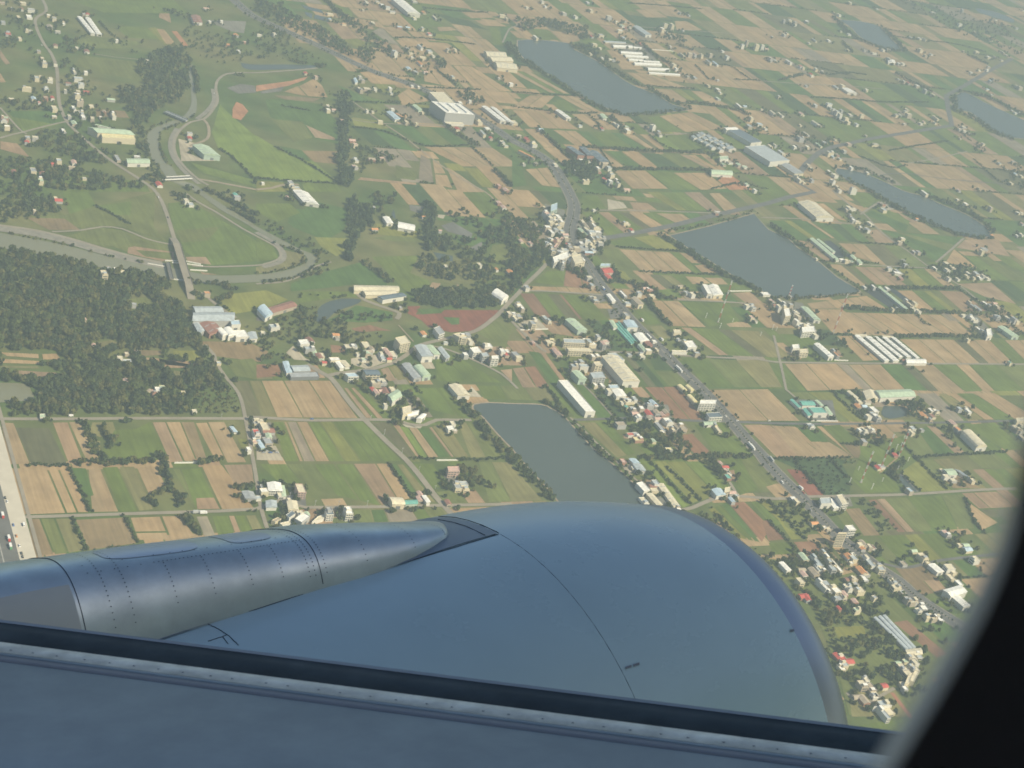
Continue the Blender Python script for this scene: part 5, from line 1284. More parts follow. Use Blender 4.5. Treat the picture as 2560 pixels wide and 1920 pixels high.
wood(11, [(1560,400),(1850,400),(2000,330),(2212,220),(2300,640),(2212,920),(2150,950),(2020,1010),(1500,1005),(1360,960),(1420,860),(1600,840),(1900,860),(1900,780),(1560,755),(1340,690),(1420,560),(1520,510)], 9.5, W_, (5, 10), .82, holes=[[(1500,500),(1760,540),(1720,620),(1560,600)], [(1850,420),(1970,420),(1950,480),(1870,550)], [(2010,460),(2212,440),(2212,610),(2010,590)], [(2040,640),(2212,640),(2212,720),(2060,710)]])
wood(11, [(1380,850),(1600,830),(1960,860),(2080,960),(1990,1015),(1500,1005),(1360,950)], 8, W_, (6, 10), .95, kinds=(2, 2, 0))
wood(11, [(1560,150),(2212,180),(2212,330),(1900,330),(1700,250)], 12, 'scrub', (5, 9), .55)
wood(11, [(490,1090),(800,1120),(830,1170),(560,1290),(350,1100),(390,1000)], 8.5, W_, (4, 8), .8)
wood(11, [(560,1160),(820,1190),(1100,1230),(1130,1290),(800,1290),(560,1250)], 9, 'scrub', (3, 6), .75, kinds=(1, 0))
wood(11, [(180,1090),(520,1000),(540,1110),(400,1260),(200,1190)], 8.5, 'scrub', (3, 6), .75, kinds=(1, 1, 0))
wood(11, [(0,1140),(330,1180),(340,1240),(130,1330),(300,1440),(0,1470)], 9, 'scrub', (3, 7), .8, kinds=(1, 0))
wood(11, [(700,1040),(1190,1060),(1200,1120),(700,1130)], 8.5, W_, (4, 8), .7)
wood(11, [(370,870),(850,870),(850,910),(500,960),(360,930)], 9, 'scrub', (3, 5), .5)
wood(11, [(0,230),(160,270),(300,380),(430,470),(520,540),(440,540),(250,430),(0,310)], 9, 'scrub', (3, 6), .7)
wood(11, [(440,400),(600,520),(700,560),(540,560),(400,450)], 9, W_, (4, 7), .7)
wood(11, [(530,640),(700,590),(640,690),(450,760),(400,740)], 9, W_, (4, 7), .75)
wood(11, [(880,590),(960,600),(1200,780),(1130,790)], 7.5, W_, (5, 8), .95)
wood(11, [(390,90),(640,120),(660,170),(560,150),(430,130)], 8, W_, (4, 7), .8)
wood(11, [(1330,650),(1400,640),(1560,740),(1480,740)], 9, W_, (4, 8), .8)
wood(12, [(-30,200),(250,330),(320,560),(330,620),(240,690),(120,800),(0,900),(-40,560)], 8.5, W_, (6, 10), .9, holes=[[(20,380),(190,430),(190,520),(20,500)]])
wood(12, [(520,330),(600,370),(640,440),(560,480),(510,420)], 8, W_, (6, 9), .9)
wood(12, [(530,670),(650,670),(700,790),(560,740)], 8, W_, (5, 9), .9)
wood(12, [(340,1080),(460,1110),(400,1160)], 8, 'scrub', (4, 7), .5)
wood(12, [(640,1100),(780,1140),(1000,1340),(900,1350),(700,1210)], 7.5, W_, (3, 5), .9, kinds=(2, 0))
wood(12, [(830,1010),(930,1020),(920,1100),(840,1090)], 8, 'scrub', (2, 4), .5)
wood(2, [(40,150),(300,190),(660,250),(640,350),(580,330),(300,240),(100,280),(40,230)], 11, W_, (6, 10), .9)
wood(2, [(440,1420),(690,1380),(760,1500),(660,1600),(470,1510)], 8.5, W_, (7, 11), .95, kinds=(2, 2, 0))
wood(2, [(1240,280),(1520,340),(1510,390),(1280,340)], 12, W_, (5, 9), .8)
wood(2, [(1900,1010),(2130,1060),(2200,1200),(2050,1180)], 12, 'scrub', (4, 8), .5)
wood(3, [(1060,0),(1560,80),(2000,200),(2212,420),(2212,500),(1700,320),(1300,110)], 16, 'scrub', (5, 9), .5)
wood(3, [(90,1130),(400,1180),(640,1260),(320,1330),(120,1280)], 14, 'scrub', (5, 8), .4)
wood(3, [(1760,1260),(1900,1290),(1880,1340),(1770,1320)], 11, W_, (5, 8), .9)
wood(3, [(2080,1480),(2212,1420),(2212,1659),(2120,1620)], 12, W_, (5, 9), .7)
wood(13, [(1440,600),(1720,640),(1900,700),(1900,770),(1560,780),(1440,680)], 10, W_, (5, 9), .8)
wood(13, [(1080,20),(1160,110),(1120,130),(1060,80)], 11, 'scrub', (5, 8), .7)
wood(13, [(1460,30),(1700,100),(2000,300),(1960,330),(1600,140)], 13, 'scrub', (4, 8), .5)
wood(13, [(1660,1050),(1960,1030),(2212,1080),(2212,1150),(1900,1130)], 10, W_, (5, 8), .75)
wood(13, [(430,1210),(560,1230),(720,1330),(640,1320)], 9, 'scrub', (4, 6), .6)
wood(13, [(540,1290),(640,1310),(650,1430),(570,1400)], 9, W_, (4, 7), .6)
wood(22, [(850,310),(1180,330),(1220,420),(1350,425),(1480,480),(1600,620),(1340,660),(1190,640),(1260,540),(1130,470),(1030,400),(880,380)], 8, W_, (5, 9), .85, holes=[[(940,410),(1150,440),(1150,500),(1000,490)]])
wood(22, [(1640,660),(1800,660),(1830,740),(1830,830),(1740,770)], 7.5, W_, (6, 9), .95, kinds=(2, 0))
wood(22, [(1620,1110),(1720,1070),(1990,1350),(2212,1480),(2212,1600),(2000,1400)], 8.5, 'scrub', (3, 6), .7)
wood(23, [(60,650),(220,640),(350,790),(480,940),(700,960),(480,960),(160,700)], 6.5, 'scrub', (2, 4), .75, kinds=(2, 0, 0))
wood(23, [(220,650),(700,640),(780,690),(640,690),(720,840),(700,950),(500,950),(330,780)], 6.5, 'scrub', (1.8, 3.4), .7, kinds=(2, 0, 0))
wood(23, [(1110,140),(1310,140),(1330,210),(1200,300),(1110,220)], 8, W_, (6, 10), .9, kinds=(2, 0))
wood(23, [(1000,110),(1100,110),(1080,190),(1000,180)], 8, W_, (5, 9), .9)
wood(23, [(690,350),(790,350),(880,400),(960,430),(1060,500),(930,560),(800,470),(740,410)], 8.5, W_, (5, 9), .8, holes=[[(780,380),(940,370),(940,400),(800,430)]])
wood(23, [(-80,1010),(180,1030),(400,1150),(450,1290),(300,1330),(150,1200)], 8.5, W_, (4, 8), .75)
wood(23, [(720,980),(860,1010),(1140,1270),(960,1310),(900,1180)], 8, W_, (3, 6), .8)
wood(23, [(1500,1240),(1700,1250),(1880,1430),(1760,1440),(1600,1350)], 10, 'scrub', (4, 7), .6)
wood(23, [(1490,350),(1600,330),(1620,380),(1560,480),(1700,590),(1640,600),(1520,460)], 9, 'scrub', (4, 7), .7)
wood(23, [(0,1490),(250,1540),(640,1640),(700,1700),(-60,1700)], 9, W_, (4, 8), .7)
wood(23, [(700,1460),(1000,1500),(900,1640),(640,1640)], 10, 'scrub', (4, 7), .5)
wood(33, [(170,60),(450,220),(700,180),(960,300),(860,420),(1000,400),(1180,640),(1090,900),(700,900),(600,700),(480,450),(330,250)], 7.5, W_, (4, 8), .8, holes=[[(560,440),(830,430),(850,520),(600,540)], [(800,180),(1000,200),(1060,320),(900,290)], [(820,700),(1090,690),(1060,780),(880,800)], [(570,680),(790,680),(780,810),(620,800)]])
wood(33, [(1220,260),(1400,420),(1580,560),(1520,600),(1330,420),(1230,330)], 8.5, W_, (5, 8), .8)
wood(33, [(850,400),(1010,420),(1040,480),(930,500)], 7, W_, (5, 8), .95, kinds=(2, 0))
wood(33, [(1000,760),(1180,790),(1200,890),(1060,940),(960,830)], 7.5, W_, (5, 9), .85)
wood(33, [(1130,960),(1400,950),(1300,1060),(1180,1020)], 9, 'scrub', (4, 7), .6)
wood(0, [(0,1340),(400,1390),(700,1480),(1200,1560),(1280,1630),(520,1659),(0,1659)], 8.5, W_, (5, 9), .72)
wood(10, [(-100,0),(450,40),(560,190),(230,260),(-100,270)], 8.5, W_, (5, 9), .75)
wood(0, [(360,1130),(720,1180),(900,1300),(1060,1440),(700,1400),(400,1320),(280,1260)], 8.5, W_, (5, 9), .7)
wood(0, [(1200,1060),(1260,1240),(1290,1400),(1400,1500),(1280,1480),(1180,1260),(1120,1130)], 8.5, W_, (5, 8), .7)
wood(0, [(1240,1520),(1400,1500),(1440,1640),(1280,1650)], 8, W_, (5, 8), .8)
wood(0, [(0,880),(400,900),(420,960),(150,960),(80,1000)], 9, W_, (5, 8), .75)
wood(0, [(520,340),(620,330),(820,420),(800,460),(560,470),(500,440)], 9, W_, (5, 8), .7)
wood(0, [(0,330),(180,340),(140,420),(0,430)], 9.5, W_, (5, 8), .7)
wood(0, [(80,60),(160,180),(330,200),(360,330),(240,320),(60,180)], 11, 'scrub', (5, 8), .5)
wood(0, [(520,480),(620,560),(780,760),(1000,860),(940,880),(700,700),(540,660)], 11, 'scrub', (4, 8), .45)
wood(0, [(1040,320),(1300,380),(1200,480),(1060,440)], 12, 'scrub', (4, 8), .4)
B_ = 'belt'
for t, p in ((22, [(260,170),(440,262),(560,402),(720,572),(870,702),(960,802),(1080,915)]), (21, [(1770,120),(1880,290),(2050,490),(2212,650)]), (22, [(0,640),(150,800),(250,900),(340,1010)])):
    belt(t, p, 16, 2.6, B_, (4, 8), (0, 2, 2, 1))
belt(12, [(1260,370),(1480,492),(1700,640),(1900,752),(2140,862)], 15, 2.8, B_, (5, 8), (2, 2, 0))
belt(13, [(0,290),(90,340),(180,405),(330,522)], 17, 3, B_, (5, 8), (2, 0)); belt(13, [(330,522),(520,640),(700,775),(790,850)], 7, 5.5, B_, (3, 6))
belt(13, [(60,910),(250,925),(520,905),(790,885)], 7, 4, B_, (3, 5)); belt(12, [(1330,350),(1700,290),(2100,180)], 12, 5, B_, (3, 6), (1, 0))
belt(2, [(0,400),(40,480),(150,565),(330,675),(600,855),(900,985),(1200,980),(1530,945)], 17, 3, B_, (5, 8), (2, 0)); belt(2, [(490,380),(560,420),(720,505),(900,625),(1030,705),(1200,780),(1390,885),(1530,930)], 14, 3.6, B_, (5, 8), (2, 0, 1))
belt(2, [(560,390),(640,420),(720,480)], 22, 2.6, B_, (6, 9), (2, 0))
belt(13, [(880,0),(960,50),(1100,135),(1300,235),(1500,325),(1700,392),(1910,395)], 17, 3, B_, (5, 8), (2, 0)); belt(13, [(1940,340),(1860,260),(1700,170),(1500,85),(1300,5)], 17, 3, B_, (5, 8), (2, 0))
belt(13, [(1090,120),(1130,150)], 24, 2, B_, (6, 9), (2,)); belt(13, [(1880,330),(1940,350)], 26, 2, B_, (6, 9), (2,))
belt(3, [(560,150),(640,230),(760,335),(1000,425),(1190,445)], 17, 3.4, B_, (5, 8), (2, 0)); belt(3, [(960,225),(1080,330),(1180,440)], 15, 3.6, B_, (5, 8), (2, 0))
belt(3, [(1600,830),(1640,960),(1740,1010),(1950,1145),(2120,1210)], 24, 3, B_, (6, 9), (2, 0)); belt(3, [(1640,800),(1900,850),(2212,1010)], 18, 3.4, B_, (6, 9), (2, 0))
belt(3, [(580,1455),(720,1580),(900,1660)], 14, 4, B_, (5, 8), (2, 0)); belt(3, [(640,1440),(860,1490),(1080,1590)], 14, 4, B_, (5, 8), (2, 0))
belt(1, [(2180,380),(2200,480)], 14, 3, B_, (5, 8), (2, 0))
HD = 'hedge'
for pth in ([(10, p) for p in [(0,356),(250,402),(420,435),(560,462),(760,520),(1000,575),(1280,628)]], [(10, p) for p in [(0,512),(330,548),(600,594),(850,652),(1100,682),(1400,742)]], [(11, p) for p in [(0,720),(200,686),(370,640),(432,588),(405,542),(300,492),(150,432)]], [(11, p) for p in [(60,790),(250,760),(440,685),(528,592),(500,542)]], [(0, p) for p in [(1380,1455),(1300,1352),(1266,1222),(1308,1120),(1478,1048),(1590,998)]], [(0, p) for p in [(1492,1450),(1412,1380),(1372,1222),(1402,1130),(1560,1064),(1682,988)]]):
    Pq = resample(smooth_line([TG(t_, *p_) for t_, p_ in pth], 8), 110)
    for q_ in Pq:
        if random.random() < .75: hh = random.uniform(1.5, 4.5); add_tree(q_+rng.normal(size=2)*2.2, hh, hh*random.uniform(.5, .8), random.choice((0, 1, 1, 2)), 'scrub')
for t, p, wd in ((2, [(0,925),(370,965),(600,980),(740,978)], 5), (2, [(610,1275),(1000,1300),(1600,1328),(1740,1345)], 6), (2, [(870,1465),(1300,1470),(1720,1475)], 6), (12, [(900,478),(1200,500),(1500,522)], 4), (12, [(1110,690),(1400,705),(1830,718)], 4), (12, [(1240,912),(1440,935)], 6),
   (13, [(640,1005),(900,1025),(1300,1042),(1650,1052)], 9), (13, [(430,1232),(740,1242)], 5), (13, [(1100,1252),(1450,1250),(1800,1255)], 7), (13, [(130,1452),(260,1456)], 7), (13, [(740,1478),(950,1482)], 7), (13, [(790,442),(1000,455),(1180,462)], 5), (13, [(1060,832),(1340,842),(1640,842)], 6), (13, [(1640,840),(1900,1010),(2212,1240)], 3),
   (13, [(1170,950),(1250,1010),(1340,1130),(1400,1150)], 5), (12, [(1150,940),(1240,1030),(1360,1160)], 7), (12, [(1080,830),(1180,830),(1250,860)], 9), (12, [(880,690),(930,780),(1060,790)], 8), (12, [(560,700),(700,790),(760,800)], 6),
   (23, [(40,645),(400,645),(700,638)], 5), (23, [(1270,642),(1600,615),(2060,590)], 5), (22, [(1110,645),(1400,650),(1640,640),(2130,632)], 7), (21, [(1290,656),(1540,650)], 5), (21, [(1740,662),(1900,660),(2150,640)], 5), (20, [(80,702),(300,708),(590,712)], 5), (20, [(640,692),(800,690),(980,692)], 8), (20, [(990,690),(1180,682),(1340,680)], 8), (20, [(1710,690),(1920,662)], 6),
   (20, [(1350,610),(1400,720),(1440,830),(1540,960),(1560,1060)], 13), (20, [(1300,965),(1330,1060)], 7), (20, [(1340,950),(1480,900)], 6), (20, [(700,330),(760,430),(830,590),(900,680)], 9), (20, [(880,400),(960,440),(980,560)], 14), (20, [(960,300),(1100,330),(1170,310)], 10), (20, [(2030,910),(2100,900),(2200,890)], 6), (20, [(1930,1105),(2060,1100),(2212,1095)], 5), (20, [(1550,1130),(1650,1200),(1700,1290)], 7),
   (20, [(1640,1150),(1690,1230),(1720,1310)], 5), (20, [(600,730),(700,930),(790,1110)], 4), (20, [(620,1165),(700,1340),(740,1440)], 4), (20, [(1080,1150),(1130,1260),(1190,1370)], 3), (21, [(1350,0),(1420,80)], 5), (21, [(1300,90),(1400,190),(1460,250)], 9), (21, [(1750,740),(1880,760),(1900,830),(1860,870)], 11), (21, [(1560,770),(1640,880)], 5), (21, [(1960,860),(2050,900)], 8), (21, [(660,310),(770,310)], 6), (21, [(1150,690),(1260,860),(1370,1010)], 3),
   (21, [(1190,350),(1250,340)], 8), (22, [(1180,670),(1260,740),(1420,920),(1560,1060)], 3.5), (22, [(1330,720),(1480,860),(1640,1020)], 3.5), (22, [(280,10),(420,180)], 4), (22, [(610,0),(760,140),(880,280)], 3), (22, [(820,100),(900,180),(1010,280)], 4), (22, [(1640,1130),(1800,1280),(1980,1420)], 4), (22, [(1760,1130),(1900,1270)], 3),
   (23, [(560,70),(700,220),(860,330)], 5), (23, [(640,520),(780,520)], 4), (23, [(1280,640),(1420,790),(1560,920)], 4), (23, [(1180,680),(1060,770),(1150,860)], 7), (23, [(1150,770),(1240,860),(1310,930)], 5), (23, [(1160,520),(1270,640)], 4), (23, [(0,1010),(160,1180),(310,1340)], 4), (23, [(0,1180),(160,1350),(270,1470)], 4), (23, [(400,1365),(520,1480),(640,1600)], 4), (23, [(220,650),(330,790),(480,950)], 4), (23, [(540,660),(680,810)], 4), (23, [(1700,990),(1790,1200),(1880,1300)], 3),
   (1, [(220,915),(330,940),(470,960)], 5), (1, [(160,1270),(400,1390),(720,1590)], 4), (1, [(0,1545),(340,1570),(700,1590)], 4), (1, [(860,885),(1050,890),(1240,900)], 5), (1, [(1640,1100),(1800,1200),(1920,1270)], 11), (1, [(830,1100),(1100,1140),(1400,1250),(1560,1270),(1830,1260)], 4), (1, [(1860,1270),(2050,1440)], 4), (1, [(1700,870),(1450,760),(1300,690)], 5), (1, [(1540,590),(1740,750)], 4), (1, [(1200,330),(1400,330),(1700,360),(1900,390)], 4), (1, [(1440,70),(1700,95),(2000,110)], 4), (1, [(600,0),(720,120),(840,220)], 12),
   (1, [(2050,1470),(2150,1560),(2212,1620)], 6), (1, [(1450,760),(1750,770),(1940,780)], 4), (1, [(860,630),(1020,600),(900,610)], 5), (1, [(300,530),(520,580),(600,580)], 6), (2, [(0,800),(370,825),(560,830)], 4), (2, [(1150,740),(1300,755),(1570,770)], 5), (2, [(1500,890),(1700,910),(1950,960),(2050,1000)], 8), (2, [(1580,560),(1700,690)], 4), (2, [(1700,570),(1870,570),(2060,690)], 4), (2, [(1920,690),(2060,695),(2212,700)], 4), (2, [(760,1290),(870,1460)], 0.1), (2, [(1180,1170),(1260,1230),(1420,1310)], 5), (2, [(220,1110),(400,1280),(560,1410)], 7), (2, [(850,1000),(950,1120)], 6), (2, [(650,980),(780,1110)], 5),
   (2, [(1000,30),(1300,50),(1640,80)], 5), (2, [(1420,390),(1560,440)], 6), (2, [(1120,380),(1250,500),(1380,560)], 8), (2, [(1730,1280),(1500,1320)], 5), (2, [(1720,1640),(1950,1590),(2212,1640)], 5), (3, [(370,845),(700,860),(1000,885),(1380,885)], 5), (3, [(530,650),(690,630),(850,650)], 5), (3, [(780,1350),(1060,1450),(1200,1430)], 5), (3, [(1040,1305),(1250,1270),(1560,1220)], 4), (3, [(1600,1090),(1750,1220)], 5), (3, [(1780,1380),(1980,1560),(2100,1610)], 5), (3, [(1000,300),(1250,340),(1600,380),(1880,450)], 5),
   (3, [(1720,480),(1900,560)], 6), (3, [(640,370),(720,450)], 7), (3, [(380,570),(640,640),(700,640)], 5), (3, [(100,700),(300,650)], 6), (3, [(1100,640),(1250,720),(1420,800)], 7), (10, [(820,120),(950,190),(1120,280)], 4), (10, [(1480,20),(1620,60)], 10), (10, [(1640,790),(1840,780)], 14), (10, [(1840,800),(2040,850)], 9), (10, [(1660,880),(1850,940),(1990,900)], 12), (10, [(1880,960),(2020,1060)], 4), (10, [(1700,0),(1900,110),(2212,270)], 7), (10, [(1620,-20),(1800,0),(2000,90),(2212,210)], 8),
   (10, [(800,700),(1100,690),(1400,760)], 8), (10, [(1300,880),(1400,1010),(1440,1150)], 12), (0, [(1360,1180),(1380,1300),(1430,1450)], 5), (0, [(1640,560),(1700,700),(1690,860)], 6), (0, [(2000,640),(2100,660)], 8), (0, [(1900,1290),(2050,1400),(2180,1540)], 4), (0, [(860,190),(930,270),(1020,340)], 4), (0, [(670,340),(780,290)], 3), (33, [(1120,520),(1200,640)], 3)):
    belt(t, p, wd, 2.4 if wd < 6 else 3.0, HD, (2.2, 4.2) if wd < 6 else (4, 8), (0, 2, 1) if wd > 5 else (0, 2))
for u in HEDGE_AUTO:               # the bushy baulks between the rows of plots
    v = vmin
    while v < vmax:
        ln = random.uniform(60, 260)
        if random.random() < .28:
            for q in np.arange(v, v+ln, 4.0):
                c = EA*(u+random.uniform(-1, 1))+EB*q
                if visible(c) and not in_left(c) and not blocked(c) and random.random() < .8: hh = random.uniform(2, 4.6); add_tree(c, hh, hh*.6, random.choice((0, 2, 2, 1)), HD)
        v += ln
# garden trees round the houses
for q in FOOT:
    c = q.mean(0); r = np.linalg.norm(q[0]-c)
    for k in range(random.choice([2, 3, 4, 5, 6])):
        a = random.uniform(0, 6.28); p = c+np.array([math.cos(a), math.sin(a)])*(r+random.uniform(2, 9)); hh = random.uniform(3.5, 8); add_tree(p, hh, hh*random.uniform(.42, .6), random.choice((0, 0, 1, 2)), 'garden')
# keep roads, roofs and water clear of crowns
TX = np.array([t[0] for t in TREES]); TY = np.array([t[1] for t in TREES]); TR = np.array([t[3] for t in TREES]); keep = np.ones(len(TX), bool)
for P, wd in ROADS:
    P = np.array(P)
    for i in range(len(P)-1):
        a, b = P[i], P[i+1]; d = b-a; l2 = d@d+1e-9; m_ = (np.abs(TX-a[0]) < 60+abs(d[0])) & (np.abs(TY-a[1]) < 60+abs(d[1])) & keep
        if not m_.any(): continue
        idx = np.where(m_)[0]; s = np.clip(((TX[idx]-a[0])*d[0]+(TY[idx]-a[1])*d[1])/l2, 0, 1); dist = np.hypot(TX[idx]-a[0]-s*d[0], TY[idx]-a[1]-s*d[1]); keep[idx[dist < wd/2+0.75*TR[idx]]] = False
for q in FOOT:
    c = q.mean(0); r = max(np.linalg.norm(p-c) for p in q); idx = np.where((np.hypot(TX-c[0], TY-c[1]) < r+4) & keep)[0]
    if len(idx):
        g = c+(q-c)*(1+2.5/max(r, 3)); keep[idx[pips(TX[idx], TY[idx], g)]] = False
for p in list(PONDS.values())+[RIVER_POLY]:
    keep &= ~pips(TX, TY, np.array(p))
TREES = [t for t, k in zip(TREES, keep) if k]
# clipped shrubs down the highway median and street trees on its verges
for i in range(len(HW)-1):
    n_ = np.array([-(HW[i+1]-HW[i])[1], (HW[i+1]-HW[i])[0]]); n_ /= np.linalg.norm(n_)
    for k in np.arange(0, 1, .33):
        p = HW[i]+(HW[i+1]-HW[i])*k
        if random.random() < .7: TREES.append((*(p+n_*random.uniform(-.3, .3)), random.uniform(1.4, 2.6), random.uniform(.9, 1.5), random.choice((0, 2, 2)), 'hedge'))
        for sd_ in (-1, 1):
            if random.random() < .16: TREES.append((*(p+n_*sd_*random.uniform(12.6, 15)), random.uniform(3, 6), random.uniform(1.6, 2.8), random.choice((0, 2, 2)), 'hedge'))
# crown shapes: many leaf clumps through the crown's volume
def crown_arrays(seed, n, leaf):
    r = np.random.default_rng(seed); lobes = [(r.uniform(-.45, .45), r.uniform(-.45, .45), r.uniform(.45, .8), r.uniform(.35, .6)) for _ in range(5)] + [(0, 0, .55, .62)]
    V = np.zeros((n, 4, 3))
    for i in range(n):
        lx, ly, lz, lr = lobes[r.integers(len(lobes))]; d = r.normal(size=3); d /= np.linalg.norm(d); d[2] = abs(d[2])*.9-.18 if r.random() < .8 else d[2]
        c = np.array([lx, ly, lz])+d*lr*r.uniform(.7, 1.05)*np.array([1, 1, .72]); c[2] = max(c[2], .14)
        nn = d*.75+np.array([0, 0, .7])+r.normal(size=3)*.34; nn /= np.linalg.norm(nn); a = np.cross(nn, r.normal(size=3)); a /= np.linalg.norm(a); b = np.cross(nn, a); s = leaf*r.uniform(.7, 1.3)
        V[i] = [c-a*s-b*s*.8, c+a*s-b*s*.7, c+a*s*.9+b*s*.8, c-a*s*.8+b*s]
    return V
def quads_mesh(name, V, m):
    n = V.shape[0]; me = bpy.data.meshes.new(name); me.vertices.add(n*4); me.vertices.foreach_set('co', V.astype(np.float32).ravel())
    me.loops.add(n*4); me.loops.foreach_set('vertex_index', np.arange(n*4, dtype=np.int32)); me.polygons.add(n); me.polygons.foreach_set('loop_start', np.arange(0, n*4, 4, dtype=np.int32))
    me.materials.append(m); me.update(calc_edges=True); return me
LEAF = [M_LEAF, M_LEAF2, M_LEAF3]
OCC = [(-200,1420),(0,1404),(640,1322),(1100,1285),(1450,1250),(1680,1272),(1900,1390),(2050,1560),(2120,1790),(2280,1800),(2500,1420),(2700,1000),(2700,3000),(-200,3000)]
sc = []
for i, t in enumerate(TREES):
    x, y = proj((t[0], t[1], t[2]*.5)); z = (np.array([t[0], t[1], 0])-EYE)@FW
    vis = -5 < x < 2565 and -5 < y < 1925 and not pip(x, y, OCC); sc.append(t[3]*2*t[2]/z/z if vis else 0)
order = np.argsort(-np.array(sc))[:290]; single = set(order.tolist())
protos = {}
for k in range(3):
    for v_ in range(2):
        me = quads_mesh('crown', crown_arrays(50+k*5+v_, 170, .17), LEAF[k])
        tb = MB(); tb.tube((0, 0, 0), (0, 0, .5), .05, M_BARK, 6, .03)
        for a in (.4, 2.4, 4.5): tb.tube((0, 0, .28), (math.cos(a)*.3, math.sin(a)*.3, .62), .026, M_BARK, 5, .012)
        to = tb.build('trunk'); tm = to.data; bpy.data.objects.remove(to); protos[k, v_] = (me, tm)
WH = {'wood': ('{} tree in the dense wood left of the stubble fields', 'trees of the dense wood'), 'belt': ('{} tree in the belt along a pond bank', 'trees along the pond banks'), 'hedge': ('{} tree in a row along a field edge', 'trees along the field edges'), 'garden': ('{} tree standing beside a farm building', 'trees beside farm buildings'), 'scrub': ('{} tree in a thin scrubby grove', 'trees of the scrubby groves')}
KN = ['leafy mid green', 'pale olive green', 'dense dark green']
for i in order:
    x, y, h, r, k, wh = TREES[i]; root = empty('tree', (x, y, 0)); cm, tm = protos[k, i % 2]
    for nm, me in (('crown', cm), ('trunk', tm)):
        o = bpy.data.objects.new(nm, me); COL.objects.link(o); o.parent = root
    root.scale = (r*1.05, r*1.05, h); root.rotation_euler = (0, 0, random.uniform(0, 6.28)); lab, gp = WH[wh]; tag(root, lab.format(KN[k]), 'tree', gp)
BASE = [[crown_arrays(200+k*7+v_, 46, .27) for v_ in range(4)] for k in range(3)]
for wh, nm in (('wood', 'woodland'), ('belt', 'pond_bank_trees'), ('hedge', 'hedgerows'), ('garden', 'garden_trees'), ('scrub', 'scrub')):
    parts = {0: [], 1: [], 2: []}
    for i, (x, y, h, r, k, w2) in enumerate(TREES):
        if w2 != wh or i in single or not visible((x, y), 160): continue
        V = BASE[k][i % 4]; far = math.hypot(x, y)
        if far > 2600: V = V[:26]*np.array([1, 1, 1.0]) 
        a = random.uniform(0, 6.28); ca, sa = math.cos(a), math.sin(a)
        W = np.empty_like(V); W[..., 0] = (V[..., 0]*ca-V[..., 1]*sa)*r*1.08+x; W[..., 1] = (V[..., 0]*sa+V[..., 1]*ca)*r*1.08+y; W[..., 2] = V[..., 2]*h; parts[k].append(W)
    allv = np.concatenate([np.concatenate(parts[k]) for k in range(3) if parts[k]]); mi = np.concatenate([np.full(sum(p.shape[0] for p in parts[k]), j, np.int32) for j, k in enumerate([k for k in range(3) if parts[k]])])
    ks = [k for k in range(3) if parts[k]]
    me = quads_mesh(nm, allv, LEAF[ks[0]])
    for k in ks[1:]: me.materials.append(LEAF[k])
    me.polygons.foreach_set('material_index', mi); me.update()
    o = bpy.data.objects.new(nm, me); COL.objects.link(o); o['kind'] = 'stuff'
# ------------------------------------------------------------------ bridges, walls, masts, poles
def deck(t, p, q, z, wd, name, label, cat, m=M_ASPH, par=M_CONC, piers=4, parh=1.0, ramp=30):
    a, b = TG(t, *p, z)[:2], TG(t, *q, z)[:2]; d = unit(b-a); n_ = np.array([-d[1], d[0]]); c = (a+b)/2; L = np.linalg.norm(b-a)/2
    root = empty(name, (*c, 0)); mb = MB(); mb.obox((0, 0), d, n_, L, wd/2, z-1.2, z, M_CONC, m)
    if ramp:
        for s in (-1, 1):
            e0, e1 = d*s*L, d*s*(L+ramp); w2 = n_*wd/2
            q_ = [(*(e0-w2), z), (*(e0+w2), z), (*(e1+w2), .26), (*(e1-w2), .26)]; mb.face(q_ if s < 0 else q_[::-1], m)
            for sg in (-1, 1): mb.face([(*(e0+w2*sg), z), (*(e0+w2*sg), 0), (*(e1+w2*sg), 0), (*(e1+w2*sg), .26)], M_CONC)
    mb.build('deck', root)
    for s in (-1, 1): k = MB(); k.obox(n_*s*(wd/2+.16), d, n_, L, .15, z-.6, z+parh, par); k.build('parapet', root)
    for i in range(piers):
        k = MB(); k.obox(d*L*(-1+2*(i+.5)/piers), d, n_, 1.0, wd*.4, 0, z-1.21, M_CONC); k.build('pier', root)
    tag(root, label, cat); return root
deck(10, (1524,440), (1634,800), 7, 10.5, 'road_bridge', 'long grey road bridge crossing the river by the dense wood', 'bridge', m=M_CONC)
deck(0, (1390,1545), (1650,1532), 3, 9, 'canal_bridge', 'short canal bridge with two bright white parapets', 'bridge', par=MB and mat('white_rail', (.8,.8,.77), .6), piers=2, parh=1.3, ramp=0)
deck(0, (1425,965), (1615,1045), 4, 7, 'river_bridge', 'narrow blue grey bridge beside the dense riverside trees', 'bridge', m=ROOF['E'], par=ROOF['E'], piers=3, parh=2.0, ramp=0)
deck(10, (1450,605), (1485,750), 4, 5, 'river_weir', 'short weir walkway on piers just left of the road bridge', 'weir', piers=4, ramp=0)
deck(12, (372,480), (462,365), 6, 4, 'footbridge', 'pinkish covered footbridge over the highway in the crossing village', 'footbridge', m=ROOF['P'], par=WALL['p'], piers=3, parh=1.6, ramp=0)
M_WALLW = mat('white_wall', (.74,.72,.66), .8)
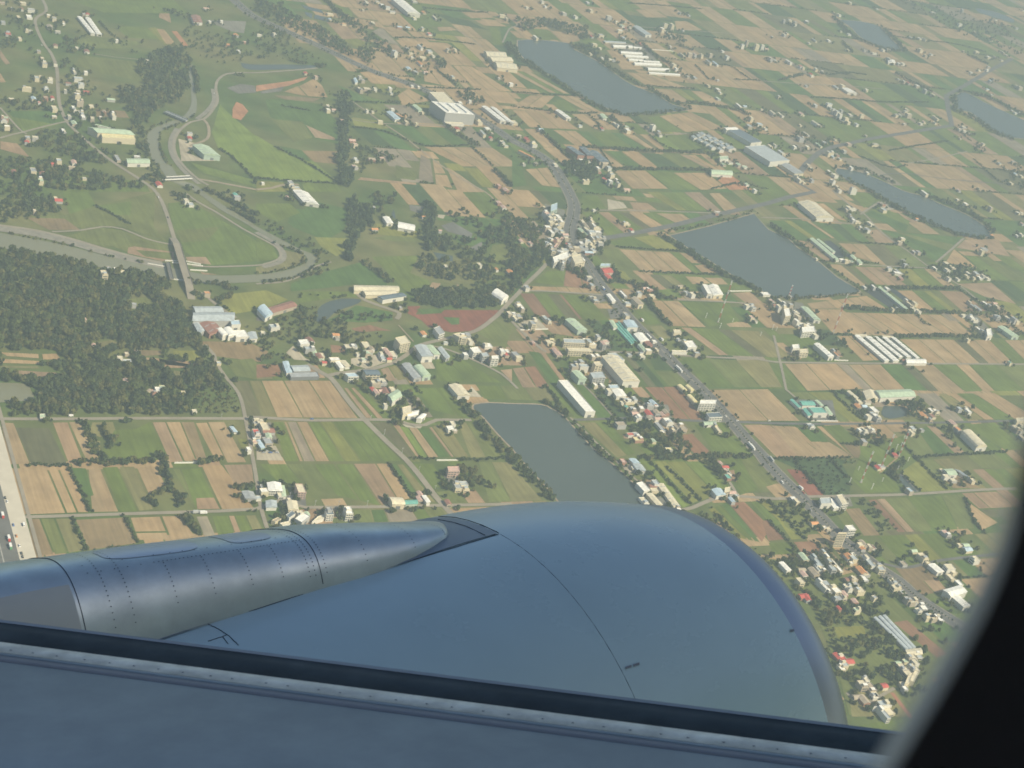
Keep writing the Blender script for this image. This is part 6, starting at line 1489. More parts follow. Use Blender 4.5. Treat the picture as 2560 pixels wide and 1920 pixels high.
for t, p, q, lab in ((10, (1425,597), (1545,600), 'white flood wall reaching from the weir to the road bridge'), (10, (1485,614), (1548,618), 'short white wall under the left side of the road bridge'), (10, (1602,602), (1735,628), 'upper of two white flood walls right of the road bridge'), (10, (1612,626), (1752,644), 'lower of two white flood walls right of the road bridge'),
   (10, (1275,622), (1425,648), 'white wall along the bank left of the weir'), (10, (1642,677), (1790,685), 'low white kerb wall on the bank right of the road bridge'), (10, (1500,758), (1605,772), 'white wall between weir and bridge on the wood side'), (23, (370,322), (600,325), 'white boundary wall in front of the teal roofed works'), (12, (70,1195), (310,1188), 'pale garden wall in front of the walled garden house'),
   (13, (570,1456), (690,1460), 'low white wall beside the pair of short white halls'), (20, (1505,686), (1700,684), 'pale bank wall between the stubble plots at lower left'), (21, (1560,663), (1745,662), 'pinkish wall along the hedge left of the engine pond'), (12, (1880,860), (2070,858), 'thin white wall at a field top beside the mast pond'), (2, (1210,430), (1400,445), 'pale wall beside the greenhouse rows'), (23, (0,320), (20,322), 'stub of white wall beside the farm road')):
    a, b = TG(t, *p)[:2], TG(t, *q)[:2]; d = unit(b-a); n_ = np.array([-d[1], d[0]]); c = (a+b)/2
    mb = MB(); mb.obox(c, d, n_, np.linalg.norm(b-a)/2, .55, 0, 1.7, M_WALLW); k = max(2, int(np.linalg.norm(b-a)/6))
    for i in range(k): mb.obox(a+(b-a)*(i+.5)/k, d, n_, .4, .75, 0, 1.9, M_WALLW)
    tag(mb.build('boundary_wall', org=(*c, 0)), lab, 'wall')
def rise(t, base, top):
    b = TG(t, *base); tp = np.array(T(t, *top)); return min(np.arange(3, 130, .5), key=lambda h: np.hypot(*(proj((b[0], b[1], h))-tp)))
MAST = [(12, (1780,1125), (1905,765), 'tall thin red and white mast left of the mast pond corner'), (13, (560,1225), (695,880), 'tall thin red and white mast over the long stubble fields'), (13, (170,925), (205,800), 'short red and white mast at the pond corner village'),
        (23, (802,850), (912,580), 'leftmost of three red and white masts in the antenna field'), (23, (968,738), (1092,432), 'middle of three red and white masts in the antenna field'), (23, (1130,622), (1212,395), 'rightmost of three red and white masts in the antenna field')]
for t, b, tp, lab in MAST:
    P = TG(t, *b); h = rise(t, b, tp); root = empty('radio_mast', P); seg = 9; w0 = 1.0
    for i in range(seg):
        z0, z1 = h*i/seg, h*(i+1)/seg; m = M_WHITE if i % 2 == 0 else M_RED; mb = MB(); A = []
        for k in range(3):
            a = k*2.094; A.append((w0*math.cos(a), w0*math.sin(a)))
        for k in range(3):
            mb.tube((*A[k], z0), (*A[k], z1), .2, m, 5); B = A[(k+1) % 3]
            n2 = max(2, int((z1-z0)/2.4))
            for j in range(n2):
                za, zb = z0+(z1-z0)*j/n2, z0+(z1-z0)*(j+1)/n2; mb.tube((*A[k], za), (*B, zb), .11, m, 4); mb.tube((*B, za), (*A[k], zb), .11, m, 4)
        mb.build('lattice_section', root)
    k = MB(); k.obox((0, 0), (1, 0), (0, 1), 2, 2, 0, .5, M_CONC); k.build('footing', root)
    tag(root, lab, 'radio mast', 'red and white radio masts')
POSTS = [(12, (1672,1092), (1681,1048)), (12, (1905,1125), (1914,1096)), (12, (1795,1177), (1807,1134)), (12, (2145,1244), (2154,1214)), (13, (35,1192), (43,1148)), (13, (68,1200), (76,1168)), (13, (595,1312), (604,1276)), (23, (703,855), (716,814)), (23, (780,746), (790,717)), (23, (868,685), (887,638)), (23, (985,845), (998,814)), (23, (893,912), (914,866)), (23, (1120,737), (1131,710)), (23, (1207,670), (1221,636)), (23, (1104,570), (1118,522)), (23, (1148,537), (1160,506)), (23, (1175,472), (1186,452))]
for t, b, tp in POSTS:
    P = TG(t, *b); h = rise(t, b, tp); root = empty('antenna_post', P); mb = MB()
    for sx, sy in ((-1,-1),(1,-1),(1,1),(-1,1)): mb.tube((sx*.4, sy*.4, 0), (sx*.28, sy*.28, h), .11, M_WHITE, 4)
    for i in range(int(h/1.5)):
        z = h*i/int(h/1.5); mb.tube((-.5, -.5, z), (.45, .45, z+1.4), .09, M_WHITE, 4); mb.tube((.5, -.5, z), (-.45, .45, z+1.4), .09, M_WHITE, 4)
    mb.build('frame', root); k = MB(); k.obox((0, 0), (1, 0), (0, 1), .7, .35, h, h+.8, M_WHITE); k.build('head', root)
    tag(root, 'short white lattice post near the red and white masts' if t != 12 else 'short white lattice post in the plots left of the pond corner village', 'antenna post', 'white antenna posts')
for i, (t, b, tp, lab) in enumerate([(21, (1105,445), (1120,390), 'uppermost grey pole beside the village road'), (21, (1258,605), (1272,548), 'second grey pole down beside the village road'), (21, (1405,760), (1418,708), 'third grey pole down beside the village road'), (21, (1548,905), (1557,872), 'lowest grey pole beside the village road'), (21, (508,1055), (520,1002), 'left of three grey poles on the road above the pylon'), (21, (708,1067), (722,1008), 'middle of three grey poles on the road above the pylon'), (21, (955,1062), (968,1003), 'right of three grey poles on the road above the pylon'), (9, (738,432), (766,318), 'grey pole between the two farmhouses above the pylon'), (20, (1912,293), (1916,252), 'grey pole on the farm road below the left wood'), (21, (990,303), (996,268), 'grey pole at the farm road crossing')]):
    P = TG(t, *b); h = rise(t, b, tp); root = empty('power_pole', P); mb = MB(); mb.tube((0, 0, 0), (0, 0, h), .22, M_STEEL, 6, .15); mb.build('pole', root)
    k = MB(); k.obox((0, 0), EB, EA, 1.2, .08, h-.9, h-.75, M_STEEL); k.obox((0, 0), EB, EA, .9, .08, h-1.8, h-1.65, M_STEEL); k.build('crossarm', root); tag(root, lab, 'power pole', 'power poles')
# ------------------------------------------------------------------ vehicles
VP = {k: mat('vehicle_paint_'+n_, c, .35, 0) for k, n_, c in (('w', 'white', (.78,.78,.76)), ('r', 'red', (.5,.06,.05)), ('b', 'blue', (.08,.16,.42)), ('k', 'black', (.03,.03,.035)), ('s', 'silver', (.45,.46,.47)), ('g', 'green', (.12,.32,.16)), ('o', 'orange', (.62,.25,.08)))}
M_TYRE = mat('tyre_rubber', (.02,.02,.02), .9)
VN = dict(w='white', r='red', b='blue', k='black', s='silver', g='green', o='orange')
def vehicle(kind, P, d, c, lab):
    d = unit(np.asarray(d)[:2]); n_ = np.array([-d[1], d[0]]); root = empty(kind, (P[0], P[1], .62)); m = VP[c]
    def bx(name, f0, f1, w_, z0, z1, mm, taper=0):
        mb = MB(); b = [d*f0-n_*w_, d*f1-n_*w_, d*f1+n_*w_, d*f0+n_*w_]; tp = [d*(f0+taper)-n_*(w_-taper*.3), d*(f1-taper)-n_*(w_-taper*.3), d*(f1-taper)+n_*(w_-taper*.3), d*(f0+taper)+n_*(w_-taper*.3)]
        for i in range(4): j = (i+1) % 4; mb.face([(*b[i], z0), (*b[j], z0), (*tp[j], z1), (*tp[i], z1)], mm)
        mb.face([(*p, z1) for p in tp], mm); mb.face([(*p, z0) for p in b[::-1]], mm); mb.build(name, root)
    def wheels(xs, w_, r=.33):
        for f in xs:
            for s in (-1, 1):
                mb = MB(); c_ = d*f+n_*s*w_; mb.tube((*(c_-n_*.12), r), (*(c_+n_*.12), r), r, M_TYRE, 8); mb.build('wheel', root)
    if kind == 'car': bx('body', -2.2, 2.2, .88, .3, .95, m, .08); bx('cabin', -1.6, 1.0, .8, .96, 1.5, M_GLASSW, .45); bx('roof', -1.1, .5, .62, 1.503, 1.54, m); wheels((-1.35, 1.35), .8)
    elif kind == 'van': bx('body', -2.6, 2.6, 1.0, .35, 2.3, m, .12); bx('windscreen', 2.5, 2.62, .85, 1.3, 2.0, M_GLASSW); wheels((-1.7, 1.7), .9)
    elif kind == 'truck': bx('cargo_box', -4.2, 1.7, 1.25, .9, 3.5, VP['w'] if c != 's' else m); bx('cab', 1.9, 3.9, 1.2, .6, 2.9, m, .15); wheels((-3, 2.9), 1.1, .5)
    elif kind == 'articulated_truck': bx('trailer', -9, 4.4, 1.3, 1.1, 4.0, VP['w']); bx('cab', 5.0, 7.6, 1.25, .6, 3.6, m, .2); bx('chassis', -8.6, 7.2, .5, .7, 1.05, M_TYRE); wheels((-7.6, -6.3, 4.2, 6.6), 1.1, .52)
    elif kind == 'bus': bx('body', -5.8, 5.8, 1.25, .4, 3.2, m, .1); bx('window_band', -5.4, 5.5, 1.27, 1.7, 2.5, M_GLASSW); wheels((-3.6, 3.8), 1.15, .5)
    tag(root, lab, kind.replace('_', ' '), 'vehicles on the roads'); return root
HWA = np.array(HW)
def onhw(t, x, y, kind, c, lab, flip=False):
    P = TG(t, x, y, 1)[:2]; i = int(np.argmin(np.linalg.norm(HWA-P, axis=1))); d = HWA[min(i+1, len(HWA)-1)]-HWA[max(0, i-1)]; vehicle(kind, P, -d if flip else d, c, lab)
onhw(22, 2069, 548, 'articulated_truck', 'w', 'long white articulated truck on the highway right of the wooded plots'); onhw(12, 1442, 1538, 'articulated_truck', 'w', 'white articulated truck on the highway below the lane crossing')
onhw(12, 1365, 1420, 'car', 's', 'pale car on the highway just above the white articulated truck'); onhw(12, 1180, 1252, 'bus', 'w', 'white bus on the highway beside the rust brown roof'); onhw(12, 1122, 1110, 'truck', 'r', 'red truck on the highway beside the teal nursery', True); onhw(12, 1232, 1292, 'car', 'w', 'white car below the white bus on the highway'); onhw(12, 1290, 1278, 'truck', 'b', 'blue truck on the far lanes right of the white bus', True); onhw(12, 1345, 1362, 'car', 'k', 'dark car at the lane crossing on the highway', True)
onhw(22, 1846, 277, 'car', 'w', 'white car on the highway beside the slate roofed house'); onhw(23, 122, 852, 'van', 'w', 'white van on the near lane above the cream stepped block'); onhw(23, 280, 902, 'truck', 'w', 'white truck beside the red soil field', True); onhw(23, 306, 938, 'car', 'r', 'red car behind the white truck by the red soil field', True); onhw(23, 30, 655, 'bus', 's', 'pale bus on the far lanes beside the dark crop fields', True); onhw(23, 5, 635, 'car', 'w', 'white car ahead of the pale bus', True)
onhw(12, 575, 470, 'car', 'w', 'white car entering the crossing village'); onhw(12, 545, 230, 'car', 's', 'silver car on the bend above the crossing village'); onhw(12, 790, 840, 'truck', 'b', 'blue truck parked by the roadside below the red roofs'); onhw(1, 1405, 752, 'van', 'w', 'white van on the highway above the banded factory'); onhw(1, 480, 345, 'car', 'w', 'white car on the highway through the northern trees'); onhw(23, 370, 1090, 'car', 's', 'silver car left of the cream stepped block'); onhw(12, 960, 940, 'car', 'w', 'white car opposite the white roadside shed', True)
vehicle('car', TG(22, 1945, 322), EB, 'w', 'white car turning into the farm road off the highway'); vehicle('van', TG(20, 612, 282), EB, 'w', 'white van on the farm road below the wood'); vehicle('truck', TG(20, 1697, 1120), EB, 's', 'pale box truck on the lower farm road, left of two'); vehicle('truck', TG(20, 1757, 1124), EB, 'w', 'white box truck on the lower farm road, right of two'); vehicle('car', TG(21, 482, 308), EB, 'b', 'blue car on the farm road under the stubble fields'); vehicle('car', TG(10, 1368, 50), EA, 'w', 'white car on the road north of the river bridge'); vehicle('car', TG(10, 1452, 225), EA, 'k', 'dark car nearing the river bridge')
vehicle('bus', TG(12, 1768, 183), EB, 'w', 'white bus at the lane end beside the pond road'); vehicle('car', TG(0, 1850, 812), (0, 1), 'w', 'white car on the levee road bend'); vehicle('car', TG(0, 360, 395), EA, 'w', 'white car in the river village street'); vehicle('car', TG(22, 1950, 966), EA, 'w', 'white car by the field lane end'); vehicle('car', TG(21, 1795, 808), EB, 'w', 'white car parked in the grove yard'); vehicle('car', TG(11, 870, 1640), EB, 'r', 'red car in front of the pale blue showroom')
for x, y, k, c, lab in ((45,990,'car','k','dark car, uppermost on the concrete shoulder'), (62,1022,'car','w','white car, second down on the concrete shoulder'), (115,1225,'car','b','blue car alone on the concrete shoulder'), (142,1320,'car','o','orange car on the concrete shoulder'), (168,1405,'car','w','white car, third from the bottom on the concrete shoulder'), (186,1470,'car','k','dark car, second from the bottom on the concrete shoulder'), (195,1500,'car','k','dark car, lowest on the concrete shoulder'), (22,1150,'truck','r','red truck, upper one on the dark expressway'), (76,1350,'truck','r','red truck, lower one on the dark expressway'), (90,1420,'truck','g','green truck on the dark expressway'), (205,1225,'van','w','white van on the service lane')):
    vehicle(k, TG(20, x, y), dv, c, lab)
for i, (x, y) in enumerate(((570,605),(620,590),(710,585),(760,575),(560,650),(650,640))):
    vehicle('car', TG(21, x-470 if False else 40+i*28, 585+(i % 2)*14), EB, 'kswbks'[i], f'{["black","silver","white","blue","dark","pale"][i]} car parked in the yard beside the teal shed')
for x, y, lab in ((970,822,'upper wooden jetty in the engine pond'), (1022,890,'lower wooden jetty in the engine pond')):
    P = TG(22, x, y); mb = MB(); mb.obox((0, 0), EB, EA, 8, .7, .3, .55, M_BARK, ROOF['N'])
    for s in (-1, -.3, .4, 1): mb.tube((*(EB*8*s), -.5), (*(EB*8*s), .9), .15, M_BARK, 5)
    tag(mb.build('jetty', org=(P[0], P[1], 0)), lab, 'jetty')
# ------------------------------------------------------------------ the airliner we look out of
FV = 0.90255775; EVL = 0.14263858
av = np.array([math.cos(EVL)*math.sin(FV), math.sin(EVL), math.cos(EVL)*math.cos(FV)])
FA = av[0]*CR+av[1]*CU+av[2]*FW; FU = np.array([0, 0, 1.]); FU = FU-FA*(FA@FU); FU /= np.linalg.norm(FU); FO = np.cross(FU, FA)   # forward, up, outboard
def LW(f, o, u): return EYE+FA*f+FO*o+FU*u
def WL(P): d = P-EYE; return np.array([d@FA, d@FO, d@FU])
NAC = np.array([3.925, 3.584, -4.831])
AC = empty('airliner', EYE); tag(AC, 'grey airliner wing, engine pod and cabin window frame seen from inside', 'airliner')
def acb(mb, name, parent=None, smooth=True):
    o = mb.build(name, AC if parent is None else parent, org=None, smooth=smooth)
    o.data.transform(Matrix.Translation(-Vector(EYE))); return o
M_NAC = mat('nacelle_paint', (.44,.565,.55), 0.25, 0, 0.03, 3, spec=0.5); M_LIP = mat('polished_lip', (.36,.38,.40), 0.40, 1.0, .05, 4)
M_PYL = mat('pylon_alloy', (.54,.60,.57), 0.36, 0.75, .10, 7, spec=.5); M_PYL2 = mat('pylon_cover_paint', (.50,.56,.58), 0.3, 0.2, .03, 4); M_PYL3 = mat('pylon_rear_paint', (.46,.47,.42), 0.6, 0, .05, 4)
M_FLG = mat('flange_grey', (.27,.31,.32), 0.45, 0.3, .08, 6); M_SEAM = mat('panel_gap', (.055,.07,.085), 0.8); M_WING = mat('wing_grey_paint', (.235,.285,.305), 0.5, 0, .09, 5, spec=.35); M_SLAT = mat('dark_grey_matt', (.060,.076,.078), 0.9, 0, .12, 8)
M_EDGE = mat('bare_leading_edge', (.78,.76,.63), 0.5, .1, .20, 12); M_STRIP = mat('sealant_strip', (.21,.22,.23), .6, 0, .06, 9); M_RIM = mat('slat_rim', (.50,.54,.55), .4, .2)
def grime(m, sc, lo_, hi_):
    n = m.node_tree; tc = n.nodes.new('ShaderNodeTexCoord'); mp = n.nodes.new('ShaderNodeMapping'); mp.inputs['Scale'].default_value = sc; n.links.new(tc.outputs['Object'], mp.inputs[0])
    nz = n.nodes.new('ShaderNodeTexNoise'); nz.inputs['Scale'].default_value = 1; nz.inputs['Detail'].default_value = 7; nz.inputs['Roughness'].default_value = .65; n.links.new(mp.outputs[0], nz.inputs['Vector'])
    mr = n.nodes.new('ShaderNodeMapRange'); mr.inputs[1].default_value = .3; mr.inputs[2].default_value = .7; mr.inputs[3].default_value = lo_; mr.inputs[4].default_value = hi_; n.links.new(nz.outputs['Fac'], mr.inputs[0])
    vs = [x for x in n.nodes if x.type == 'VECT_MATH'][0]; mm = n.nodes.new('ShaderNodeMath'); mm.operation = 'MULTIPLY'; n.links.new(vs.inputs['Scale'].links[0].from_socket, mm.inputs[0]); n.links.new(mr.outputs[0], mm.inputs[1]); n.links.new(mm.outputs[0], vs.inputs['Scale'])
    n.links.new(mr.outputs[0], mm.inputs[1]); rr = n.nodes.new('ShaderNodeMapRange'); rr.inputs[1].default_value = .3; rr.inputs[2].default_value = .7; r0 = n.nodes['Principled BSDF'].inputs['Roughness'].default_value; rr.inputs[3].default_value = r0*1.2; rr.inputs[4].default_value = r0*.9
    n.links.new(nz.outputs['Fac'], rr.inputs[0]); n.links.new(rr.outputs[0], n.nodes['Principled BSDF'].inputs['Roughness'])
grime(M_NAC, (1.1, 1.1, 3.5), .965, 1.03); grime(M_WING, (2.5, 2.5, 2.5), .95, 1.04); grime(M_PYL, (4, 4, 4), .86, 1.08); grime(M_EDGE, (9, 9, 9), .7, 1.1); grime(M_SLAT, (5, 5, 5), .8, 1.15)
def nr(s):
    K_ = [(-4.6,.70),(-4,.84),(-3,.97),(-2,1.06),(-1.2,1.115),(-.54,1.162)]
    if s > -.54: t = s/1.081; return 1.2-.147*t+.149*t*(1-t)
    return float(np.interp(s, [k[0] for k in K_], [k[1] for k in K_]))
def nacp(s, th, dr=0.0): r = nr(s)+dr; return LW(NAC[0]+s, NAC[1]+r*math.cos(th), NAC[2]+r*math.sin(th))
def revolve(mb, prof, m, n=96):
    th = np.linspace(0, 2*math.pi, n+1)
    for (s0, r0), (s1, r1) in zip(prof[:-1], prof[1:]):
        for i in range(n):
            p = [LW(NAC[0]+s, NAC[1]+r*math.cos(t), NAC[2]+r*math.sin(t)) for s, r, t in ((s0, r0, th[i]), (s1, r1, th[i]), (s1, r1, th[i+1]), (s0, r0, th[i+1]))]
            mb.face(p[::-1], m)
def weld(o):
    import bmesh
    bm = bmesh.new(); bm.from_mesh(o.data); bmesh.ops.remove_doubles(bm, verts=bm.verts, dist=1e-4); bmesh.ops.recalc_face_normals(bm, faces=bm.faces); bm.to_mesh(o.data); bm.free(); o.data.update(); return o
def absorb(src, dst):            # rivets are surface pattern: fold them into the part they sit on
    import bmesh
    dst.data.materials.append(src.data.materials[0]); k = len(dst.data.materials)-1; bm = bmesh.new(); bm.from_mesh(dst.data); n_ = len(bm.faces); bm.from_mesh(src.data); bm.faces.ensure_lookup_table()
    for f in bm.faces[n_:]: f.material_index = k
    bm.to_mesh(dst.data); bm.free(); dst.data.update(); bpy.data.objects.remove(src)
mb = MB(); revolve(mb, [(s, nr(s)) for s in np.r_[np.linspace(-4.6, -.6, 18), np.linspace(-.5, 1.081, 16)]], M_NAC); ENG = weld(acb(mb, 'engine_nacelle')); ENG['label'] = 'blue grey engine pod'
mb = MB(); revolve(mb, [(1.081,1.053),(1.12,1.046),(1.18,1.032),(1.235,1.010),(1.28,.978),(1.305,.945),(1.315,.91),(1.30,.875),(1.25,.85),(1.1,.83),(.8,.83),(.45,.85)], M_LIP); weld(acb(mb, 'intake_lip', ENG))
mb = MB(); revolve(mb, [(.45,.85),(.45,.25),(.75,.08),(.8,.001)], M_SLAT, 32); weld(acb(mb, 'fan', ENG))
mb = MB(); revolve(mb, [(-4.6,.70),(-4.6,.45),(-5.4,.38),(-5.4,.3),(-4.7,.3),(-4.7,.001)], M_LIP, 48); weld(acb(mb, 'exhaust_nozzle', ENG))
def polytube(mb, pts, r, m, n=5):
    for a, b in zip(pts[:-1], pts[1:]):
        if np.linalg.norm(np.asarray(b)-a) > 1e-5: mb.tube(a, b, r, m, n)
mb = MB(); polytube(mb, [nacp(0, t, -.001) for t in np.linspace(1.2, 4.6, 80)], .0013, M_SEAM); acb(mb, 'panel_seam', ENG, False)
mb = MB(); polytube(mb, [nacp(1.081, t, -.003) for t in np.linspace(0, 6.28, 120)], .0013, M_SEAM); acb(mb, 'panel_seam', ENG, False)
def hit_nac(x, y):
    d = ray(x, y); prev = None
    for t in np.arange(3.5, 10, .004):
        l = WL(EYE+d*t); s = l[0]-NAC[0]
        if s < -4.6 or s > 1.3: prev = None; continue
        f = math.hypot(l[1]-NAC[1], l[2]-NAC[2])-nr(s)
        if prev is not None and f <= 0 < prev: return l, s, math.atan2(l[2]-NAC[2], l[1]-NAC[1])
        prev = f
    return None
def on_nac(x, y, dr=.004):
    h = hit_nac(x, y); return None if h is None else nacp(h[1], h[2], dr)
# reverser seam by the pylon foot, its hinge lines, small stencil plates
h = hit_nac(545, 1575)
mb = MB()
for pts in ([(518,1560),(545,1573),(572,1590),(596,1614)], [(520,1604),(566,1589)], [(556,1592),(570,1610)], [(437,1586),(640,1524),(808,1470),(1000,1411),(1246,1336)]):
    q = []
    for (a, b), (c, d) in zip(pts[:-1], pts[1:]):
        for k in np.linspace(0, 1, 8): p = on_nac(a+(c-a)*k, b+(d-b)*k, .001); q += [p] if p is not None else []
    if len(q) > 1: polytube(mb, q, .0014, M_SEAM)
acb(mb, 'panel_seam', ENG, False)
mb = MB()
for x0, y0, x1, y1 in ((1562,1671,1577,1666),(1581,1665,1597,1660),(1974,1578,1984,1576)):
    q = [on_nac(x, y, .003) for x, y in ((x0, y0-3), (x1, y1-3), (x1+1, y1+3), (x0+1, y0+3))]
    if all(p is not None for p in q): mb.face(q, M_STRIP)
acb(mb, 'stencil_plate', ENG, False)
# pylon: arched sections square to the engine axis
SIL = [(-420,1487),(-200,1440),(0,1406),(159,1385),(300,1366),(457,1348),(575,1333),(640,1325),(683,1315),(735,1312),(785,1310),(900,1306),(1033,1305),(1110,1306),(1160,1308)]
def sily(x): return float(np.interp(x, [p[0] for p in SIL], [p[1] for p in SIL]))
ST = [(1122,1343),(1085,1369),(1040,1394),(980,1420),(900,1446),(808,1471),(720,1498),(640,1524),(540,1555),(440,1586)]
PTH = math.radians(55); PU = np.array([math.cos(PTH), math.sin(PTH)]); PO = np.array([math.sin(PTH), -math.cos(PTH)])
SEC = []
for x, y in ST:
    h = hit_nac(x, y)
    if h is None: continue
    l, s, th = h; rel = np.array([l[1]-NAC[1], l[2]-NAC[2]]); SEC.append([s, -float(rel@PO), float(rel@PU)])
s_l, w_l, z_l = SEC[-1]; dw = 0.0; dz = (SEC[-1][2]-SEC[-3][2])/(SEC[-1][0]-SEC[-3][0])
for k in (.5, 1.0, 1.6, 2.4, 3.4): SEC.append([s_l-k, w_l-dw*k*.8, z_l-dz*k*.5])
def sect(s, w_, z, hgt, th, dr=0.0):
    e = 2/3.0; c, q = math.cos(th), math.sin(th); y = -(w_+dr)*math.copysign(abs(c)**e, c); zz = z+(hgt+dr)*abs(q)**e
    g = PO*y+PU*zz; return LW(NAC[0]+s, NAC[1]+g[0], NAC[2]+g[1])
HG = []
for i, (s, w_, z) in enumerate(SEC):
    lo_, hi_ = -.1, 2.5
    for _ in range(30):
        m_ = (lo_+hi_)/2; e = 1e9
        for th in np.linspace(.3, 2.6, 24):
            x, y = proj(sect(s, w_, z, m_, th)); e = min(e, y-sily(x)) if x > -400 else e
        if e > 0: lo_ = m_
        else: hi_ = m_
    HG.append(max(m_, .02))
HG = [h if i < len(ST)+2 else HG[len(ST)+1] for i, h in enumerate(HG)]
print('pylon', [(round(s, 2), round(w_, 2), round(z, 2), round(h, 2)) for (s, w_, z), h in zip(SEC, HG)])
SECA = np.array([[s, w_, z, h] for (s, w_, z), h in zip(SEC, HG)])
tip = np.array([SECA[0, 0]+.20, .004, SECA[0, 2]+.018, .006]); mid_ = np.array([SECA[0, 0]+.10, SECA[0, 1]*.55, SECA[0, 2]+.01, SECA[0, 3]*.62]); SECA = np.vstack([tip, mid_, SECA])
us = np.linspace(0, 1, 60); kn = np.linspace(0, 1, len(SECA))
def pyl(u, th, dr=0.0):
    f = [np.interp(u, kn, SECA[:, j]) for j in range(4)]; return sect(*f, th, dr)
ths = np.linspace(0, math.pi, 33)
mb = MB()
for u0, u1 in zip(us[:-1], us[1:]):
    for t0, t1 in zip(ths[:-1], ths[1:]): mb.face([pyl(u0, t0), pyl(u0, t1), pyl(u1, t1), pyl(u1, t0)], M_PYL)
PYL = weld(acb(mb, 'engine_pylon'))
def u_of(x, y):        # section parameter seen at a junction pixel
    h = hit_nac(x, y); return float(np.interp(-h[1], -SECA[:, 0], kn)) if h else 1.0
u1 = u_of(808, 1470); u2 = float(np.interp(-(s_l-.33), -SECA[:, 0], kn))
mb = MB()
for uu in (u1, u2): polytube(mb, [pyl(uu, t, .001) for t in np.linspace(.02, 2.4, 40)], .0014, M_SEAM)
acb(mb, 'panel_seam', PYL, False)
# rear painted fairing behind the second seam, access covers, rivets
mb = MB(); uu = np.linspace(u2+.002, 1, 16)
for a, b in zip(uu[:-1], uu[1:]):
    for t0, t1 in zip(ths[:-1], ths[1:]):
        if t0 < .62: mb.face([pyl(a, t0, .006), pyl(a, t1, .006), pyl(b, t1, .006), pyl(b, t0, .006)], M_PYL3)
weld(acb(mb, 'rear_fairing', PYL))
def cover(ua, ub, ta, tb):
    mb = MB(); n_ = 16
    def P_(i, j):
        x = -1+2*i/n_; y = -1+2*j/n_; k = (abs(x)**4+abs(y)**4)**.25; k = max(abs(x), abs(y))/k if k > 0 else 1
        return pyl(ua+(ub-ua)*(x*k*.5+.5), ta+(tb-ta)*(y*k*.5+.5), .0012)
    for i in range(n_):
        for j in range(n_): mb.face([P_(i, j), P_(i+1, j), P_(i+1, j+1), P_(i, j+1)], M_PYL2)
    weld(acb(mb, 'access_cover', PYL))
du = u2-u1
cover(u1+du*.14, u1+du*.42, 1.02, 1.6); cover(u1+du*.58, u1+du*.93, 1.0, 1.6)
mb = MB()
def rivet(u, t):
    p = pyl(u, t, .0015); d1 = pyl(u+.002, t, .0015)-p; d2 = pyl(u, t+.01, .0015)-p; d1 /= np.linalg.norm(d1); d2 -= d1*(d1@d2); d2 /= np.linalg.norm(d2)
    mb.face([p+.0024*(math.cos(k)*d1+math.sin(k)*d2) for k in np.linspace(0, 6.283, 7)[:-1]], M_SEAM)
for off in (-.012, .012, .024):
    for t in np.linspace(.12, 1.5, 22):
        rivet(u1+off*.8, t); rivet(u2-abs(off)*.8-.004, t)
for k in (.22, .42, .62, .82):
    for t in np.linspace(.2, .8, 10): rivet(u1+du*k, t)
for k in np.linspace(.03, .97, 44): rivet(u1+du*k, .84); rivet(u1+du*k, 1.02) if int(k*44) % 3 == 0 else None
for k in (.2, .45, .7):
    for t in np.linspace(.15, 1.2, 11): rivet(u1*k+.05, t)
absorb(acb(mb, 'rivet_seam', PYL, False), PYL)
# foot flange of the pylon on the cowl, with its dark cap seam
mb = MB(); N_ = 24
top = [(1097,1292),(1138,1295),(1170,1302),(1204,1314),(1246,1333)]
cap = [on_nac(x, y+2, .006) for x, y in top]; cap = [c for c in cap if c is not None]; polytube(mb, cap, .0018, M_SEAM)
cap2 = [on_nac(x, y, .006) for x, y in ((1095,1302),(1130,1308),(1165,1319),(1213,1342))]; cap2 = [c for c in cap2 if c is not None]; polytube(mb, cap2, .0013, M_SEAM); acb(mb, 'panel_seam', PYL, False)
th_n = [hit_nac(*p) for p in ((1243,1336),(1040,1400),(808,1470),(640,1522))]; th_n = [(h[1], h[2]) for h in th_n if h]
mb = MB()
if len(th_n) > 2:
    th_n.sort(); S0 = [p[0] for p in th_n]; TH0 = [p[1] for p in th_n]
    ss = np.linspace(S0[0]-1.4, min(S0[-1], -.004), 40)
    for a, b in zip(ss[:-1], ss[1:]):
        ta, tb = np.interp(a, S0, TH0), np.interp(b, S0, TH0)
        for k in range(12):
            f = lambda s, t0, kk: nacp(s, t0+(2*PTH-2*t0)*kk/12, .004)
            mb.face([f(a, ta, k), f(b, tb, k), f(b, tb, k+1), f(a, ta, k+1)], M_FLG)
    weld(acb(mb, 'foot_flange', PYL))
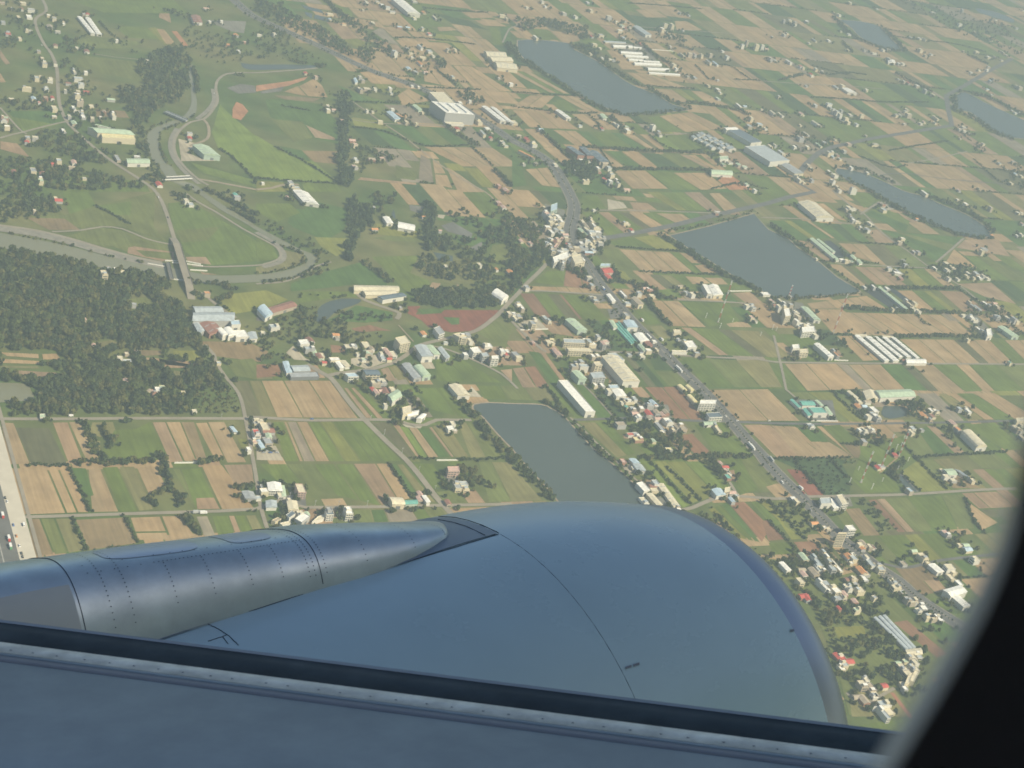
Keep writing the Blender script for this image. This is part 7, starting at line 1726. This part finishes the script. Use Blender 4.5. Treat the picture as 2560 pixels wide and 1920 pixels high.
# wing
Pr = EYE+ray(2250, 1822)*4.0; Pl = EYE+ray(0, 1543)*4.6; dL = Pl-Pr; dL /= np.linalg.norm(dL)
qv = -FA+FA@dL*dL; qv /= np.linalg.norm(qv); nv_ = np.cross(dL, qv); nv_ = nv_ if nv_@(EYE-Pr) > 0 else -nv_
def qoff(y, x=1280):
    d = ray(x, y); t = ((Pr-EYE)@nv_)/(d@nv_); P = EYE+d*t-Pr; return float(P@qv)
print('wing view', np.degrees(math.asin(float(nv_@(EYE-Pr)/np.linalg.norm(EYE-Pr)))), [round(qoff(y), 3) for y in (1706, 1711, 1766, 1799, 1822, 1920)])
def WP(l, q, n_): return Pr+dL*l+qv*q+nv_*n_
def loft(prof, m, l0=-3.5, l1=9, n=40, name='', parent=None, closed=False):
    mb = MB(); ls = np.linspace(l0, l1, n)
    pr = prof+[prof[0]] if closed else prof
    for a, b in zip(ls[:-1], ls[1:]):
        for (q0, n0), (q1, n1) in zip(pr[:-1], pr[1:]): mb.face([WP(a, q0, n0), WP(b, q0, n0), WP(b, q1, n1), WP(a, q1, n1)], m)
    if closed:
        for l in (l0, l1): mb.face([WP(l, *p) for p in prof], m)
    return weld(acb(mb, name, parent))
q = {k: qoff(y) for k, y in dict(tip=1706, d0=1711.5, d1=1766, b1=1797, l1=1799, p1=1805.5, g1=1822).items()}
sp = q['d1']-q['d0']
WING = loft([(q['g1'], 0), (q['g1']+.6, .012), (q['g1']+1.6, .02), (q['g1']+3.2, .0), (q['g1']+6.5, -.28), (q['g1']+6.5, -.36), (q['g1']+3, -.55), (q['g1']+1, -.5), (q['g1'], -.42)], M_WING, name='wing', closed=True); WING['label'] = 'grey wing upper skin'
loft([(q['tip']+.004, -.004), (q['d0'], .004), (q['d0'], -.03), (q['tip']+.0, -.05), (q['tip']-.02, -.028)], M_RIM, name='slat_rim', parent=WING, closed=True)
loft([(q['d0']+.0006, -.004), (q['d0']+sp*.5, .002), (q['d1']-.0006, -.003), (q['d1']-.0006, -.38), (q['d0']+.02, -.25), (q['d0']-.03, -.12), (q['d0']-.015, -.055), (q['d0']+.0006, -.035)], M_SLAT, name='slat', parent=WING, closed=True)  # even dark grey band along the wing's leading edge
loft([(q['d1'], -.006), (q['d1']+.006, .0), (q['b1'], .003), (q['b1'], -.3), (q['d1'], -.3)], M_EDGE, name='leading_edge_strip', parent=WING, closed=True)
loft([(q['l1'], .002), (q['p1'], .002), (q['p1'], -.3), (q['l1'], -.3)], M_WING, name='skin_joint', parent=WING, closed=True)
loft([(q['p1']+.0008, .001), (q['g1']-.0008, .001), (q['g1']-.0008, -.3), (q['p1']+.0008, -.3)], M_STRIP, name='sealant_strip', parent=WING, closed=True)
mb = MB()
for l in np.arange(-1, 6, .075)+np.array([random.uniform(-.012, .012) for _ in np.arange(-1, 6, .075)]): 
    c = WP(l, q['b1']-.012*sp/.1, .0035); mb.face([c+.0024*(math.cos(k)*dL*1.6+math.sin(k)*qv) for k in np.linspace(0, 6.283, 7)[:-1]], M_SEAM)
absorb(acb(mb, 'rivet_seam', WING, False), WING)
# cabin wall with the window opening, and the fuselage round it
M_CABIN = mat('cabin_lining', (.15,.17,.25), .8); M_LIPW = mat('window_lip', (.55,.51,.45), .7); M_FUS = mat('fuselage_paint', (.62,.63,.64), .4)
WI = .12
OUTL = [(.2465,-.2060),(.2515,-.1870),(.2540,-.1730),(.2550,-.1620),(.2535,-.1490),(.2500,-.1390),(.2460,-.1300),(.2445,-.1220),(.2440,-.1120),(.2450,-.0950),(.2450,-.0500),(.2420,.0300),(.2340,.0900),(.2200,.1350),(.1900,.1650),(.1400,.1780),(.0600,.1780),(.0000,.1650),(-.0450,.1250),(-.0650,.0600),
        (-.0700,-.0500),(-.0680,-.1500),(-.0500,-.2150),(-.0100,-.2500),(.0500,-.2640),(.1300,-.2660),(.1850,-.2580),(.2200,-.2440),(.2380,-.2250)]
def rrect(grow):
    P = np.array(smooth_line([np.array(p) for p in OUTL]+[np.array(OUTL[0])], .006)[:-1]); n_ = len(P); out = []
    for i in range(n_):
        d = P[(i+2) % n_]-P[i-2]; d /= np.linalg.norm(d); out.append(P[i]+grow*np.array([d[1], -d[0]]))
    return out
def WF(p, out): return LW(p[0], out, p[1])
def ringmesh(name, g0, o0, g1, o1, m, parent):
    A = [WF(p, o0) for p in rrect(g0)]; B = [WF(p, o1) for p in rrect(g1)]; mb = MB(); n_ = len(A)
    for i in range(n_): j = (i+1) % n_; mb.face([A[i], A[j], B[j], B[i]], m)
    return weld(acb(mb, name, parent))
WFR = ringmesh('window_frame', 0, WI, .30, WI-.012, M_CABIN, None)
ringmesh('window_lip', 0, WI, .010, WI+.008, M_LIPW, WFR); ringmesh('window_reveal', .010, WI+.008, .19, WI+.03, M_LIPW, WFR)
mb = MB(); RF = 3.0; oc, uc = -2.82, 0.0; na = 72
f0, f1, a0, a1 = -.25, .42, -.42, .42
fs = [-18, f0, f1, 20]; an = sorted(set(list(np.linspace(-math.pi, math.pi, na+1))+[a0/RF*1.0, a1/RF]))
for i in range(3):
    for b0, b1 in zip(an[:-1], an[1:]):
        if i == 1 and b0 >= a0/RF-1e-6 and b1 <= a1/RF+1e-6: continue
        lights = abs(abs(.5*(b0+b1))-math.pi+.05) < .062
        cuts = [(fs[i], fs[i+1])]
        if lights:                                    # unseen cabin windows, added on the far, sunny side to light the cabin
            cuts, f = [], fs[i]
            while f < fs[i+1]: cuts.append((f, min(f+.27, fs[i+1]))); f += .52
        for F0, F1 in cuts: mb.face([LW(f, oc+RF*math.cos(b), uc+RF*math.sin(b)) for f, b in ((F0, b0), (F1, b0), (F1, b1), (F0, b1))], M_FUS)
for f, df in ((-18, -7), (20, 4)):
    for b0, b1 in zip(an[:-1], an[1:]): mb.face([LW(f, oc+RF*math.cos(b0), uc+RF*math.sin(b0)), LW(f, oc+RF*math.cos(b1), uc+RF*math.sin(b1)), LW(f+df, oc, uc+.4)], M_FUS)
acb(mb, 'fuselage', None, True)
# ------------------------------------------------------------------ the hazy air
hm = bpy.data.materials.new('haze_air'); hm.use_nodes = True; n = hm.node_tree; n.nodes.remove(n.nodes['Principled BSDF']); pv = n.nodes.new('ShaderNodeVolumePrincipled')
pv.inputs['Color'].default_value = (.50,.635,.70,1); pv.inputs['Density'].default_value = HAZE = 2.0e-4; pv.inputs['Anisotropy'].default_value = 0.0
n.links.new(pv.outputs[0], n.nodes['Material Output'].inputs['Volume'])
mb = MB(); mb.prism([(-15500,-15500),(15500,-15500),(15500,15500),(-15500,15500)], -1.0, ALT+9, hm, bottom=True); hz = mb.build('haze'); hz['kind'] = 'stuff'
print('trees', len(TREES), 'objects', len(bpy.data.objects))
